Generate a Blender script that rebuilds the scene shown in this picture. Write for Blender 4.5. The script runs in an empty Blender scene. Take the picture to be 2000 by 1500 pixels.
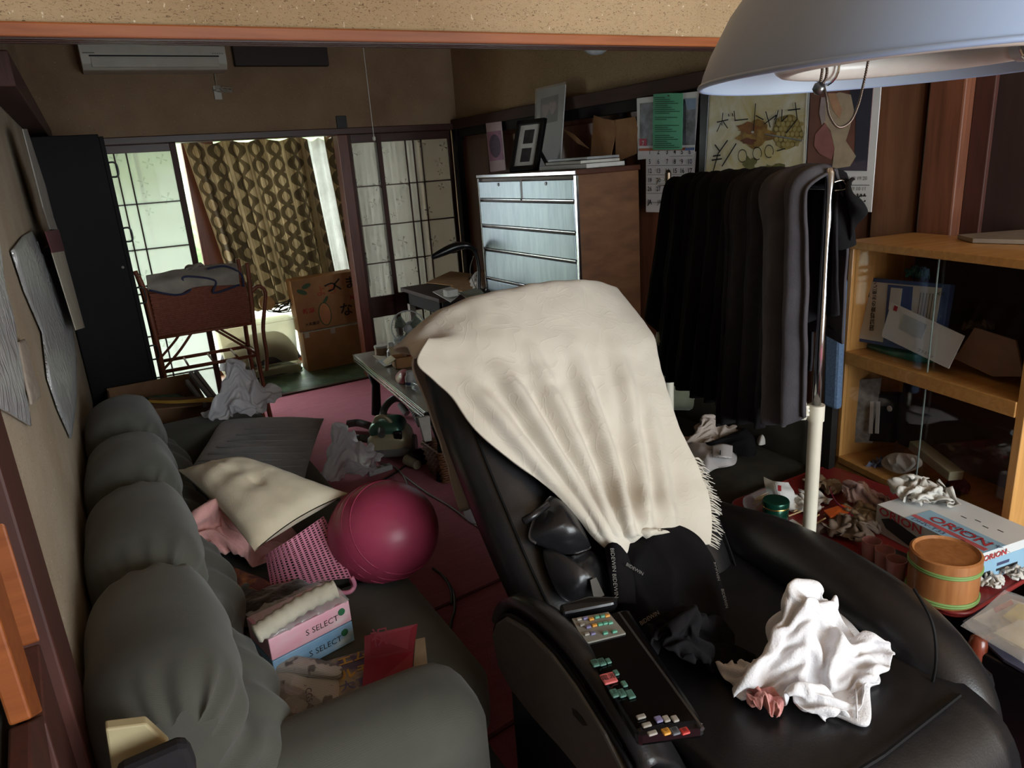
import bpy, bmesh, math, random
from math import sin, cos, pi, radians, sqrt, atan2, hypot
from mathutils import Vector, Matrix, noise

SC = bpy.context.scene
COL = SC.collection

# ------------------------------------------------------------------ camera
YAW, PITCH, ROLL, FPX, EYE = radians(28.64), radians(17.09), radians(-4.10), 1408.0, 1.45
_F = Vector((sin(YAW) * cos(PITCH), cos(YAW) * cos(PITCH), -sin(PITCH)))
_r = Vector((cos(YAW), -sin(YAW), 0))
_u = _r.cross(_F)
CR = _r * cos(ROLL) + _u * sin(ROLL)
CU = _u * cos(ROLL) - _r * sin(ROLL)
cam_data = bpy.data.cameras.new('camera')
cam_data.sensor_width = 36
cam_data.lens = FPX / 2000 * 36
cam_data.clip_start = 0.03
cam = bpy.data.objects.new('camera', cam_data)
COL.objects.link(cam)
cam.matrix_world = Matrix(((CR.x, CU.x, -_F.x, 0), (CR.y, CU.y, -_F.y, 0), (CR.z, CU.z, -_F.z, EYE), (0, 0, 0, 1)))
SC.camera = cam

# ------------------------------------------------------------------ light and exposure
SC.view_settings.view_transform = 'Standard'
SC.view_settings.look = 'None'
SC.view_settings.gamma = 1
SC.view_settings.use_curve_mapping = False
SC.view_settings.exposure = 0.15
world = bpy.data.worlds.new('overcast_sky')
SC.world = world
world.use_nodes = True
_bg = world.node_tree.nodes['Background']
_bg.inputs[0].default_value = (0.90, 0.97, 1.0, 1)
_bg.inputs[1].default_value = 14.0


def portal(name, loc, rot, sx, sy):
    l = bpy.data.lights.new(name, 'AREA')
    l.shape = 'RECTANGLE'
    l.size, l.size_y = sx, sy
    l.cycles.is_portal = True
    o = bpy.data.objects.new(name, l)
    COL.objects.link(o)
    o.location = loc
    o.rotation_euler = rot


portal('window_portal_garden', (1.15, 6.03, 1.0), (radians(-90), 0, 0), 2.7, 1.9)
portal('window_portal_rear', (1.47, -1.78, 1.2), (radians(90), 0, 0), 1.7, 1.6)


# ------------------------------------------------------------------ picture <-> place
def ray(px, py):
    return _F + CR * ((px - 1000) / FPX) + CU * ((750 - py) / FPX)


def P(px, py, x=None, y=None, z=None):
    d = ray(px, py)
    t = x / d.x if x is not None else y / d.y if y is not None else (z - EYE) / d.z
    return Vector((0, 0, EYE)) + d * t


def PP(px, py, o, n):
    """the photo point's ray meets the plane through o with normal n"""
    d = ray(px, py)
    e = Vector((0, 0, EYE))
    return e + d * ((Vector(o) - e).dot(n) / d.dot(n))


def pix(p):
    v = Vector(p) - Vector((0, 0, EYE))
    d = v.dot(_F)
    return 1000 + FPX * v.dot(CR) / d, 750 - FPX * v.dot(CU) / d


# ------------------------------------------------------------------ materials
def lin(c):
    f = lambda v: v / 12.92 if v <= 0.04045 else ((v + 0.055) / 1.055) ** 2.4
    return tuple(f(v / 255) for v in c) + (1,)


MATS = {}


class NT:
    def __init__(s, name):
        s.m = bpy.data.materials.new(name)
        s.m.use_nodes = True
        s.t = s.m.node_tree
        s.b = s.t.nodes['Principled BSDF']
        s.out = s.t.nodes['Material Output']
        MATS[name] = s.m

    def n(s, typ, **kw):
        nd = s.t.nodes.new(typ)
        for k, v in kw.items():
            if k.startswith('i_'):
                nd.inputs[k[2:].replace('_', ' ')].default_value = v
            else:
                setattr(nd, k, v)
        return nd

    def l(s, a, b):
        s.t.links.new(a, b)

    def coord(s, scale=(1, 1, 1), rot=(0, 0, 0)):
        tc = s.n('ShaderNodeTexCoord')
        mp = s.n('ShaderNodeMapping')
        mp.inputs['Scale'].default_value = scale
        mp.inputs['Rotation'].default_value = rot
        s.l(tc.outputs['Object'], mp.inputs[0])
        return mp.outputs[0]

    def noise(s, co, scale, detail=4, rough=.55, dist=0):
        nd = s.n('ShaderNodeTexNoise')
        nd.inputs['Scale'].default_value = scale
        nd.inputs['Detail'].default_value = detail
        nd.inputs['Roughness'].default_value = rough
        nd.inputs['Distortion'].default_value = dist
        s.l(co, nd.inputs['Vector'])
        return nd.outputs['Fac']

    def ramp(s, fac, stops):
        nd = s.n('ShaderNodeValToRGB')
        el = nd.color_ramp.elements
        while len(el) < len(stops):
            el.new(.5)
        for e, (p, c) in zip(el, stops):
            e.position = p
            e.color = c if len(c) == 4 else lin(c)
        s.l(fac, nd.inputs[0])
        return nd.outputs[0]

    def mix(s, fac, a, b, mode='MIX'):
        nd = s.n('ShaderNodeMix', data_type='RGBA', blend_type=mode)
        for sock, v in ((nd.inputs[0], fac), (nd.inputs[6], a), (nd.inputs[7], b)):
            if isinstance(v, (int, float)):
                sock.default_value = v
            elif isinstance(v, tuple):
                sock.default_value = v if len(v) == 4 else lin(v)
            else:
                s.l(v, sock)
        return nd.outputs[2]

    def bump(s, h, strength=.3, dist=.01):
        nd = s.n('ShaderNodeBump')
        nd.inputs['Strength'].default_value = strength
        nd.inputs['Distance'].default_value = dist
        s.l(h, nd.inputs['Height'])
        s.l(nd.outputs[0], s.b.inputs['Normal'])

    def base(s, v):
        if isinstance(v, tuple):
            s.b.inputs['Base Color'].default_value = v if len(v) == 4 else lin(v)
        else:
            s.l(v, s.b.inputs['Base Color'])


def mat(name, c1, c2=None, scale=15, rough=.75, metal=0, bump=0, bscale=None, stretch=(1, 1, 1), detail=4,
        translucent=0, see=0, sheen=0, coat=0, spec=.5, contrast=.2):
    """one surface: two tones mixed by noise, fine relief, optional light passing through"""
    if name in MATS:
        return MATS[name]
    s = NT(name)
    co = s.coord(stretch)
    c2 = c2 or tuple(max(0, v * .86) for v in c1)
    n = s.noise(co, scale, detail)
    colr = s.ramp(n, [(.5 - contrast, c1), (.5 + contrast, c2)])
    s.base(colr)
    s.b.inputs['Roughness'].default_value = rough
    s.b.inputs['Metallic'].default_value = metal
    s.b.inputs['Specular IOR Level'].default_value = spec
    if sheen:
        s.b.inputs['Sheen Weight'].default_value = sheen
    if coat:
        s.b.inputs['Coat Weight'].default_value = coat
        s.b.inputs['Coat Roughness'].default_value = .12
    if bump:
        s.bump(s.noise(co, bscale or scale * 4, 3), bump, .004)
    if translucent or see:
        cur = s.b.outputs[0]
        if translucent:
            tr = s.n('ShaderNodeBsdfTranslucent')
            s.l(colr, tr.inputs[0])
            mx = s.n('ShaderNodeMixShader')
            mx.inputs[0].default_value = translucent
            s.l(cur, mx.inputs[1])
            s.l(tr.outputs[0], mx.inputs[2])
            cur = mx.outputs[0]
        if see:
            tp = s.n('ShaderNodeBsdfTransparent')
            mx = s.n('ShaderNodeMixShader')
            mx.inputs[0].default_value = see
            s.l(cur, mx.inputs[1])
            s.l(tp.outputs[0], mx.inputs[2])
            cur = mx.outputs[0]
        s.l(cur, s.out.inputs[0])
    return s.m


def wood(name, c1, c2, axis=2, scale=6, rough=.45, coat=0):
    if name in MATS:
        return MATS[name]
    s = NT(name)
    st = [9, 9, 9]
    st[axis] = .7
    co = s.coord(tuple(st))
    n = s.noise(co, scale, 5, .6, .6)
    s.base(s.ramp(n, [(.3, c1), (.7, c2)]))
    s.b.inputs['Roughness'].default_value = rough
    if coat:
        s.b.inputs['Coat Weight'].default_value = coat
    s.bump(n, .08, .003)
    return s.m


# ------------------------------------------------------------------ mesh building
class MB:
    def __init__(s):
        s.v, s.f, s.mi = [], [], []
        s.cur = 0

    def add(s, vs, fs):
        o = len(s.v)
        s.v += [Vector(p) for p in vs]
        s.f += [tuple(i + o for i in f) for f in fs]
        s.mi += [s.cur] * len(fs)
        return s

    def box(s, a, b, M=None):
        (x0, y0, z0), (x1, y1, z1) = a, b
        vs = [Vector(p) for p in ((x0, y0, z0), (x1, y0, z0), (x1, y1, z0), (x0, y1, z0), (x0, y0, z1), (x1, y0, z1), (x1, y1, z1), (x0, y1, z1))]
        if M:
            vs = [M @ p for p in vs]
        return s.add(vs, [(0, 3, 2, 1), (4, 5, 6, 7), (0, 1, 5, 4), (1, 2, 6, 5), (2, 3, 7, 6), (3, 0, 4, 7)])

    def bar(s, p, q, w, h=None, up=(0, 0, 1)):
        """a rectangular bar from p to q"""
        p, q = Vector(p), Vector(q)
        h = h or w
        d = (q - p).normalized()
        u = Vector(up)
        if abs(d.dot(u)) > .95:
            u = Vector((0, 1, 0))
        a = d.cross(u).normalized()
        b = a.cross(d)
        vs = [e + a * sx * w / 2 + b * sy * h / 2 for e in (p, q) for sx, sy in ((-1, -1), (1, -1), (1, 1), (-1, 1))]
        return s.add(vs, [(0, 1, 2, 3), (7, 6, 5, 4), (0, 4, 5, 1), (1, 5, 6, 2), (2, 6, 7, 3), (3, 7, 4, 0)])

    def tube(s, pts, r, n=8, closed=False, cap=True):
        pts = [Vector(p) for p in pts]
        rs = r if isinstance(r, (list, tuple)) else [r] * len(pts)
        m = len(pts)
        ref = None
        vs = []
        for i, p in enumerate(pts):
            if closed:
                d = pts[(i + 1) % m] - pts[i - 1]
            else:
                d = pts[min(i + 1, m - 1)] - pts[max(i - 1, 0)]
            d = d.normalized() if d.length > 1e-9 else Vector((0, 0, 1))
            if ref is None:
                ref = Vector((0, 0, 1)) if abs(d.z) < .9 else Vector((1, 0, 0))
            a = d.cross(ref)
            if a.length < 1e-6:
                a = d.orthogonal()
            a.normalize()
            b = a.cross(d).normalized()
            ref = b
            vs += [p + (a * cos(2 * pi * k / n) + b * sin(2 * pi * k / n)) * rs[i] for k in range(n)]
        fs = []
        for i in range(m if closed else m - 1):
            j = (i + 1) % m
            fs += [(i * n + k, i * n + (k + 1) % n, j * n + (k + 1) % n, j * n + k) for k in range(n)]
        if cap and not closed:
            fs += [tuple(range(n))[::-1], tuple((m - 1) * n + k for k in range(n))]
        return s.add(vs, fs)

    def lathe(s, prof, n=24, M=None, cap=True):
        """profile of (radius, height) turned about z"""
        vs = [Vector((r * cos(2 * pi * k / n), r * sin(2 * pi * k / n), z)) for r, z in prof for k in range(n)]
        if M:
            vs = [M @ p for p in vs]
        fs = []
        for i in range(len(prof) - 1):
            fs += [(i * n + k, i * n + (k + 1) % n, (i + 1) * n + (k + 1) % n, (i + 1) * n + k) for k in range(n)]
        if cap:
            if prof[0][0] > 1e-6:
                fs.append(tuple(range(n))[::-1])
            if prof[-1][0] > 1e-6:
                fs.append(tuple((len(prof) - 1) * n + k for k in range(n)))
        return s.add(vs, fs)

    def cyl(s, p, q, r, n=16):
        return s.tube([p, q], r, n)

    def grid(s, rows, close_u=False):
        nu = len(rows[0])
        vs = [p for r in rows for p in r]
        fs = [(j * nu + i, j * nu + (i + 1) % nu, (j + 1) * nu + (i + 1) % nu, (j + 1) * nu + i)
              for j in range(len(rows) - 1) for i in range(nu if close_u else nu - 1)]
        return s.add(vs, fs)

    def plate(s, pts, th):
        """a flat polygon with thickness th, pushed out on both sides of its own normal"""
        pts = [Vector(p) for p in pts]
        n = Vector()
        for i in range(len(pts)):
            n += pts[i].cross(pts[(i + 1) % len(pts)])
        n.normalize()
        m = len(pts)
        vs = [p + n * th / 2 for p in pts] + [p - n * th / 2 for p in pts]
        fs = [tuple(range(m)), tuple(range(2 * m - 1, m - 1, -1))] + [((i + 1) % m, i, i + m, (i + 1) % m + m) for i in range(m)]
        return s.add(vs, fs)

    def poly(s, pts):
        return s.add(pts, [tuple(range(len(pts)))])

    def build(s, name, m, parent=None, smooth=False, bevel=0, solid=0, sub=0, local=False, angle=40, off=-1):
        me = bpy.data.meshes.new(name)
        o = bpy.data.objects.new(name, me)
        vs = s.v
        if parent is not None:
            if not local:
                iv = WM[parent.name].inverted()
                vs = [iv @ p for p in vs]
            WM[o.name] = WM[parent.name]
        else:
            xs, ys, zs = zip(*vs)
            loc = Vector(((min(xs) + max(xs)) / 2, (min(ys) + max(ys)) / 2, min(zs)))
            vs = [p - loc for p in vs]
            o.location = loc
            WM[o.name] = Matrix.Translation(loc)
        me.from_pydata([tuple(p) for p in vs], [], s.f)
        for mm in (m if isinstance(m, (list, tuple)) else [m]):
            me.materials.append(mm)
        if max(s.mi, default=0) > 0:
            me.polygons.foreach_set('material_index', s.mi)
        COL.objects.link(o)
        if parent is not None:
            o.parent = parent
        if smooth:
            me.polygons.foreach_set('use_smooth', [True] * len(me.polygons))
            if smooth == 'auto':
                me.set_sharp_from_angle(angle=radians(angle))
        if solid:
            md = o.modifiers.new('thickness', 'SOLIDIFY')
            md.thickness = solid
            md.offset = off
        if bevel:
            md = o.modifiers.new('bevel', 'BEVEL')
            md.width = bevel
            md.segments = 2
            md.limit_method = 'ANGLE'
        if sub:
            md = o.modifiers.new('smooth', 'SUBSURF')
            md.levels = md.render_levels = sub
        return o


WM = {}


def tag(o, label, cat, group=None):
    o['label'] = label
    o['category'] = cat
    if group:
        o['group'] = group
    return o


def thing(name, label, cat, loc=(0, 0, 0), rz=0, group=None, M=None):
    o = bpy.data.objects.new(name, None)
    o.empty_display_size = .05
    COL.objects.link(o)
    o.matrix_world = M if M else Matrix.Translation(loc) @ Matrix.Rotation(rz, 4, 'Z')
    WM[o.name] = o.matrix_basis.copy()
    return tag(o, label, cat, group)


def struct(o):
    o['kind'] = 'structure'
    return o


def frame(o, x, y, z=None):
    """a placing matrix from an origin and two (or three) directions"""
    x = Vector(x).normalized()
    y = Vector(y)
    z = (x.cross(y)).normalized() if z is None else Vector(z).normalized()
    y = z.cross(x).normalized()
    return Matrix(((x.x, y.x, z.x, o[0]), (x.y, y.y, z.y, o[1]), (x.z, y.z, z.z, o[2]), (0, 0, 0, 1)))


def lettering(parent, txt, M, size, m, name='lettering', align='LEFT', bold=0, xs=1):
    """flat printed text lying in the frame M (world)"""
    cu = bpy.data.curves.new(name, 'FONT')
    cu.body = txt
    cu.size = size
    cu.align_x = align
    cu.resolution_u = 2
    cu.offset = bold
    t = bpy.data.objects.new('tmp', cu)
    COL.objects.link(t)
    dg = bpy.context.evaluated_depsgraph_get()
    me = bpy.data.meshes.new_from_object(t.evaluated_get(dg))
    bpy.data.objects.remove(t)
    bpy.data.curves.remove(cu)
    me.transform(WM[parent.name].inverted() @ M @ Matrix.Diagonal((xs, 1, 1, 1)))
    me.materials.clear()
    me.materials.append(m)
    o = bpy.data.objects.new(name, me)
    COL.objects.link(o)
    o.parent = parent
    WM[o.name] = WM[parent.name]
    return o


def cr(p0, p1, p2, p3, t):
    return .5 * ((2 * p1) + (p2 - p0) * t + (2 * p0 - 5 * p1 + 4 * p2 - p3) * t * t + (3 * p1 - p0 - 3 * p2 + p3) * t ** 3)


def spline(pts, n, closed=False):
    pts = [Vector(p) for p in pts]
    m = len(pts)
    out = []
    segs = m if closed else m - 1
    cnt = n if closed else n - 1
    for k in range(n):
        s = k / cnt * segs
        i = min(int(s), segs - 1)
        t = s - i
        g = (lambda j: pts[j % m]) if closed else (lambda j: pts[max(0, min(m - 1, j))])
        out.append(cr(g(i - 1), g(i), g(i + 1), g(i + 2), t))
    return out


def surf(ctrl, nu, nv):
    """smooth sheet through a grid of control points: rows of points"""
    rows = [spline(r, nu) for r in ctrl]
    cols = [spline([r[i] for r in rows], nv) for i in range(nu)]
    return [[cols[i][j] for i in range(nu)] for j in range(nv)]


def nz(p, s=1, k=0):
    return noise.noise(Vector(p) * s + Vector((k * 7.3, k * 3.1, k * 1.7)))


def ridge(p, s=1, k=0):
    return 1 - abs(nz(p, s, k)) * 2


def normals(rows):
    h, w = len(rows), len(rows[0])
    out = []
    for j in range(h):
        r = []
        for i in range(w):
            a = rows[j][min(i + 1, w - 1)] - rows[j][max(i - 1, 0)]
            b = rows[min(j + 1, h - 1)][i] - rows[max(j - 1, 0)][i]
            n = a.cross(b)
            r.append(n.normalized() if n.length > 1e-9 else Vector((0, 0, 1)))
        out.append(r)
    return out


def displaced(rows, fn):
    ns = normals(rows)
    h, w = len(rows), len(rows[0])
    return [[rows[j][i] + ns[j][i] * fn(i / (w - 1), j / (h - 1), rows[j][i]) for i in range(w)] for j in range(h)]


def straight(pts, n):
    """points along the closed polyline, corners kept"""
    L = [(pts[(i + 1) % len(pts)] - pts[i]).length for i in range(len(pts))]
    T = sum(L)
    out = []
    for i, p in enumerate(pts):
        m = max(1, round(n * L[i] / T))
        out += [p.lerp(pts[(i + 1) % len(pts)], k / m) for k in range(m)]
    return out


def puff(outline, n, height, amp=.01, freq=14, seed=0, rings=12, na=56, power=2.5, under=0, base=None, crease=0, lobes=0, sharp=False):
    """crumpled heap over a closed outline (world points, roughly in one plane) rising along n"""
    n = Vector(n).normalized()
    b = straight([Vector(p) for p in outline], na) if sharp else spline(outline, na, True)
    na = len(b)
    c = sum(b, Vector()) / na if base is None else Vector(base)
    mb = MB()
    rows = []
    for j in range(rings + 1):
        r = 1 - j / rings * .985
        row = []
        for k in range(na):
            p = c + (b[k] - c) * r
            h = height * (1 - r ** power)
            if lobes:
                h *= 1 + .35 * nz(p, lobes, seed + 5)
            e = min(1, (1 - r) * 5)
            q = nz(p, freq, seed) + .5 * nz(p, freq * 2.3, seed + 1)
            if crease:
                q = crease * (ridge(p, freq, seed) - .5) + (1 - crease) * q
            w = .25 * amp * (1 - e) * nz(p, freq, seed + 2)
            row.append(p + n * (h + amp * q * (.25 + .75 * e)) + Vector((w, w, 0)))
        rows.append(row)
    mb.grid(rows, True)
    top = len(mb.v)
    mb.add([sum(rows[-1], Vector()) / na], [])
    o = rings * na
    mb.f += [(o + k, o + (k + 1) % na, top) for k in range(na)]
    mb.mi += [0] * na
    if under >= 0:
        ub = [p - n * under for p in b]
        o2 = len(mb.v)
        mb.add(ub + [c - n * under], [])
        mb.f += [((k + 1) % na, k, o2 + k, o2 + (k + 1) % na) for k in range(na)] + [(o2 + (k + 1) % na, o2 + k, o2 + na) for k in range(na)]
        mb.mi += [0] * (2 * na)
    return mb


def pillow(M, w, h, t, n=28, dent=0, seed=0, pinch=.12, amp=.004, freq=12, flat=0, sag=0, tuft=True):
    """stuffed cushion in frame M: pointed corners, seam all round, optional centre tuft"""
    mb = MB()
    for sgn in (1, -1):
        rows = []
        for j in range(n + 1):
            row = []
            for i in range(n + 1):
                a, b = 2 * i / n - 1, 2 * j / n - 1
                e = (1 - abs(a) ** 2.4) * (1 - abs(b) ** 2.4)
                z = t / 2 * max(e, 0) ** .5
                x = a * w / 2 * (1 - pinch * (1 - abs(b) ** 2) * abs(a) ** 3)
                y = b * h / 2 * (1 - pinch * (1 - abs(a) ** 2) * abs(b) ** 3)
                if dent and tuft:
                    d = hypot(x, y)
                    z -= dent * math.exp(-(d / (.09 * max(w, h) + .02)) ** 2)
                    z -= dent * .35 * math.exp(-((abs(x) - abs(y)) / .03) ** 2) * math.exp(-d / .12)
                if e > .01:
                    z += amp * (nz((x, y, seed), freq, seed) + .5 * nz((x, y, seed), freq * 2.5, seed)) * min(1, e * 3)
                sg = -sag * ((x / w) ** 2 + (y / h) ** 2)
                row.append(M @ Vector((x, y, sgn * max(z, .0015) + sg)))
            rows.append(row if sgn > 0 else row[::-1])
        mb.grid(rows)
    return mb


def crumple(c, size, seed=0, amp=.3, freq=2.2, sub=3, M=None):
    bm = bmesh.new()
    bmesh.ops.create_icosphere(bm, subdivisions=sub, radius=1)
    mb = MB()
    vs = []
    for v in bm.verts:
        p = v.co.copy()
        k = 1 + amp * (ridge(p, freq, seed) - .5) + amp * .5 * nz(p, freq * 2.4, seed + 3)
        q = Vector((p.x * size[0] * k, p.y * size[1] * k, p.z * size[2] * k))
        vs.append((M.to_3x3() @ q if M else q) + Vector(c))
    mb.add(vs, [tuple(v.index for v in f.verts) for f in bm.faces])
    bm.free()
    return mb


def pxpoly(pts, **k):
    return [P(a, b, **k) for a, b in pts]


def copy_thing(o, loc=None, rz=None, label=None):
    c = o.copy()
    COL.objects.link(c)
    if loc is not None:
        c.location = loc
    if rz is not None:
        c.rotation_euler.z = rz
    if label:
        c['label'] = label
    for ch in list(o.children):
        d = ch.copy()
        COL.objects.link(d)
        d.parent = c
        for g in list(ch.children):
            e = g.copy()
            COL.objects.link(e)
            e.parent = d
    return c


# two crumpled cloth shapes, found by letting a gathered cloth fall on a plane
def drop_cloth(nx, ny, W, H, squeeze, z0, wave, pin, bend, frames):
    flat = [((i / nx - .5) * W, (j / ny - .5) * H, z0) for j in range(ny + 1) for i in range(nx + 1)]
    start = []
    for x, y, z in flat:
        z += wave * sin(x * 55 + 1.3 * sin(y * 20)) + .02 * noise.noise(Vector((x * 14, y * 14, 1))) + wave * .66 * sin(y * 30)
        start.append((x * squeeze[0], y * squeeze[1] + .02 * sin(x * 30), z))
    me = bpy.data.meshes.new('cloth_trial')
    me.from_pydata(flat, [], [(j * (nx + 1) + i, j * (nx + 1) + i + 1, (j + 1) * (nx + 1) + i + 1, (j + 1) * (nx + 1) + i) for j in range(ny) for i in range(nx)])
    o = bpy.data.objects.new('cloth_trial', me)
    COL.objects.link(o)
    rest = o.shape_key_add(name='Basis')
    k = o.shape_key_add(name='start')
    for n, c in enumerate(start):
        k.data[n].co = c
    k.value = 1
    vg = o.vertex_groups.new(name='pin')
    pi_, pj = int(nx * pin[0]), int(ny * pin[1])
    vg.add([j * (nx + 1) + i for j in range(pj - 1, pj + 2) for i in range(pi_ - 2, pi_ + 3)], 1, 'REPLACE')
    pm = bpy.data.meshes.new('plane_trial')
    pm.from_pydata([(-2, -2, 0), (2, -2, 0), (2, 2, 0), (-2, 2, 0)], [], [(0, 1, 2, 3)])
    pl = bpy.data.objects.new('plane_trial', pm)
    COL.objects.link(pl)
    pl.modifiers.new('collision', 'COLLISION')
    pl.collision.thickness_outer = .003
    pl.collision.cloth_friction = 30
    md = o.modifiers.new('cloth', 'CLOTH')
    st = md.settings
    st.quality = 4
    st.mass = .15
    st.tension_stiffness = st.compression_stiffness = 12
    st.shear_stiffness = 4
    st.bending_stiffness = bend
    st.vertex_group_mass = 'pin'
    st.rest_shape_key = rest
    st.air_damping = 2
    cs = md.collision_settings
    cs.use_self_collision = True
    cs.self_distance_min = .007
    cs.distance_min = .003
    cs.collision_quality = 2
    md.point_cache.frame_end = frames
    for f in range(1, frames + 1):
        SC.frame_set(f)
    ev = o.evaluated_get(bpy.context.evaluated_depsgraph_get())
    vs = [v.co.copy() for v in ev.data.vertices]
    bpy.data.objects.remove(o)
    bpy.data.objects.remove(pl)
    SC.frame_set(1)
    cx = (min(v.x for v in vs) + max(v.x for v in vs)) / 2
    cy = (min(v.y for v in vs) + max(v.y for v in vs)) / 2
    cz = min(v.z for v in vs)
    return [[vs[j * (nx + 1) + i] - Vector((cx, cy, cz)) for i in range(nx + 1)] for j in range(ny + 1)]


def cloth(data, M, sc=(1, 1, 1)):
    """crumpled cloth placed by matrix M and scaled"""
    return MB().grid([[M @ Vector((p.x * sc[0], p.y * sc[1], p.z * sc[2])) for p in r] for r in data])


CLOTH_HEAP = drop_cloth(38, 34, .52, .44, (.90, .92), .14, .012, (.40, .72), .7, 48)
CLOTH_BALL = drop_cloth(24, 24, .50, .46, (.6, .6), .07, .03, (.5, .5), .6, 40)

INK = mat('black_ink', (22, 22, 24), (30, 30, 30), rough=.8)
WHITE_INK = mat('white_print', (200, 200, 198), rough=.8)
RED_INK = mat('red_print', (170, 40, 48), rough=.8)
PAPER = mat('white_paper', (196, 194, 188), (184, 181, 174), 30, .85)
# ================================================================== THE ROOM
XL, XR, YB, YF = -0.17, 2.43, 5.0, 1.45   # left wall, right wall, far wall, partition
ZL = 1.69                                  # underside of the lintels


def plaster(name, c1, c2, fleck, spark, big=1.6, fl=.36):
    s = NT(name)
    co = s.coord()
    a = s.noise(co, 1.7 * big, 5, .6)
    base = s.ramp(a, [(.3, c1), (.7, c2)])
    b = s.noise(s.coord((1, 1, 2.2)), 130, 3, .7, 1.5)
    fm = s.ramp(b, [(fl, (1, 1, 1, 1)), (fl + .06, (0, 0, 0, 1))])
    c = s.mix(fm, base, fleck)
    v = s.noise(s.coord((1.3, 1, 1)), 95, 2, .5)
    sm = s.ramp(v, [(.70, (0, 0, 0, 1)), (.74, (1, 1, 1, 1))])
    s.base(s.mix(sm, c, spark))
    s.b.inputs['Roughness'].default_value = .9
    s.bump(b, .5, .004)
    return s.m


PL_NEAR = plaster('flecked_plaster', (176, 152, 118), (158, 134, 100), (96, 74, 50), (206, 190, 164))
PL_FAR = plaster('aged_brown_plaster', (158, 132, 104), (128, 102, 78), (104, 80, 60), (176, 156, 130), 1.3, .33)
PL_LEFT = plaster('grey_brown_plaster', (176, 164, 144), (152, 134, 110), (116, 100, 82), (196, 186, 168), 1.5, .33)
W_ORANGE = wood('varnished_orange_wood', (150, 84, 38), (122, 62, 24), 0, 5, .5, .1)
W_DARK = wood('dark_red_wood', (74, 36, 26), (52, 26, 20), 2, 6, .6)
W_DARKX = wood('dark_red_wood_rail', (72, 36, 27), (52, 27, 21), 0, 6, .4)
W_POST = wood('reddish_post_wood', (112, 58, 38), (84, 42, 28), 2, 6, .4)
W_BLACK = mat('blackened_wood', (24, 20, 20), (31, 27, 25), 20, .75, spec=.2)
W_PANEL = wood('brown_veneer', (110, 70, 42), (86, 52, 30), 2, 3, .5)
W_PANEL2 = wood('red_brown_veneer', (124, 76, 52), (98, 58, 40), 2, 3, .5)


def carpet():
    s = NT('maroon_carpet')
    co = s.coord()
    n = s.noise(co, 260, 3, .7)
    w = s.noise(s.coord((1, 7, 1)), 9, 4)
    c = s.ramp(n, [(.3, (188, 104, 118)), (.7, (156, 80, 96))])
    s.base(s.mix(s.ramp(w, [(.35, (0, 0, 0, 1)), (.8, (.5, .5, .5, 1))]), c, (136, 68, 84)))
    s.b.inputs['Roughness'].default_value = .95
    s.b.inputs['Sheen Weight'].default_value = .08
    s.bump(n, .7, .004)
    return s.m


CARPET = carpet()
struct(MB().box((XL - .1, -1.9, -.08), (3.2, YB, 0)).build('floor', CARPET))
BOARD = wood('veranda_boards', (120, 84, 54), (96, 62, 40), 0, 4, .35)
struct(MB().box((XL - .1, YB, -.08), (2.6, 6.05, -.006)).build('floor_veranda', BOARD))
# carpet seams: low ridges running along the room
RUG = mat('carpet_edge', (112, 54, 68), (96, 46, 60), 60, .95)
for k, (a, b) in enumerate((((.62, 1.42), (2.0, 1.62)), ((.6, 2.02), (1.35, 2.10)))):
    struct(MB().bar((a[0], a[1], .001), (b[0], b[1], .001), .012, .008).build('trim_%d' % (k + 20), RUG))

# ---- left wall
struct(MB().box((XL - .1, 1.15, 0), (XL, YB, 2.4)).build('wall_left', PL_LEFT))
struct(MB().box((XL, 2.3, 1.715), (XL + .075, YB, 1.80)).build('trim_1', W_DARK, bevel=.004))
# post where the plaster ends, beside the camera
struct(MB().box((XL - .1, 1.03, 0), (XL + .012, 1.15, 2.4)).build('trim_2', W_DARK, bevel=.004))
# open lattice door in front of the post
d2 = MB().box((XL - .06, -.2, .0), (XL - .035, 1.03, 2.0)).build('door_2', mat('door_grey_board', (96, 92, 82), (80, 76, 68), 12, .8))
struct(d2)
for pts in (((-60, 790), (-46, 790), (83, 1250), (60, 1258), (-10, 1035)), ((-60, 1030), (-46, 1040), (64, 1397), (40, 1411), (-30, 1200))):
    MB().plate([P(a, b, x=XL - .012) for a, b in pts], .022).build('door_stile', W_ORANGE, d2, bevel=.003)
for pts in (((58, 1262), (84, 1254), (150, 1500), (112, 1560), (70, 1420)), ((38, 1416), (64, 1402), (90, 1560), (36, 1600))):
    MB().plate([P(a, b, x=XL - .014) for a, b in pts], .022).build('door_stile', W_DARK, d2, bevel=.003)

struct(MB().box((XL - .1, -1.9, 2.0), (XL, 1.03, 2.4)).build('wall_left_near', PL_NEAR))
struct(MB().box((XL - .1, -1.9, 0), (XL, -.2, 2.0)).build('wall_left_rear', PL_NEAR))

# ---- far wall
struct(MB().box((XL, YB, 1.73), (XR, YB + .08, 2.4)).build('wall_back', PL_FAR))
struct(MB().box((XL, YB - .03, 1.700), (XR, YB + .10, 1.742)).build('trim_3', W_DARKX, bevel=.004))
struct(MB().box((XL, YB - .01, -.02), (XR, YB + .10, .012)).build('trim_4', W_DARKX, bevel=.003))
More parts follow.
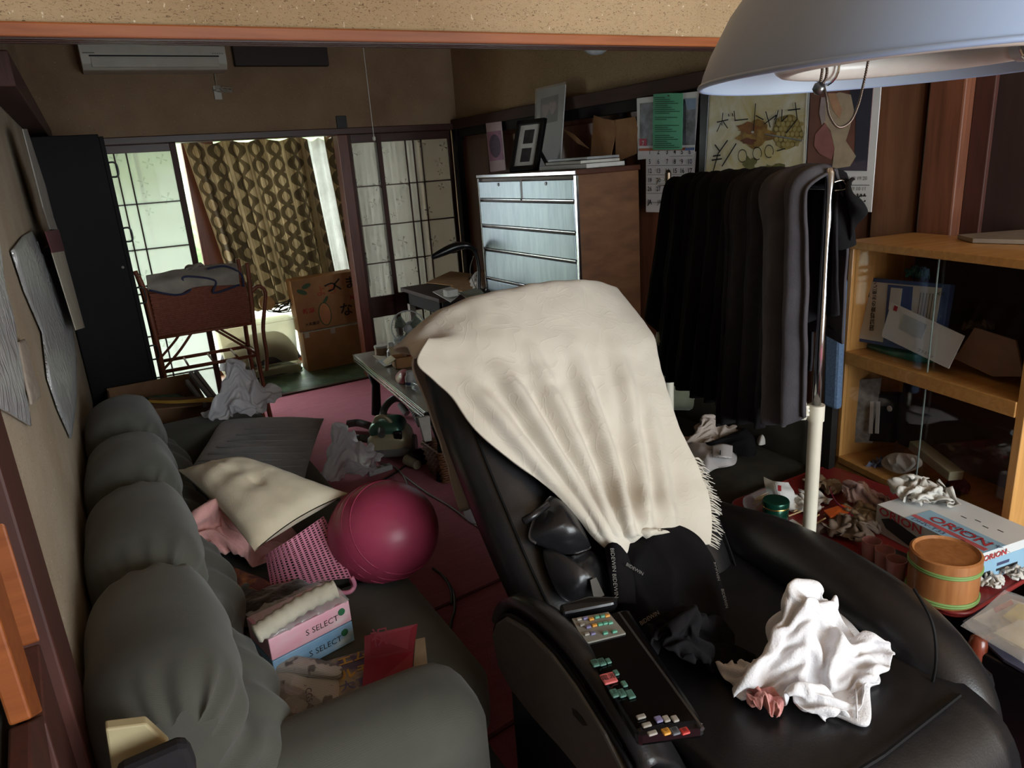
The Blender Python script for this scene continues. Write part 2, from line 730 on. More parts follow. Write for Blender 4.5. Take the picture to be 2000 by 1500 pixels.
# ---- right wall
struct(MB().box((XR, YF, 1.70), (XR + .1, YB + .1, 2.4)).build('wall_right_upper', PL_NEAR))
wr = struct(MB().box((XR + .012, YF, 0), (XR + .1, YB + .1, 1.70)).build('wall_right', W_PANEL2))
py = YB
for k, (y0, y1, m) in enumerate(((4.55, 4.97, W_PANEL), (4.12, 4.52, W_PANEL), (3.10, 4.08, W_PANEL2), (2.36, 3.06, W_PANEL2), (1.93, 2.33, W_PANEL2), (1.68, 1.90, W_PANEL2))):
    MB().box((XR - .004, y0, .08), (XR + .012, y1, 1.62)).build('panel', m, wr, bevel=.002)
for y in (4.10, 3.08, 2.345, 1.915):
    MB().box((XR - .016, y - .014, .0), (XR + .012, y + .014, 1.66)).build('batten', W_BLACK, wr, bevel=.002)
struct(MB().box((XR - .05, YF, 1.70), (XR, YB, 1.765)).build('trim_5', wood('dull_rail_wood', (70, 42, 30), (54, 32, 24), 1, 5, .8), bevel=.004))
struct(MB().box((XR - .035, YF, 1.645), (XR, YB, 1.70)).build('trim_6', W_BLACK, bevel=.003))
struct(MB().box((XR - .05, YB - .07, 0), (XR + .02, YB, 1.70)).build('trim_7', W_BLACK, bevel=.004))   # corner post
struct(MB().box((XR - .04, 1.36, 0), (XR + .1, 1.475, 2.4)).build('trim_8', wood('red_post', (122, 76, 54), (88, 52, 38), 2, 4, .4), bevel=.006))  # post at the partition
# the brown board between posters and post
struct(MB().box((XR - .022, 1.50, .0), (XR, 1.655, 1.64)).build('wall_board', wood('faded_board', (136, 94, 66), (106, 70, 50), 2, 2, .5), bevel=.003))
# near room: dark sliding door right of the post, plain walls behind the camera
d3 = struct(MB().box((XR + .03, .1, 0), (XR + .06, 1.36, 2.4)).build('door_3', mat('dark_door_board', (52, 36, 32), (40, 28, 26), 6, .5, stretch=(8, 8, .6))))
MB().box((XR + .01, .62, 0), (XR + .03, .68, 2.0)).build('door_stile', W_DARK, d3, bevel=.003)
MB().box((XR + .01, 1.30, 0), (XR + .03, 1.36, 2.0)).build('door_stile', W_DARK, d3, bevel=.003)
struct(MB().box((XR, -1.9, 0), (XR + .1, .1, 2.4)).build('wall_right_near', PL_NEAR))
rear = MB()
rear.box((XL - .1, -1.9, 0), (.62, -1.8, 2.4)).box((2.32, -1.9, 0), (XR + .1, -1.8, 2.4)).box((.62, -1.9, 0), (2.32, -1.8, .4)).box((.62, -1.9, 2.0), (2.32, -1.8, 2.4))
struct(rear.build('wall_rear', PL_NEAR))
wf = struct(MB().box((.62, -1.88, .40), (2.32, -1.82, .43)).build('window_3', W_DARK))
MB().box((1.60, -1.88, .43), (1.64, -1.82, 2.0)).build('window_bar', W_DARK, wf)

# ---- partition over the opening, with its lintel
struct(MB().box((XL, YF + .02, 1.711), (XR, YF + .05, 2.4)).build('wall_partition', PL_NEAR))
struct(MB().box((XL, YF, 1.69), (XR, YF + .068, 1.712)).build('trim_9', [W_ORANGE], bevel=.003))
lt = struct(MB().box((XL, YF + .004, 1.6895), (XR, YF + .067, 1.6925)).build('trim_10', W_DARKX))
for y0 in (YF + .010, YF + .029, YF + .048):
    MB().box((XL, y0, 1.6880), (XR, y0 + .010, 1.6895)).build('groove_ridge', W_DARKX, lt)

# ---- ceilings
CEIL = wood('ceiling_boards', (200, 172, 136), (182, 152, 116), 1, 3, .6)
struct(MB().box((XL - .1, -1.9, 2.4), (XR + .1, YB + .1, 2.46)).build('ceiling', CEIL))
struct(MB().box((XL - .1, YB + .08, 1.86), (XR + .2, 6.06, 1.92)).build('ceiling_veranda', CEIL))
struct(MB().box((XR + .04, YB + .1, -.05), (XR + .12, 6.06, 1.9)).build('wall_veranda_right', PL_FAR))
struct(MB().box((XL - .1, YB, -.05), (XL - .02, 6.06, 1.9)).build('wall_veranda_left', PL_FAR))

# ---- glazed sliding screens in the far wall
def pane_mat(name, see, tint, dark):
    s = NT(name)
    co = s.coord((1, 1, 1))
    vo = s.n('ShaderNodeTexVoronoi', feature='F1')
    vo.inputs['Scale'].default_value = 9
    vo.inputs['Randomness'].default_value = .75
    s.l(co, vo.inputs['Vector'])
    # four-petalled etched motifs round each cell centre
    sub = s.n('ShaderNodeVectorMath', operation='SUBTRACT')
    sc = s.n('ShaderNodeVectorMath', operation='SCALE')
    sc.inputs['Scale'].default_value = 9
    s.l(co, sc.inputs[0])
    scp = s.n('ShaderNodeVectorMath', operation='SCALE')
    scp.inputs['Scale'].default_value = 9
    s.l(vo.outputs['Position'], scp.inputs[0])
    s.l(sc.outputs[0], sub.inputs[0])
    s.l(scp.outputs[0], sub.inputs[1])
    sep = s.n('ShaderNodeSeparateXYZ')
    s.l(sub.outputs[0], sep.inputs[0])
    at = s.n('ShaderNodeMath', operation='ARCTAN2')
    s.l(sep.outputs['X'], at.inputs[0])
    s.l(sep.outputs['Z'], at.inputs[1])
    m4 = s.n('ShaderNodeMath', operation='MULTIPLY')
    m4.inputs[1].default_value = 4
    s.l(at.outputs[0], m4.inputs[0])
    sn = s.n('ShaderNodeMath', operation='SINE')
    s.l(m4.outputs[0], sn.inputs[0])
    g = s.n('ShaderNodeMath', operation='GREATER_THAN')
    g.inputs[1].default_value = .72
    s.l(sn.outputs[0], g.inputs[0])
    dst = s.n('ShaderNodeMath', operation='LESS_THAN')
    dst.inputs[1].default_value = .34
    s.l(vo.outputs['Distance'], dst.inputs[0])
    d0 = s.n('ShaderNodeMath', operation='GREATER_THAN')
    d0.inputs[1].default_value = .07
    s.l(vo.outputs['Distance'], d0.inputs[0])
    mu = s.n('ShaderNodeMath', operation='MULTIPLY')
    s.l(g.outputs[0], mu.inputs[0])
    s.l(dst.outputs[0], mu.inputs[1])
    mu2 = s.n('ShaderNodeMath', operation='MULTIPLY')
    s.l(mu.outputs[0], mu2.inputs[0])
    s.l(d0.outputs[0], mu2.inputs[1])
    colr = s.mix(mu2.outputs[0], tint, dark)
    tr = s.n('ShaderNodeBsdfTranslucent')
    s.l(colr, tr.inputs[0])
    df = s.b
    s.l(colr, df.inputs['Base Color'])
    df.inputs['Roughness'].default_value = .35
    m1 = s.n('ShaderNodeMixShader')
    m1.inputs[0].default_value = .72
    s.l(df.outputs[0], m1.inputs[1])
    s.l(tr.outputs[0], m1.inputs[2])
    tp = s.n('ShaderNodeBsdfTransparent')
    m2 = s.n('ShaderNodeMixShader')
    m2.inputs[0].default_value = see
    s.l(m1.outputs[0], m2.inputs[1])
    s.l(tp.outputs[0], m2.inputs[2])
    s.l(m2.outputs[0], s.out.inputs[0])
    return s.m


FROST = pane_mat('etched_frosted_glass', .22, (232, 238, 232), (206, 216, 206))
FROST2 = pane_mat('etched_grey_glass', .40, (168, 166, 160), (118, 114, 108))


def screen(name, x0, x1, z0, z1, vx, hz, frost, fw=.035, head=.06, y=YB + .045, kick=.30):
    """a sliding screen: stiles and rails, thin bars, one pane in each field"""
    root = MB().box((x0, y - .014, z0), (x0 + fw, y + .014, z1)).build(name, W_DARK, bevel=.002)
    struct(root)
    MB().box((x1 - fw, y - .014, z0), (x1, y + .014, z1)).build('stile', W_DARK, root, bevel=.002)
    MB().box((x0 + fw, y - .012, z1 - head), (x1 - fw, y + .012, z1)).build('rail', W_DARKX, root, bevel=.002)
    MB().box((x0 + fw, y - .012, z0), (x1 - fw, y + .012, z0 + .07)).build('rail', W_DARKX, root, bevel=.002)
    if kick:
        MB().box((x0 + fw, y - .012, z0 + kick), (x1 - fw, y + .012, z0 + kick + .15)).build('rail', W_DARKX, root, bevel=.002)
    for v in vx:
        MB().box((v - .004, y - .009, z0 + .07), (v + .004, y + .009, z1 - head)).build('bar', W_DARK, root)
    for h in hz:
        MB().box((x0 + fw, y - .009, h - .004), (x1 - fw, y + .009, h + .004)).build('bar', W_DARKX, root)
    xs = [x0 + fw] + list(vx) + [x1 - fw]
    zs = [z0 + .07] + ([z0 + kick, z0 + kick + .15] if kick else []) + list(hz) + [z1 - head]
    zs = sorted(zs)
    for i in range(len(xs) - 1):
        for j in range(len(zs) - 1):
            if kick and abs(zs[j] - (z0 + kick)) < 1e-6:
                continue
            MB().box((xs[i], y - .0015, zs[j]), (xs[i + 1], y + .0015, zs[j + 1])).build('pane', frost, root)
    return root


screen('door_1', -.16, .536, .012, 1.70, (.19, .256), (1.36, 1.09, .82, .55, .28), FROST, .036, .045, kick=0)
screen('window_1', 1.60, 1.845, .012, 1.70, (), (1.356, 1.09, .82), FROST2, .03, .055, y=YB + .03, kick=.42)
screen('window_2', 1.815, 2.40, .012, 1.70, (2.04, 2.10, 2.16), (1.354, 1.08, .82), FROST2, .03, .055, y=YB + .065, kick=.42)
struct(MB().box((1.53, YB - .02, 0), (1.60, YB + .09, 1.70)).build('trim_11', W_POST, bevel=.004))
# veranda window: posts, rail and clear panes
GLASS = NT('clear_glass')
_tp = GLASS.n('ShaderNodeBsdfTransparent')
_gl = GLASS.n('ShaderNodeBsdfGlossy')
_gl.inputs['Roughness'].default_value = .03
_mx = GLASS.n('ShaderNodeMixShader')
_mx.inputs[0].default_value = .06
GLASS.l(_tp.outputs[0], _mx.inputs[1])
GLASS.l(_gl.outputs[0], _mx.inputs[2])
GLASS.l(_mx.outputs[0], GLASS.out.inputs[0])
GLASS = GLASS.m
PX0 = P(376, 400, y=5.95).x
ow = struct(MB().box((XL, 5.95, -.006), (XR + .04, 6.0, .035)).build('window_4', W_POST))
MB().box((XL, 5.95, 1.80), (XR + .04, 6.0, 1.86)).build('window_head', W_POST, ow)
for x0, x1 in ((-.17, -.12), (PX0, PX0 + .22), (1.74, 1.80), (2.41, 2.46)):
    MB().box((x0, 5.94, .035), (x1, 5.99, 1.80)).build('window_post', W_POST, ow, bevel=.003)
for x0, x1 in ((-.12, .36), (.36, PX0), (PX0 + .22, 1.74), (1.80, 2.41)):
    MB().box((x0, 5.968, .035), (x1, 5.971, 1.80)).build('pane', GLASS, ow)
MB().box((.345, 5.955, .035), (.375, 5.985, 1.80)).build('window_post', mat('aluminium_sash', (190, 192, 190), rough=.4, metal=.6), ow)
# garden outside
struct(MB().box((-9, 6.05, -.4), (14, 30, -.3)).build('ground_garden', mat('garden_ground', (150, 150, 140), (110, 124, 96), 3, .95)))
hedge = crumple((1.5, 15.5, 1.9), (7, 1.2, 2.6), 4, .18, 5, 5).build('garden_hedge', mat('hedge_leaves', (132, 152, 108), (84, 104, 66), 9, .8, bump=.8, bscale=20), smooth=True)
tag(hedge, 'green hedge outdoors behind the bright frosted glass door', 'hedge')
# mat on the veranda
GREENM = NT('green_checked_mat')
_c = GREENM.coord()
_ck = GREENM.n('ShaderNodeTexChecker')
_ck.inputs['Scale'].default_value = 9
GREENM.l(_c, _ck.inputs['Vector'])
_ck.inputs['Color1'].default_value = lin((58, 84, 64))
_ck.inputs['Color2'].default_value = lin((84, 110, 84))
_nn = GREENM.noise(GREENM.coord((1, 4, 1)), 40, 3)
GREENM.base(GREENM.mix(GREENM.ramp(_nn, [(.4, (0, 0, 0, 1)), (.7, (.5, .5, .5, 1))]), _ck.outputs[0], (40, 56, 50)))
GREENM.b.inputs['Roughness'].default_value = .38
GREENM = GREENM.m
tag(MB().box((.70, YB + .015, -.006), (1.72, 5.78, .012)).build('floor_mat', GREENM, bevel=.003), 'green checked floor mat in front of the cardboard boxes', 'mat')
# ================================================================== MASSAGE CHAIR
LEATHER = mat('black_leather', (20, 20, 22), (27, 27, 29), 30, .36, bump=.10, bscale=260, spec=.5)
LEATHER2 = mat('charcoal_side_leather', (76, 74, 69), (66, 64, 60), 40, .5, bump=.1, bscale=300)
PLASTIC_BLK = mat('black_plastic', (16, 16, 18), (20, 20, 22), 10, .28)
PIPE = mat('black_piping', (9, 9, 10), (12, 12, 12), 10, .7, spec=.2)
GREYTRIM = mat('grey_chair_trim', (112, 106, 94), (96, 92, 84), 14, .5)
chair = thing('massage_chair', 'black leather massage chair with a cream towel over its backrest', 'massage chair', (.93, .95, 0))
AX = Vector((0, .64, .77)).normalized()          # up along the backrest
FN = Vector((0, -AX.z, AX.y))                    # out of its front
B0 = Vector((0, 1.17, .60))                      # a point on the front plane


def onback(px, py, lift=0):
    return PP(px, py, B0 + FN * lift, FN)


# backrest: lofted, slightly dished, with side bolsters
sec = []
stations = [(-.30, .24, .16), (-.18, .275, .18), (-.02, .300, .19), (.16, .308, .19), (.34, .310, .19), (.50, .305, .18), (.60, .29, .17), (.66, .26, .14), (.70, .21, .09), (.705, .12, .04)]
for t, hw, th in stations:
    ring = []
    for k in range(40):
        a = 2 * pi * k / 40
        ca, sa = cos(a), sin(a)
        x = hw * (abs(ca) ** .55) * (1 if ca > 0 else -1)
        d = th / 2 * (abs(sa) ** .75) * (1 if sa > 0 else -1)
        if sa > 0:   # front face: dish in the middle, fuller at the sides
            d -= .05 * math.exp(-(x / .17) ** 2) * min(1, sa * 1.5) * (1 if t < .55 else .4)
        ring.append(Vector((.925 + x, B0.y, B0.z)) + AX * t + FN * (d - .075))
    sec.append(ring)
mb = MB().grid(sec, True)
mb.add(sec[0], [tuple(range(40))[::-1]]).add(sec[-1], [tuple(range(40))])
bk = mb.build('backrest', LEATHER, chair, smooth=True, sub=1)
for sx in (-1, 1):
    pts = [Vector((.925 + sx * (hw * .86), B0.y, B0.z)) + AX * t + FN * (th * .36 - .075) for t, hw, th in stations[:8]]
    MB().tube(spline(pts, 30), .003, 6).build('seam', PIPE, bk, smooth=True)


def rbox(a, b, r, bulge=0, n=10, M=None):
    """soft box"""
    bm = bmesh.new()
    bmesh.ops.create_cube(bm, size=1)
    bmesh.ops.subdivide_edges(bm, edges=bm.edges[:], cuts=n - 1, use_grid_fill=True)
    mb = MB()
    A, Bv = Vector(a), Vector(b)
    c, h = (A + Bv) / 2, (Bv - A) / 2
    vs = []
    for v in bm.verts:
        p = Vector((v.co.x * 2 * h.x, v.co.y * 2 * h.y, v.co.z * 2 * h.z))
        q = Vector([max(-hh + r, min(hh - r, pp)) for pp, hh in zip(p, h)])
        d = p - q
        if d.length > 1e-9:
            p = q + d.normalized() * r
        if bulge and p.z > h.z - r * 1.01:
            p.z += bulge * (1 - (p.x / h.x) ** 2) * (1 - (p.y / h.y) ** 2)
        w = p + c
        vs.append(M @ w if M else w)
    mb.add(vs, [tuple(v.index for v in f.verts) for f in bm.faces])
    bm.free()
    return mb


MB().box((.66, .42, .0), (1.22, 1.28, .22)).build('base', PLASTIC_BLK, chair, bevel=.02)
# seat rolls over at the front into the leg rest
rows = []
prof = [(1.22, .50), (1.10, .475), (.95, .462), (.78, .468), (.62, .475), (.52, .455), (.47, .40), (.455, .32), (.46, .22)]
for y, z in spline([(0, y, z) for y, z in prof], 26) and [(p.y, p.z) for p in spline([(0, y, z) for y, z in prof], 26)]:
    rows.append([Vector((.68 + .52 * i / 15, y, z + .018 * (1 - ((i / 15) * 2 - 1) ** 2) + .02 * (((i / 15) * 2 - 1) ** 4))) for i in range(16)])
MB().grid(rows).build('seat', LEATHER, chair, smooth=True, solid=.05, off=1)
MB().tube([(.70, .56, .486), (.93, .545, .496), (1.17, .56, .486)], .004, 6).build('seam', PIPE, chair)
# leg rest with two calf troughs at the very front
for x0, x1 in ((.70, .93), (.935, 1.17)):
    rbox((x0, .20, .05), (x1, .44, .36), .07).build('leg_rest', LEATHER, chair, smooth=True)

# arm on the right of the picture: a thick rounded pad
for nm, pth, rad in (('arm_pad', [(1.262, 1.34, .50), (1.262, 1.22, .50), (1.276, 1.06, .505), (1.272, .88, .50), (1.252, .72, .485), (1.232, .61, .44), (1.218, .56, .36), (1.216, .54, .24)],
                      [.050, .066, .078, .084, .084, .078, .068, .055]),):
    MB().tube(spline(pth, 40), [rad[min(int(i / 40 * 8), 7)] * (1 - (i / 40 * 8 % 1)) + rad[min(int(i / 40 * 8) + 1, 7)] * (i / 40 * 8 % 1) for i in range(40)], 24).build(nm, LEATHER, chair, smooth=True)
MB().box((1.19, .56, .10), (1.33, 1.30, .47)).build('side_panel', LEATHER, chair, bevel=.04)
MB().tube(spline([P(1785, 1150, x=1.19), P(1820, 1215, x=1.175), P(1828, 1290, x=1.165), P(1815, 1360, x=1.16)], 16), .003, 6).build('seam', PIPE, chair)
# arm on the left of the picture: leather pad over a charcoal side panel
side = [P(a, b, x=.548) for a, b in ((968, 1238), (975, 1215), (995, 1202), (1035, 1225), (1085, 1275), (1130, 1335), (1190, 1430), (1235, 1520), (1165, 1535), (1105, 1462), (1050, 1402), (1005, 1345), (980, 1300))]
mb = MB().plate(side, .02)
mb.build('side_panel', LEATHER2, chair, bevel=.006)
inner = [p + Vector((.14, 0, 0)) for p in side]
rows = [[p + Vector((.008, 0, .002)), p + Vector((.028, 0, .004)), p + Vector((.055, 0, -.022)), p + Vector((.085, 0, -.065)), p + Vector((.11, 0, -.12))] for p in (spline(side[0:8], 30))]
MB().grid(rows).build('arm_pad', LEATHER, chair, smooth=True, solid=.03)
MB().tube(spline(side, 70, True), .005, 6, closed=True).build('piping', PIPE, chair, smooth=True)
MB().box((.565, .50, .06), (.69, 1.16, .47)).build('arm_core', PLASTIC_BLK, chair, bevel=.03)
# curved grey trim low on the side
arc = spline([P(a, b, x=.60) for a, b in ((1092, 1385), (1120, 1372), (1150, 1376), (1172, 1390))], 16)
MB().tube(arc, .004, 6).build('side_trim', GREYTRIM, chair, smooth=True)
MB().plate([P(a, b, z=.36) for a, b in ((1238, 1445), (1300, 1440), (1375, 1500), (1400, 1560), (1330, 1560), (1290, 1500))], .02).build('lower_trim', GREYTRIM, chair, bevel=.004)
# stalk and hanging sleeve under the control panel
MB().tube(spline([P(1165, 1370, z=.57), P(1175, 1410, z=.52), P(1200, 1450, z=.45), P(1215, 1500, z=.36)], 14), [.035 + .01 * sin(i * 1.3) for i in range(14)], 14).build('stalk_sleeve', mat('black_sleeve', (20, 19, 20), rough=.8), chair, smooth=True)
MB().tube(spline([P(1148, 1322, z=.6), P(1138, 1400, z=.5), P(1145, 1500, z=.4)], 12), .003, 6).build('cable', PIPE, chair)

# ---- control panel
ZC = .628
cq = [P(1112, 1228, z=ZC), P(1228, 1200, z=ZC), P(1378, 1428, z=ZC), P(1245, 1446, z=ZC)]
ctrl = thing('control_panel', 'long black glossy control panel with coloured keys on the chair arm', 'remote control', (cq[0] + cq[2]) / 2 - Vector((0, 0, .02)))
GLOSS = mat('gloss_black_panel', (9, 9, 11), (11, 11, 13), 10, .13, spec=.5)
MB().plate(cq, .03).build('panel', GLOSS, ctrl, bevel=.008)
top = [P(1096, 1200, z=ZC + .01), P(1200, 1176, z=ZC + .01), P(1232, 1204, z=ZC + .012), P(1118, 1232, z=ZC + .012)]
hd = MB().plate([P(1092, 1190, z=ZC + .012), P(1150, 1172, z=ZC + .016), P(1208, 1174, z=ZC + .012), P(1200, 1186, z=ZC + .012), P(1098, 1206, z=ZC + .012)], .024).build('visor', PLASTIC_BLK, ctrl, bevel=.006)
U = (cq[1] - cq[0]).normalized()
V = (cq[0] - cq[3]).normalized()


def key(px, py, w, h, m, txt=None, zz=ZC + .0155, name='key', th=.004, M0=None):
    c = P(px, py, z=zz)
    Mf = frame(c, U, V)
    w, h = w * 1.12, h * 1.05
    o = MB().box((-w / 2, -h / 2, 0), (w / 2, h / 2, th), Mf).build(name, m, ctrl, bevel=min(w, h) * .22)
    if txt:
        lettering(o, txt, Mf @ Matrix.Translation((0, -h * .16, th + .0006)), h * .55, INK, align='CENTER')
    return o


KG = mat('key_green', (98, 176, 150), rough=.5)
KO = mat('key_orange', (226, 160, 60), rough=.5)
KW = mat('key_grey', (160, 156, 148), rough=.5)
KV = mat('key_violet', (128, 124, 168), rough=.5)
KP = mat('key_pink', (222, 110, 110), rough=.5)
KR = mat('key_red', (196, 56, 50), rough=.5)
KT = mat('key_teal', (78, 124, 112), rough=.5)
MB().plate([P(a, b, z=ZC + .016) for a, b in ((1117, 1210), (1188, 1197), (1222, 1238), (1142, 1258))], .004).build('keypad', mat('keypad_grey', (148, 146, 138), rough=.5), ctrl)
for a, b, m in ((1131, 1211, KW), (1143, 1209, KV), (1155, 1211, KO), (1166, 1207, KG), (1177, 1205, KG), (1186, 1204, KO), (1137, 1222, KW), (1149, 1226, KV), (1161, 1223, KO), (1172, 1221, KG), (1182, 1219, KG), (1192, 1218, KG), (1146, 1240, KW), (1158, 1239, KV), (1182, 1238, KG), (1200, 1235, KG)):
    key(a, b, .0085, .0065, m, zz=ZC + .018)
for a, b, w, h, m, t in ((1162, 1297, .011, .017, KT, '強'), (1175, 1295, .011, .017, KT, '弱'), (1188, 1293, .008, .012, KT, None), (1203, 1316, .008, .012, KT, None), (1219, 1338, .008, .013, KT, None),
                         (1189, 1327, .021, .023, KP, '電源'), (1200, 1356, .011, .017, KT, '上'), (1214, 1356, .011, .017, KT, '下'), (1231, 1358, .011, .018, KT, None),
                         (1252, 1402, .013, .008, KW, None), (1263, 1418, .013, .008, KW, None), (1274, 1434, .013, .008, KW, None), (1286, 1407, .010, .012, KV, None), (1301, 1406, .009, .012, KW, None), (1318, 1406, .009, .012, KW, None),
                         (1301, 1431, .011, .012, KO, '中'), (1318, 1430, .012, .014, mat('key_slate', (92, 96, 104), rough=.5), '停'), (1337, 1430, .012, .012, KR, '急')):
    key(a, b, w, h, m, t)
MB().tube([P(1208, 1198, z=ZC + .012), P(1372, 1424, z=ZC + .012)], .004, 6).build('edge_strip', mat('chrome_edge', (120, 120, 122), rough=.2, metal=.8), ctrl)
tag_ctrl = ctrl

# ---- cream towel over the backrest
def towel_mat():
    s = NT('cream_towel')
    co = s.coord()
    n = s.noise(co, 3, 4)
    s.base(s.ramp(n, [(.3, (208, 202, 190)), (.75, (190, 182, 166))]))
    s.b.inputs['Roughness'].default_value = .95
    s.b.inputs['Sheen Weight'].default_value = .2
    # woven relief: curling vines, thin raised lines
    nn = s.n('ShaderNodeTexNoise')
    nn.inputs['Scale'].default_value = 11
    nn.inputs['Detail'].default_value = 1
    nn.inputs['Distortion'].default_value = 1.2
    s.l(co, nn.inputs['Vector'])
    e = s.ramp(nn.outputs['Fac'], [(.40, (0, 0, 0, 1)), (.425, (.8, .8, .8, 1)), (.45, (0, 0, 0, 1)), (.56, (0, 0, 0, 1)), (.585, (.8, .8, .8, 1)), (.61, (0, 0, 0, 1))])
    f = s.noise(co, 420, 2)
    s.bump(s.mix(.35, e, f), .22, .004)
    return s.m


TOWEL = towel_mat()
tw = thing('bath_towel', 'large cream patterned towel draped over the massage chair backrest', 'towel', (.93, 1.5, .55))
Lr = [((836, 662), (1273, 655)), ((814, 708), (1286, 700)), ((846, 742), (1296, 735)), ((884, 778), (1307, 775)), ((930, 842), (1326, 838)), ((1000, 900), (1352, 890)), ((1072, 952), (1371, 935)), ((1128, 1010), (1384, 975)), ((1165, 1055), (1388, 1015)), ((1212, 1088), (1386, 1064))]
ctrlrows = []
NU = 9
# from the back hem up over the crest
crest_l, crest_r = Vector((.60, 1.62, 1.10)), Vector((1.235, 1.63, 1.115))
for dy, dz in ((.15, -.34), (.15, -.20), (.13, -.07), (.075, -.004), (0, .024), (-.05, .004)):
    row = []
    for i in range(NU):
        u = i / (NU - 1)
        p = crest_l.lerp(crest_r, u)
        if dy > .1:
            p.x = max(p.x, .73)
        edge = (2 * u - 1) ** 4
        row.append(p + Vector((0, dy - .05 * edge * (dy > .1), dz - (.085 if u < .5 else .05) * edge)))
    ctrlrows.append(row)
for k, (l, r) in enumerate(Lr):
    row = []
    for i in range(NU):
        u = i / (NU - 1)
        px, py = l[0] + (r[0] - l[0]) * u, l[1] + (r[1] - l[1]) * u
        if k == 9:
            py -= 45 * math.exp(-((u - .42) / .28) ** 2)
        lift = .028 + .012 * (1 - (2 * u - 1) ** 2) + (.045 if k >= 7 else .02 * k / 7) * math.exp(-((u - .35) / .4) ** 2)
        row.append(onback(px, py, lift))
    ctrlrows.append(row)
rows = surf(ctrlrows, 90, 120)
_tr = random.Random(5)


VAL = [((905, 740), (960, 800), (1040, 890), (1120, 985), (1190, 1075)), ((960, 700), (1010, 770), (1075, 870), (1140, 970), (1212, 1085)), ((1035, 690), (1085, 790), (1140, 900), (1185, 1000), (1222, 1075)),
       ((1110, 660), (1150, 780), (1190, 900), (1215, 985), (1232, 1040)), ((1190, 640), (1225, 760), (1245, 880), (1255, 960), (1262, 1020)), ((1000, 640), (1030, 680), (1075, 740)), ((1255, 760), (1285, 880), (1300, 980), (1310, 1020))]
DEP = (.8, 1.2, 1.0, 1.25, .8, .5, .55)


def segd(x, y, a, b):
    dx, dy = b[0] - a[0], b[1] - a[1]
    t = max(0, min(1, ((x - a[0]) * dx + (y - a[1]) * dy) / (dx * dx + dy * dy)))
    return hypot(x - a[0] - dx * t, y - a[1] - dy * t), t


def tfold(u, v, p):
    d = .004 * nz(p, 9, 2) + .003 * nz(p, 24, 8)
    if v < .30:
        return d
    w = min(1, (v - .30) * 4)
    x, y = pix(p)
    for line, dep in zip(VAL, DEP):
        q, s_ = 1e9, 0
        for i in range(len(line) - 1):
            qq, t = segd(x, y, line[i], line[i + 1])
            if qq < q:
                q, s_ = qq, (i + t) / (len(line) - 1)
        if q < 70:
            width = 15 - 6 * s_
            k = min(1, s_ * 4 + .1) * (1 if s_ < .9 else .8)
            d += w * dep * k * (-.020 * math.exp(-(q / width) ** 2) + .008 * math.exp(-((q - 24) / 13) ** 2))
    return d


rows = displaced(rows, lambda u, v, p: tfold(u, v, p))
MB().grid(rows).build('towel_cloth', TOWEL, tw, smooth=True, solid=.007, off=0)
# flap hanging behind the left shoulder
fl = [[P(862, 630, y=1.62), P(880, 640, y=1.66), P(905, 650, y=1.72)],
      [P(826, 680, y=1.60), P(850, 690, y=1.68), P(890, 700, y=1.74)],
      [P(812, 716, y=1.60), P(845, 735, y=1.70), P(885, 745, y=1.76)],
      [P(834, 770, y=1.63), P(862, 790, y=1.70), P(895, 800, y=1.76)],
      [P(868, 868, y=1.66), P(892, 880, y=1.70), P(925, 880, y=1.75)],
      [P(902, 1000, y=1.68), P(918, 985, y=1.70), P(940, 955, y=1.75)]]
fr = displaced(surf(fl, 26, 46), lambda u, v, p: .010 * sin(u * 8 + v * 2) * min(1, v * 3) + .005 * nz(p, 18, 4))
MB().grid(fr).build('hanging_corner', TOWEL, tw, smooth=True, solid=.006, off=0)
# fringe along the lower right hem
fr = MB()
for k in range(60):
    t = k / 59
    j = int(88 + 31 * t)
    p = rows[min(j, 119)][89]
    d = Vector((.02 + .014 * _tr.random(), -.012 * _tr.random(), -.012 - .012 * _tr.random()))
    fr.tube([p, p + d * .5 + Vector((0, 0, .004 * _tr.uniform(-1, 1))), p + d + Vector((0, 0, -.006 * _tr.random()))], [.0022, .0014, .0007], 4)
fr.build('fringe', TOWEL, tw, smooth=True)

# ---- black pouch and flap hanging on the chair back
po = thing('headrest_pouch', 'shiny black leather pouch hanging beside the cream towel', 'pouch', (.75, 1.25, .66))
puff([onback(a, b, .03) for a, b in ((1082, 968), (1120, 1000), (1152, 1060), (1148, 1075), (1105, 1083), (1060, 1068), (1032, 1050), (1045, 1005), (1060, 985))], FN, .05, .006, 9, 3, power=2.2).build('pouch_body', mat('thin_black_leather', (24, 24, 26), (30, 30, 33), 20, .3, bump=.15, bscale=60), po, smooth=True)
puff([onback(a, b, .03) for a, b in ((1062, 1072), (1110, 1086), (1155, 1075), (1185, 1120), (1188, 1175), (1140, 1178), (1100, 1170), (1075, 1130))], FN, .04, .006, 8, 6, power=2.2).build('lower_flap', MATS['thin_black_leather'], po, smooth=True)
MB().tube([onback(1022, 1018, .06), onback(1045, 1005, .065), onback(1070, 985, .06)], .008, 6).build('strap', MATS['thin_black_leather'], po, smooth=True)
MB().plate([onback(a, b, .078) for a, b in ((1152, 1133), (1164, 1128), (1180, 1163), (1160, 1172))], .003).build('patch', LEATHER2, po)

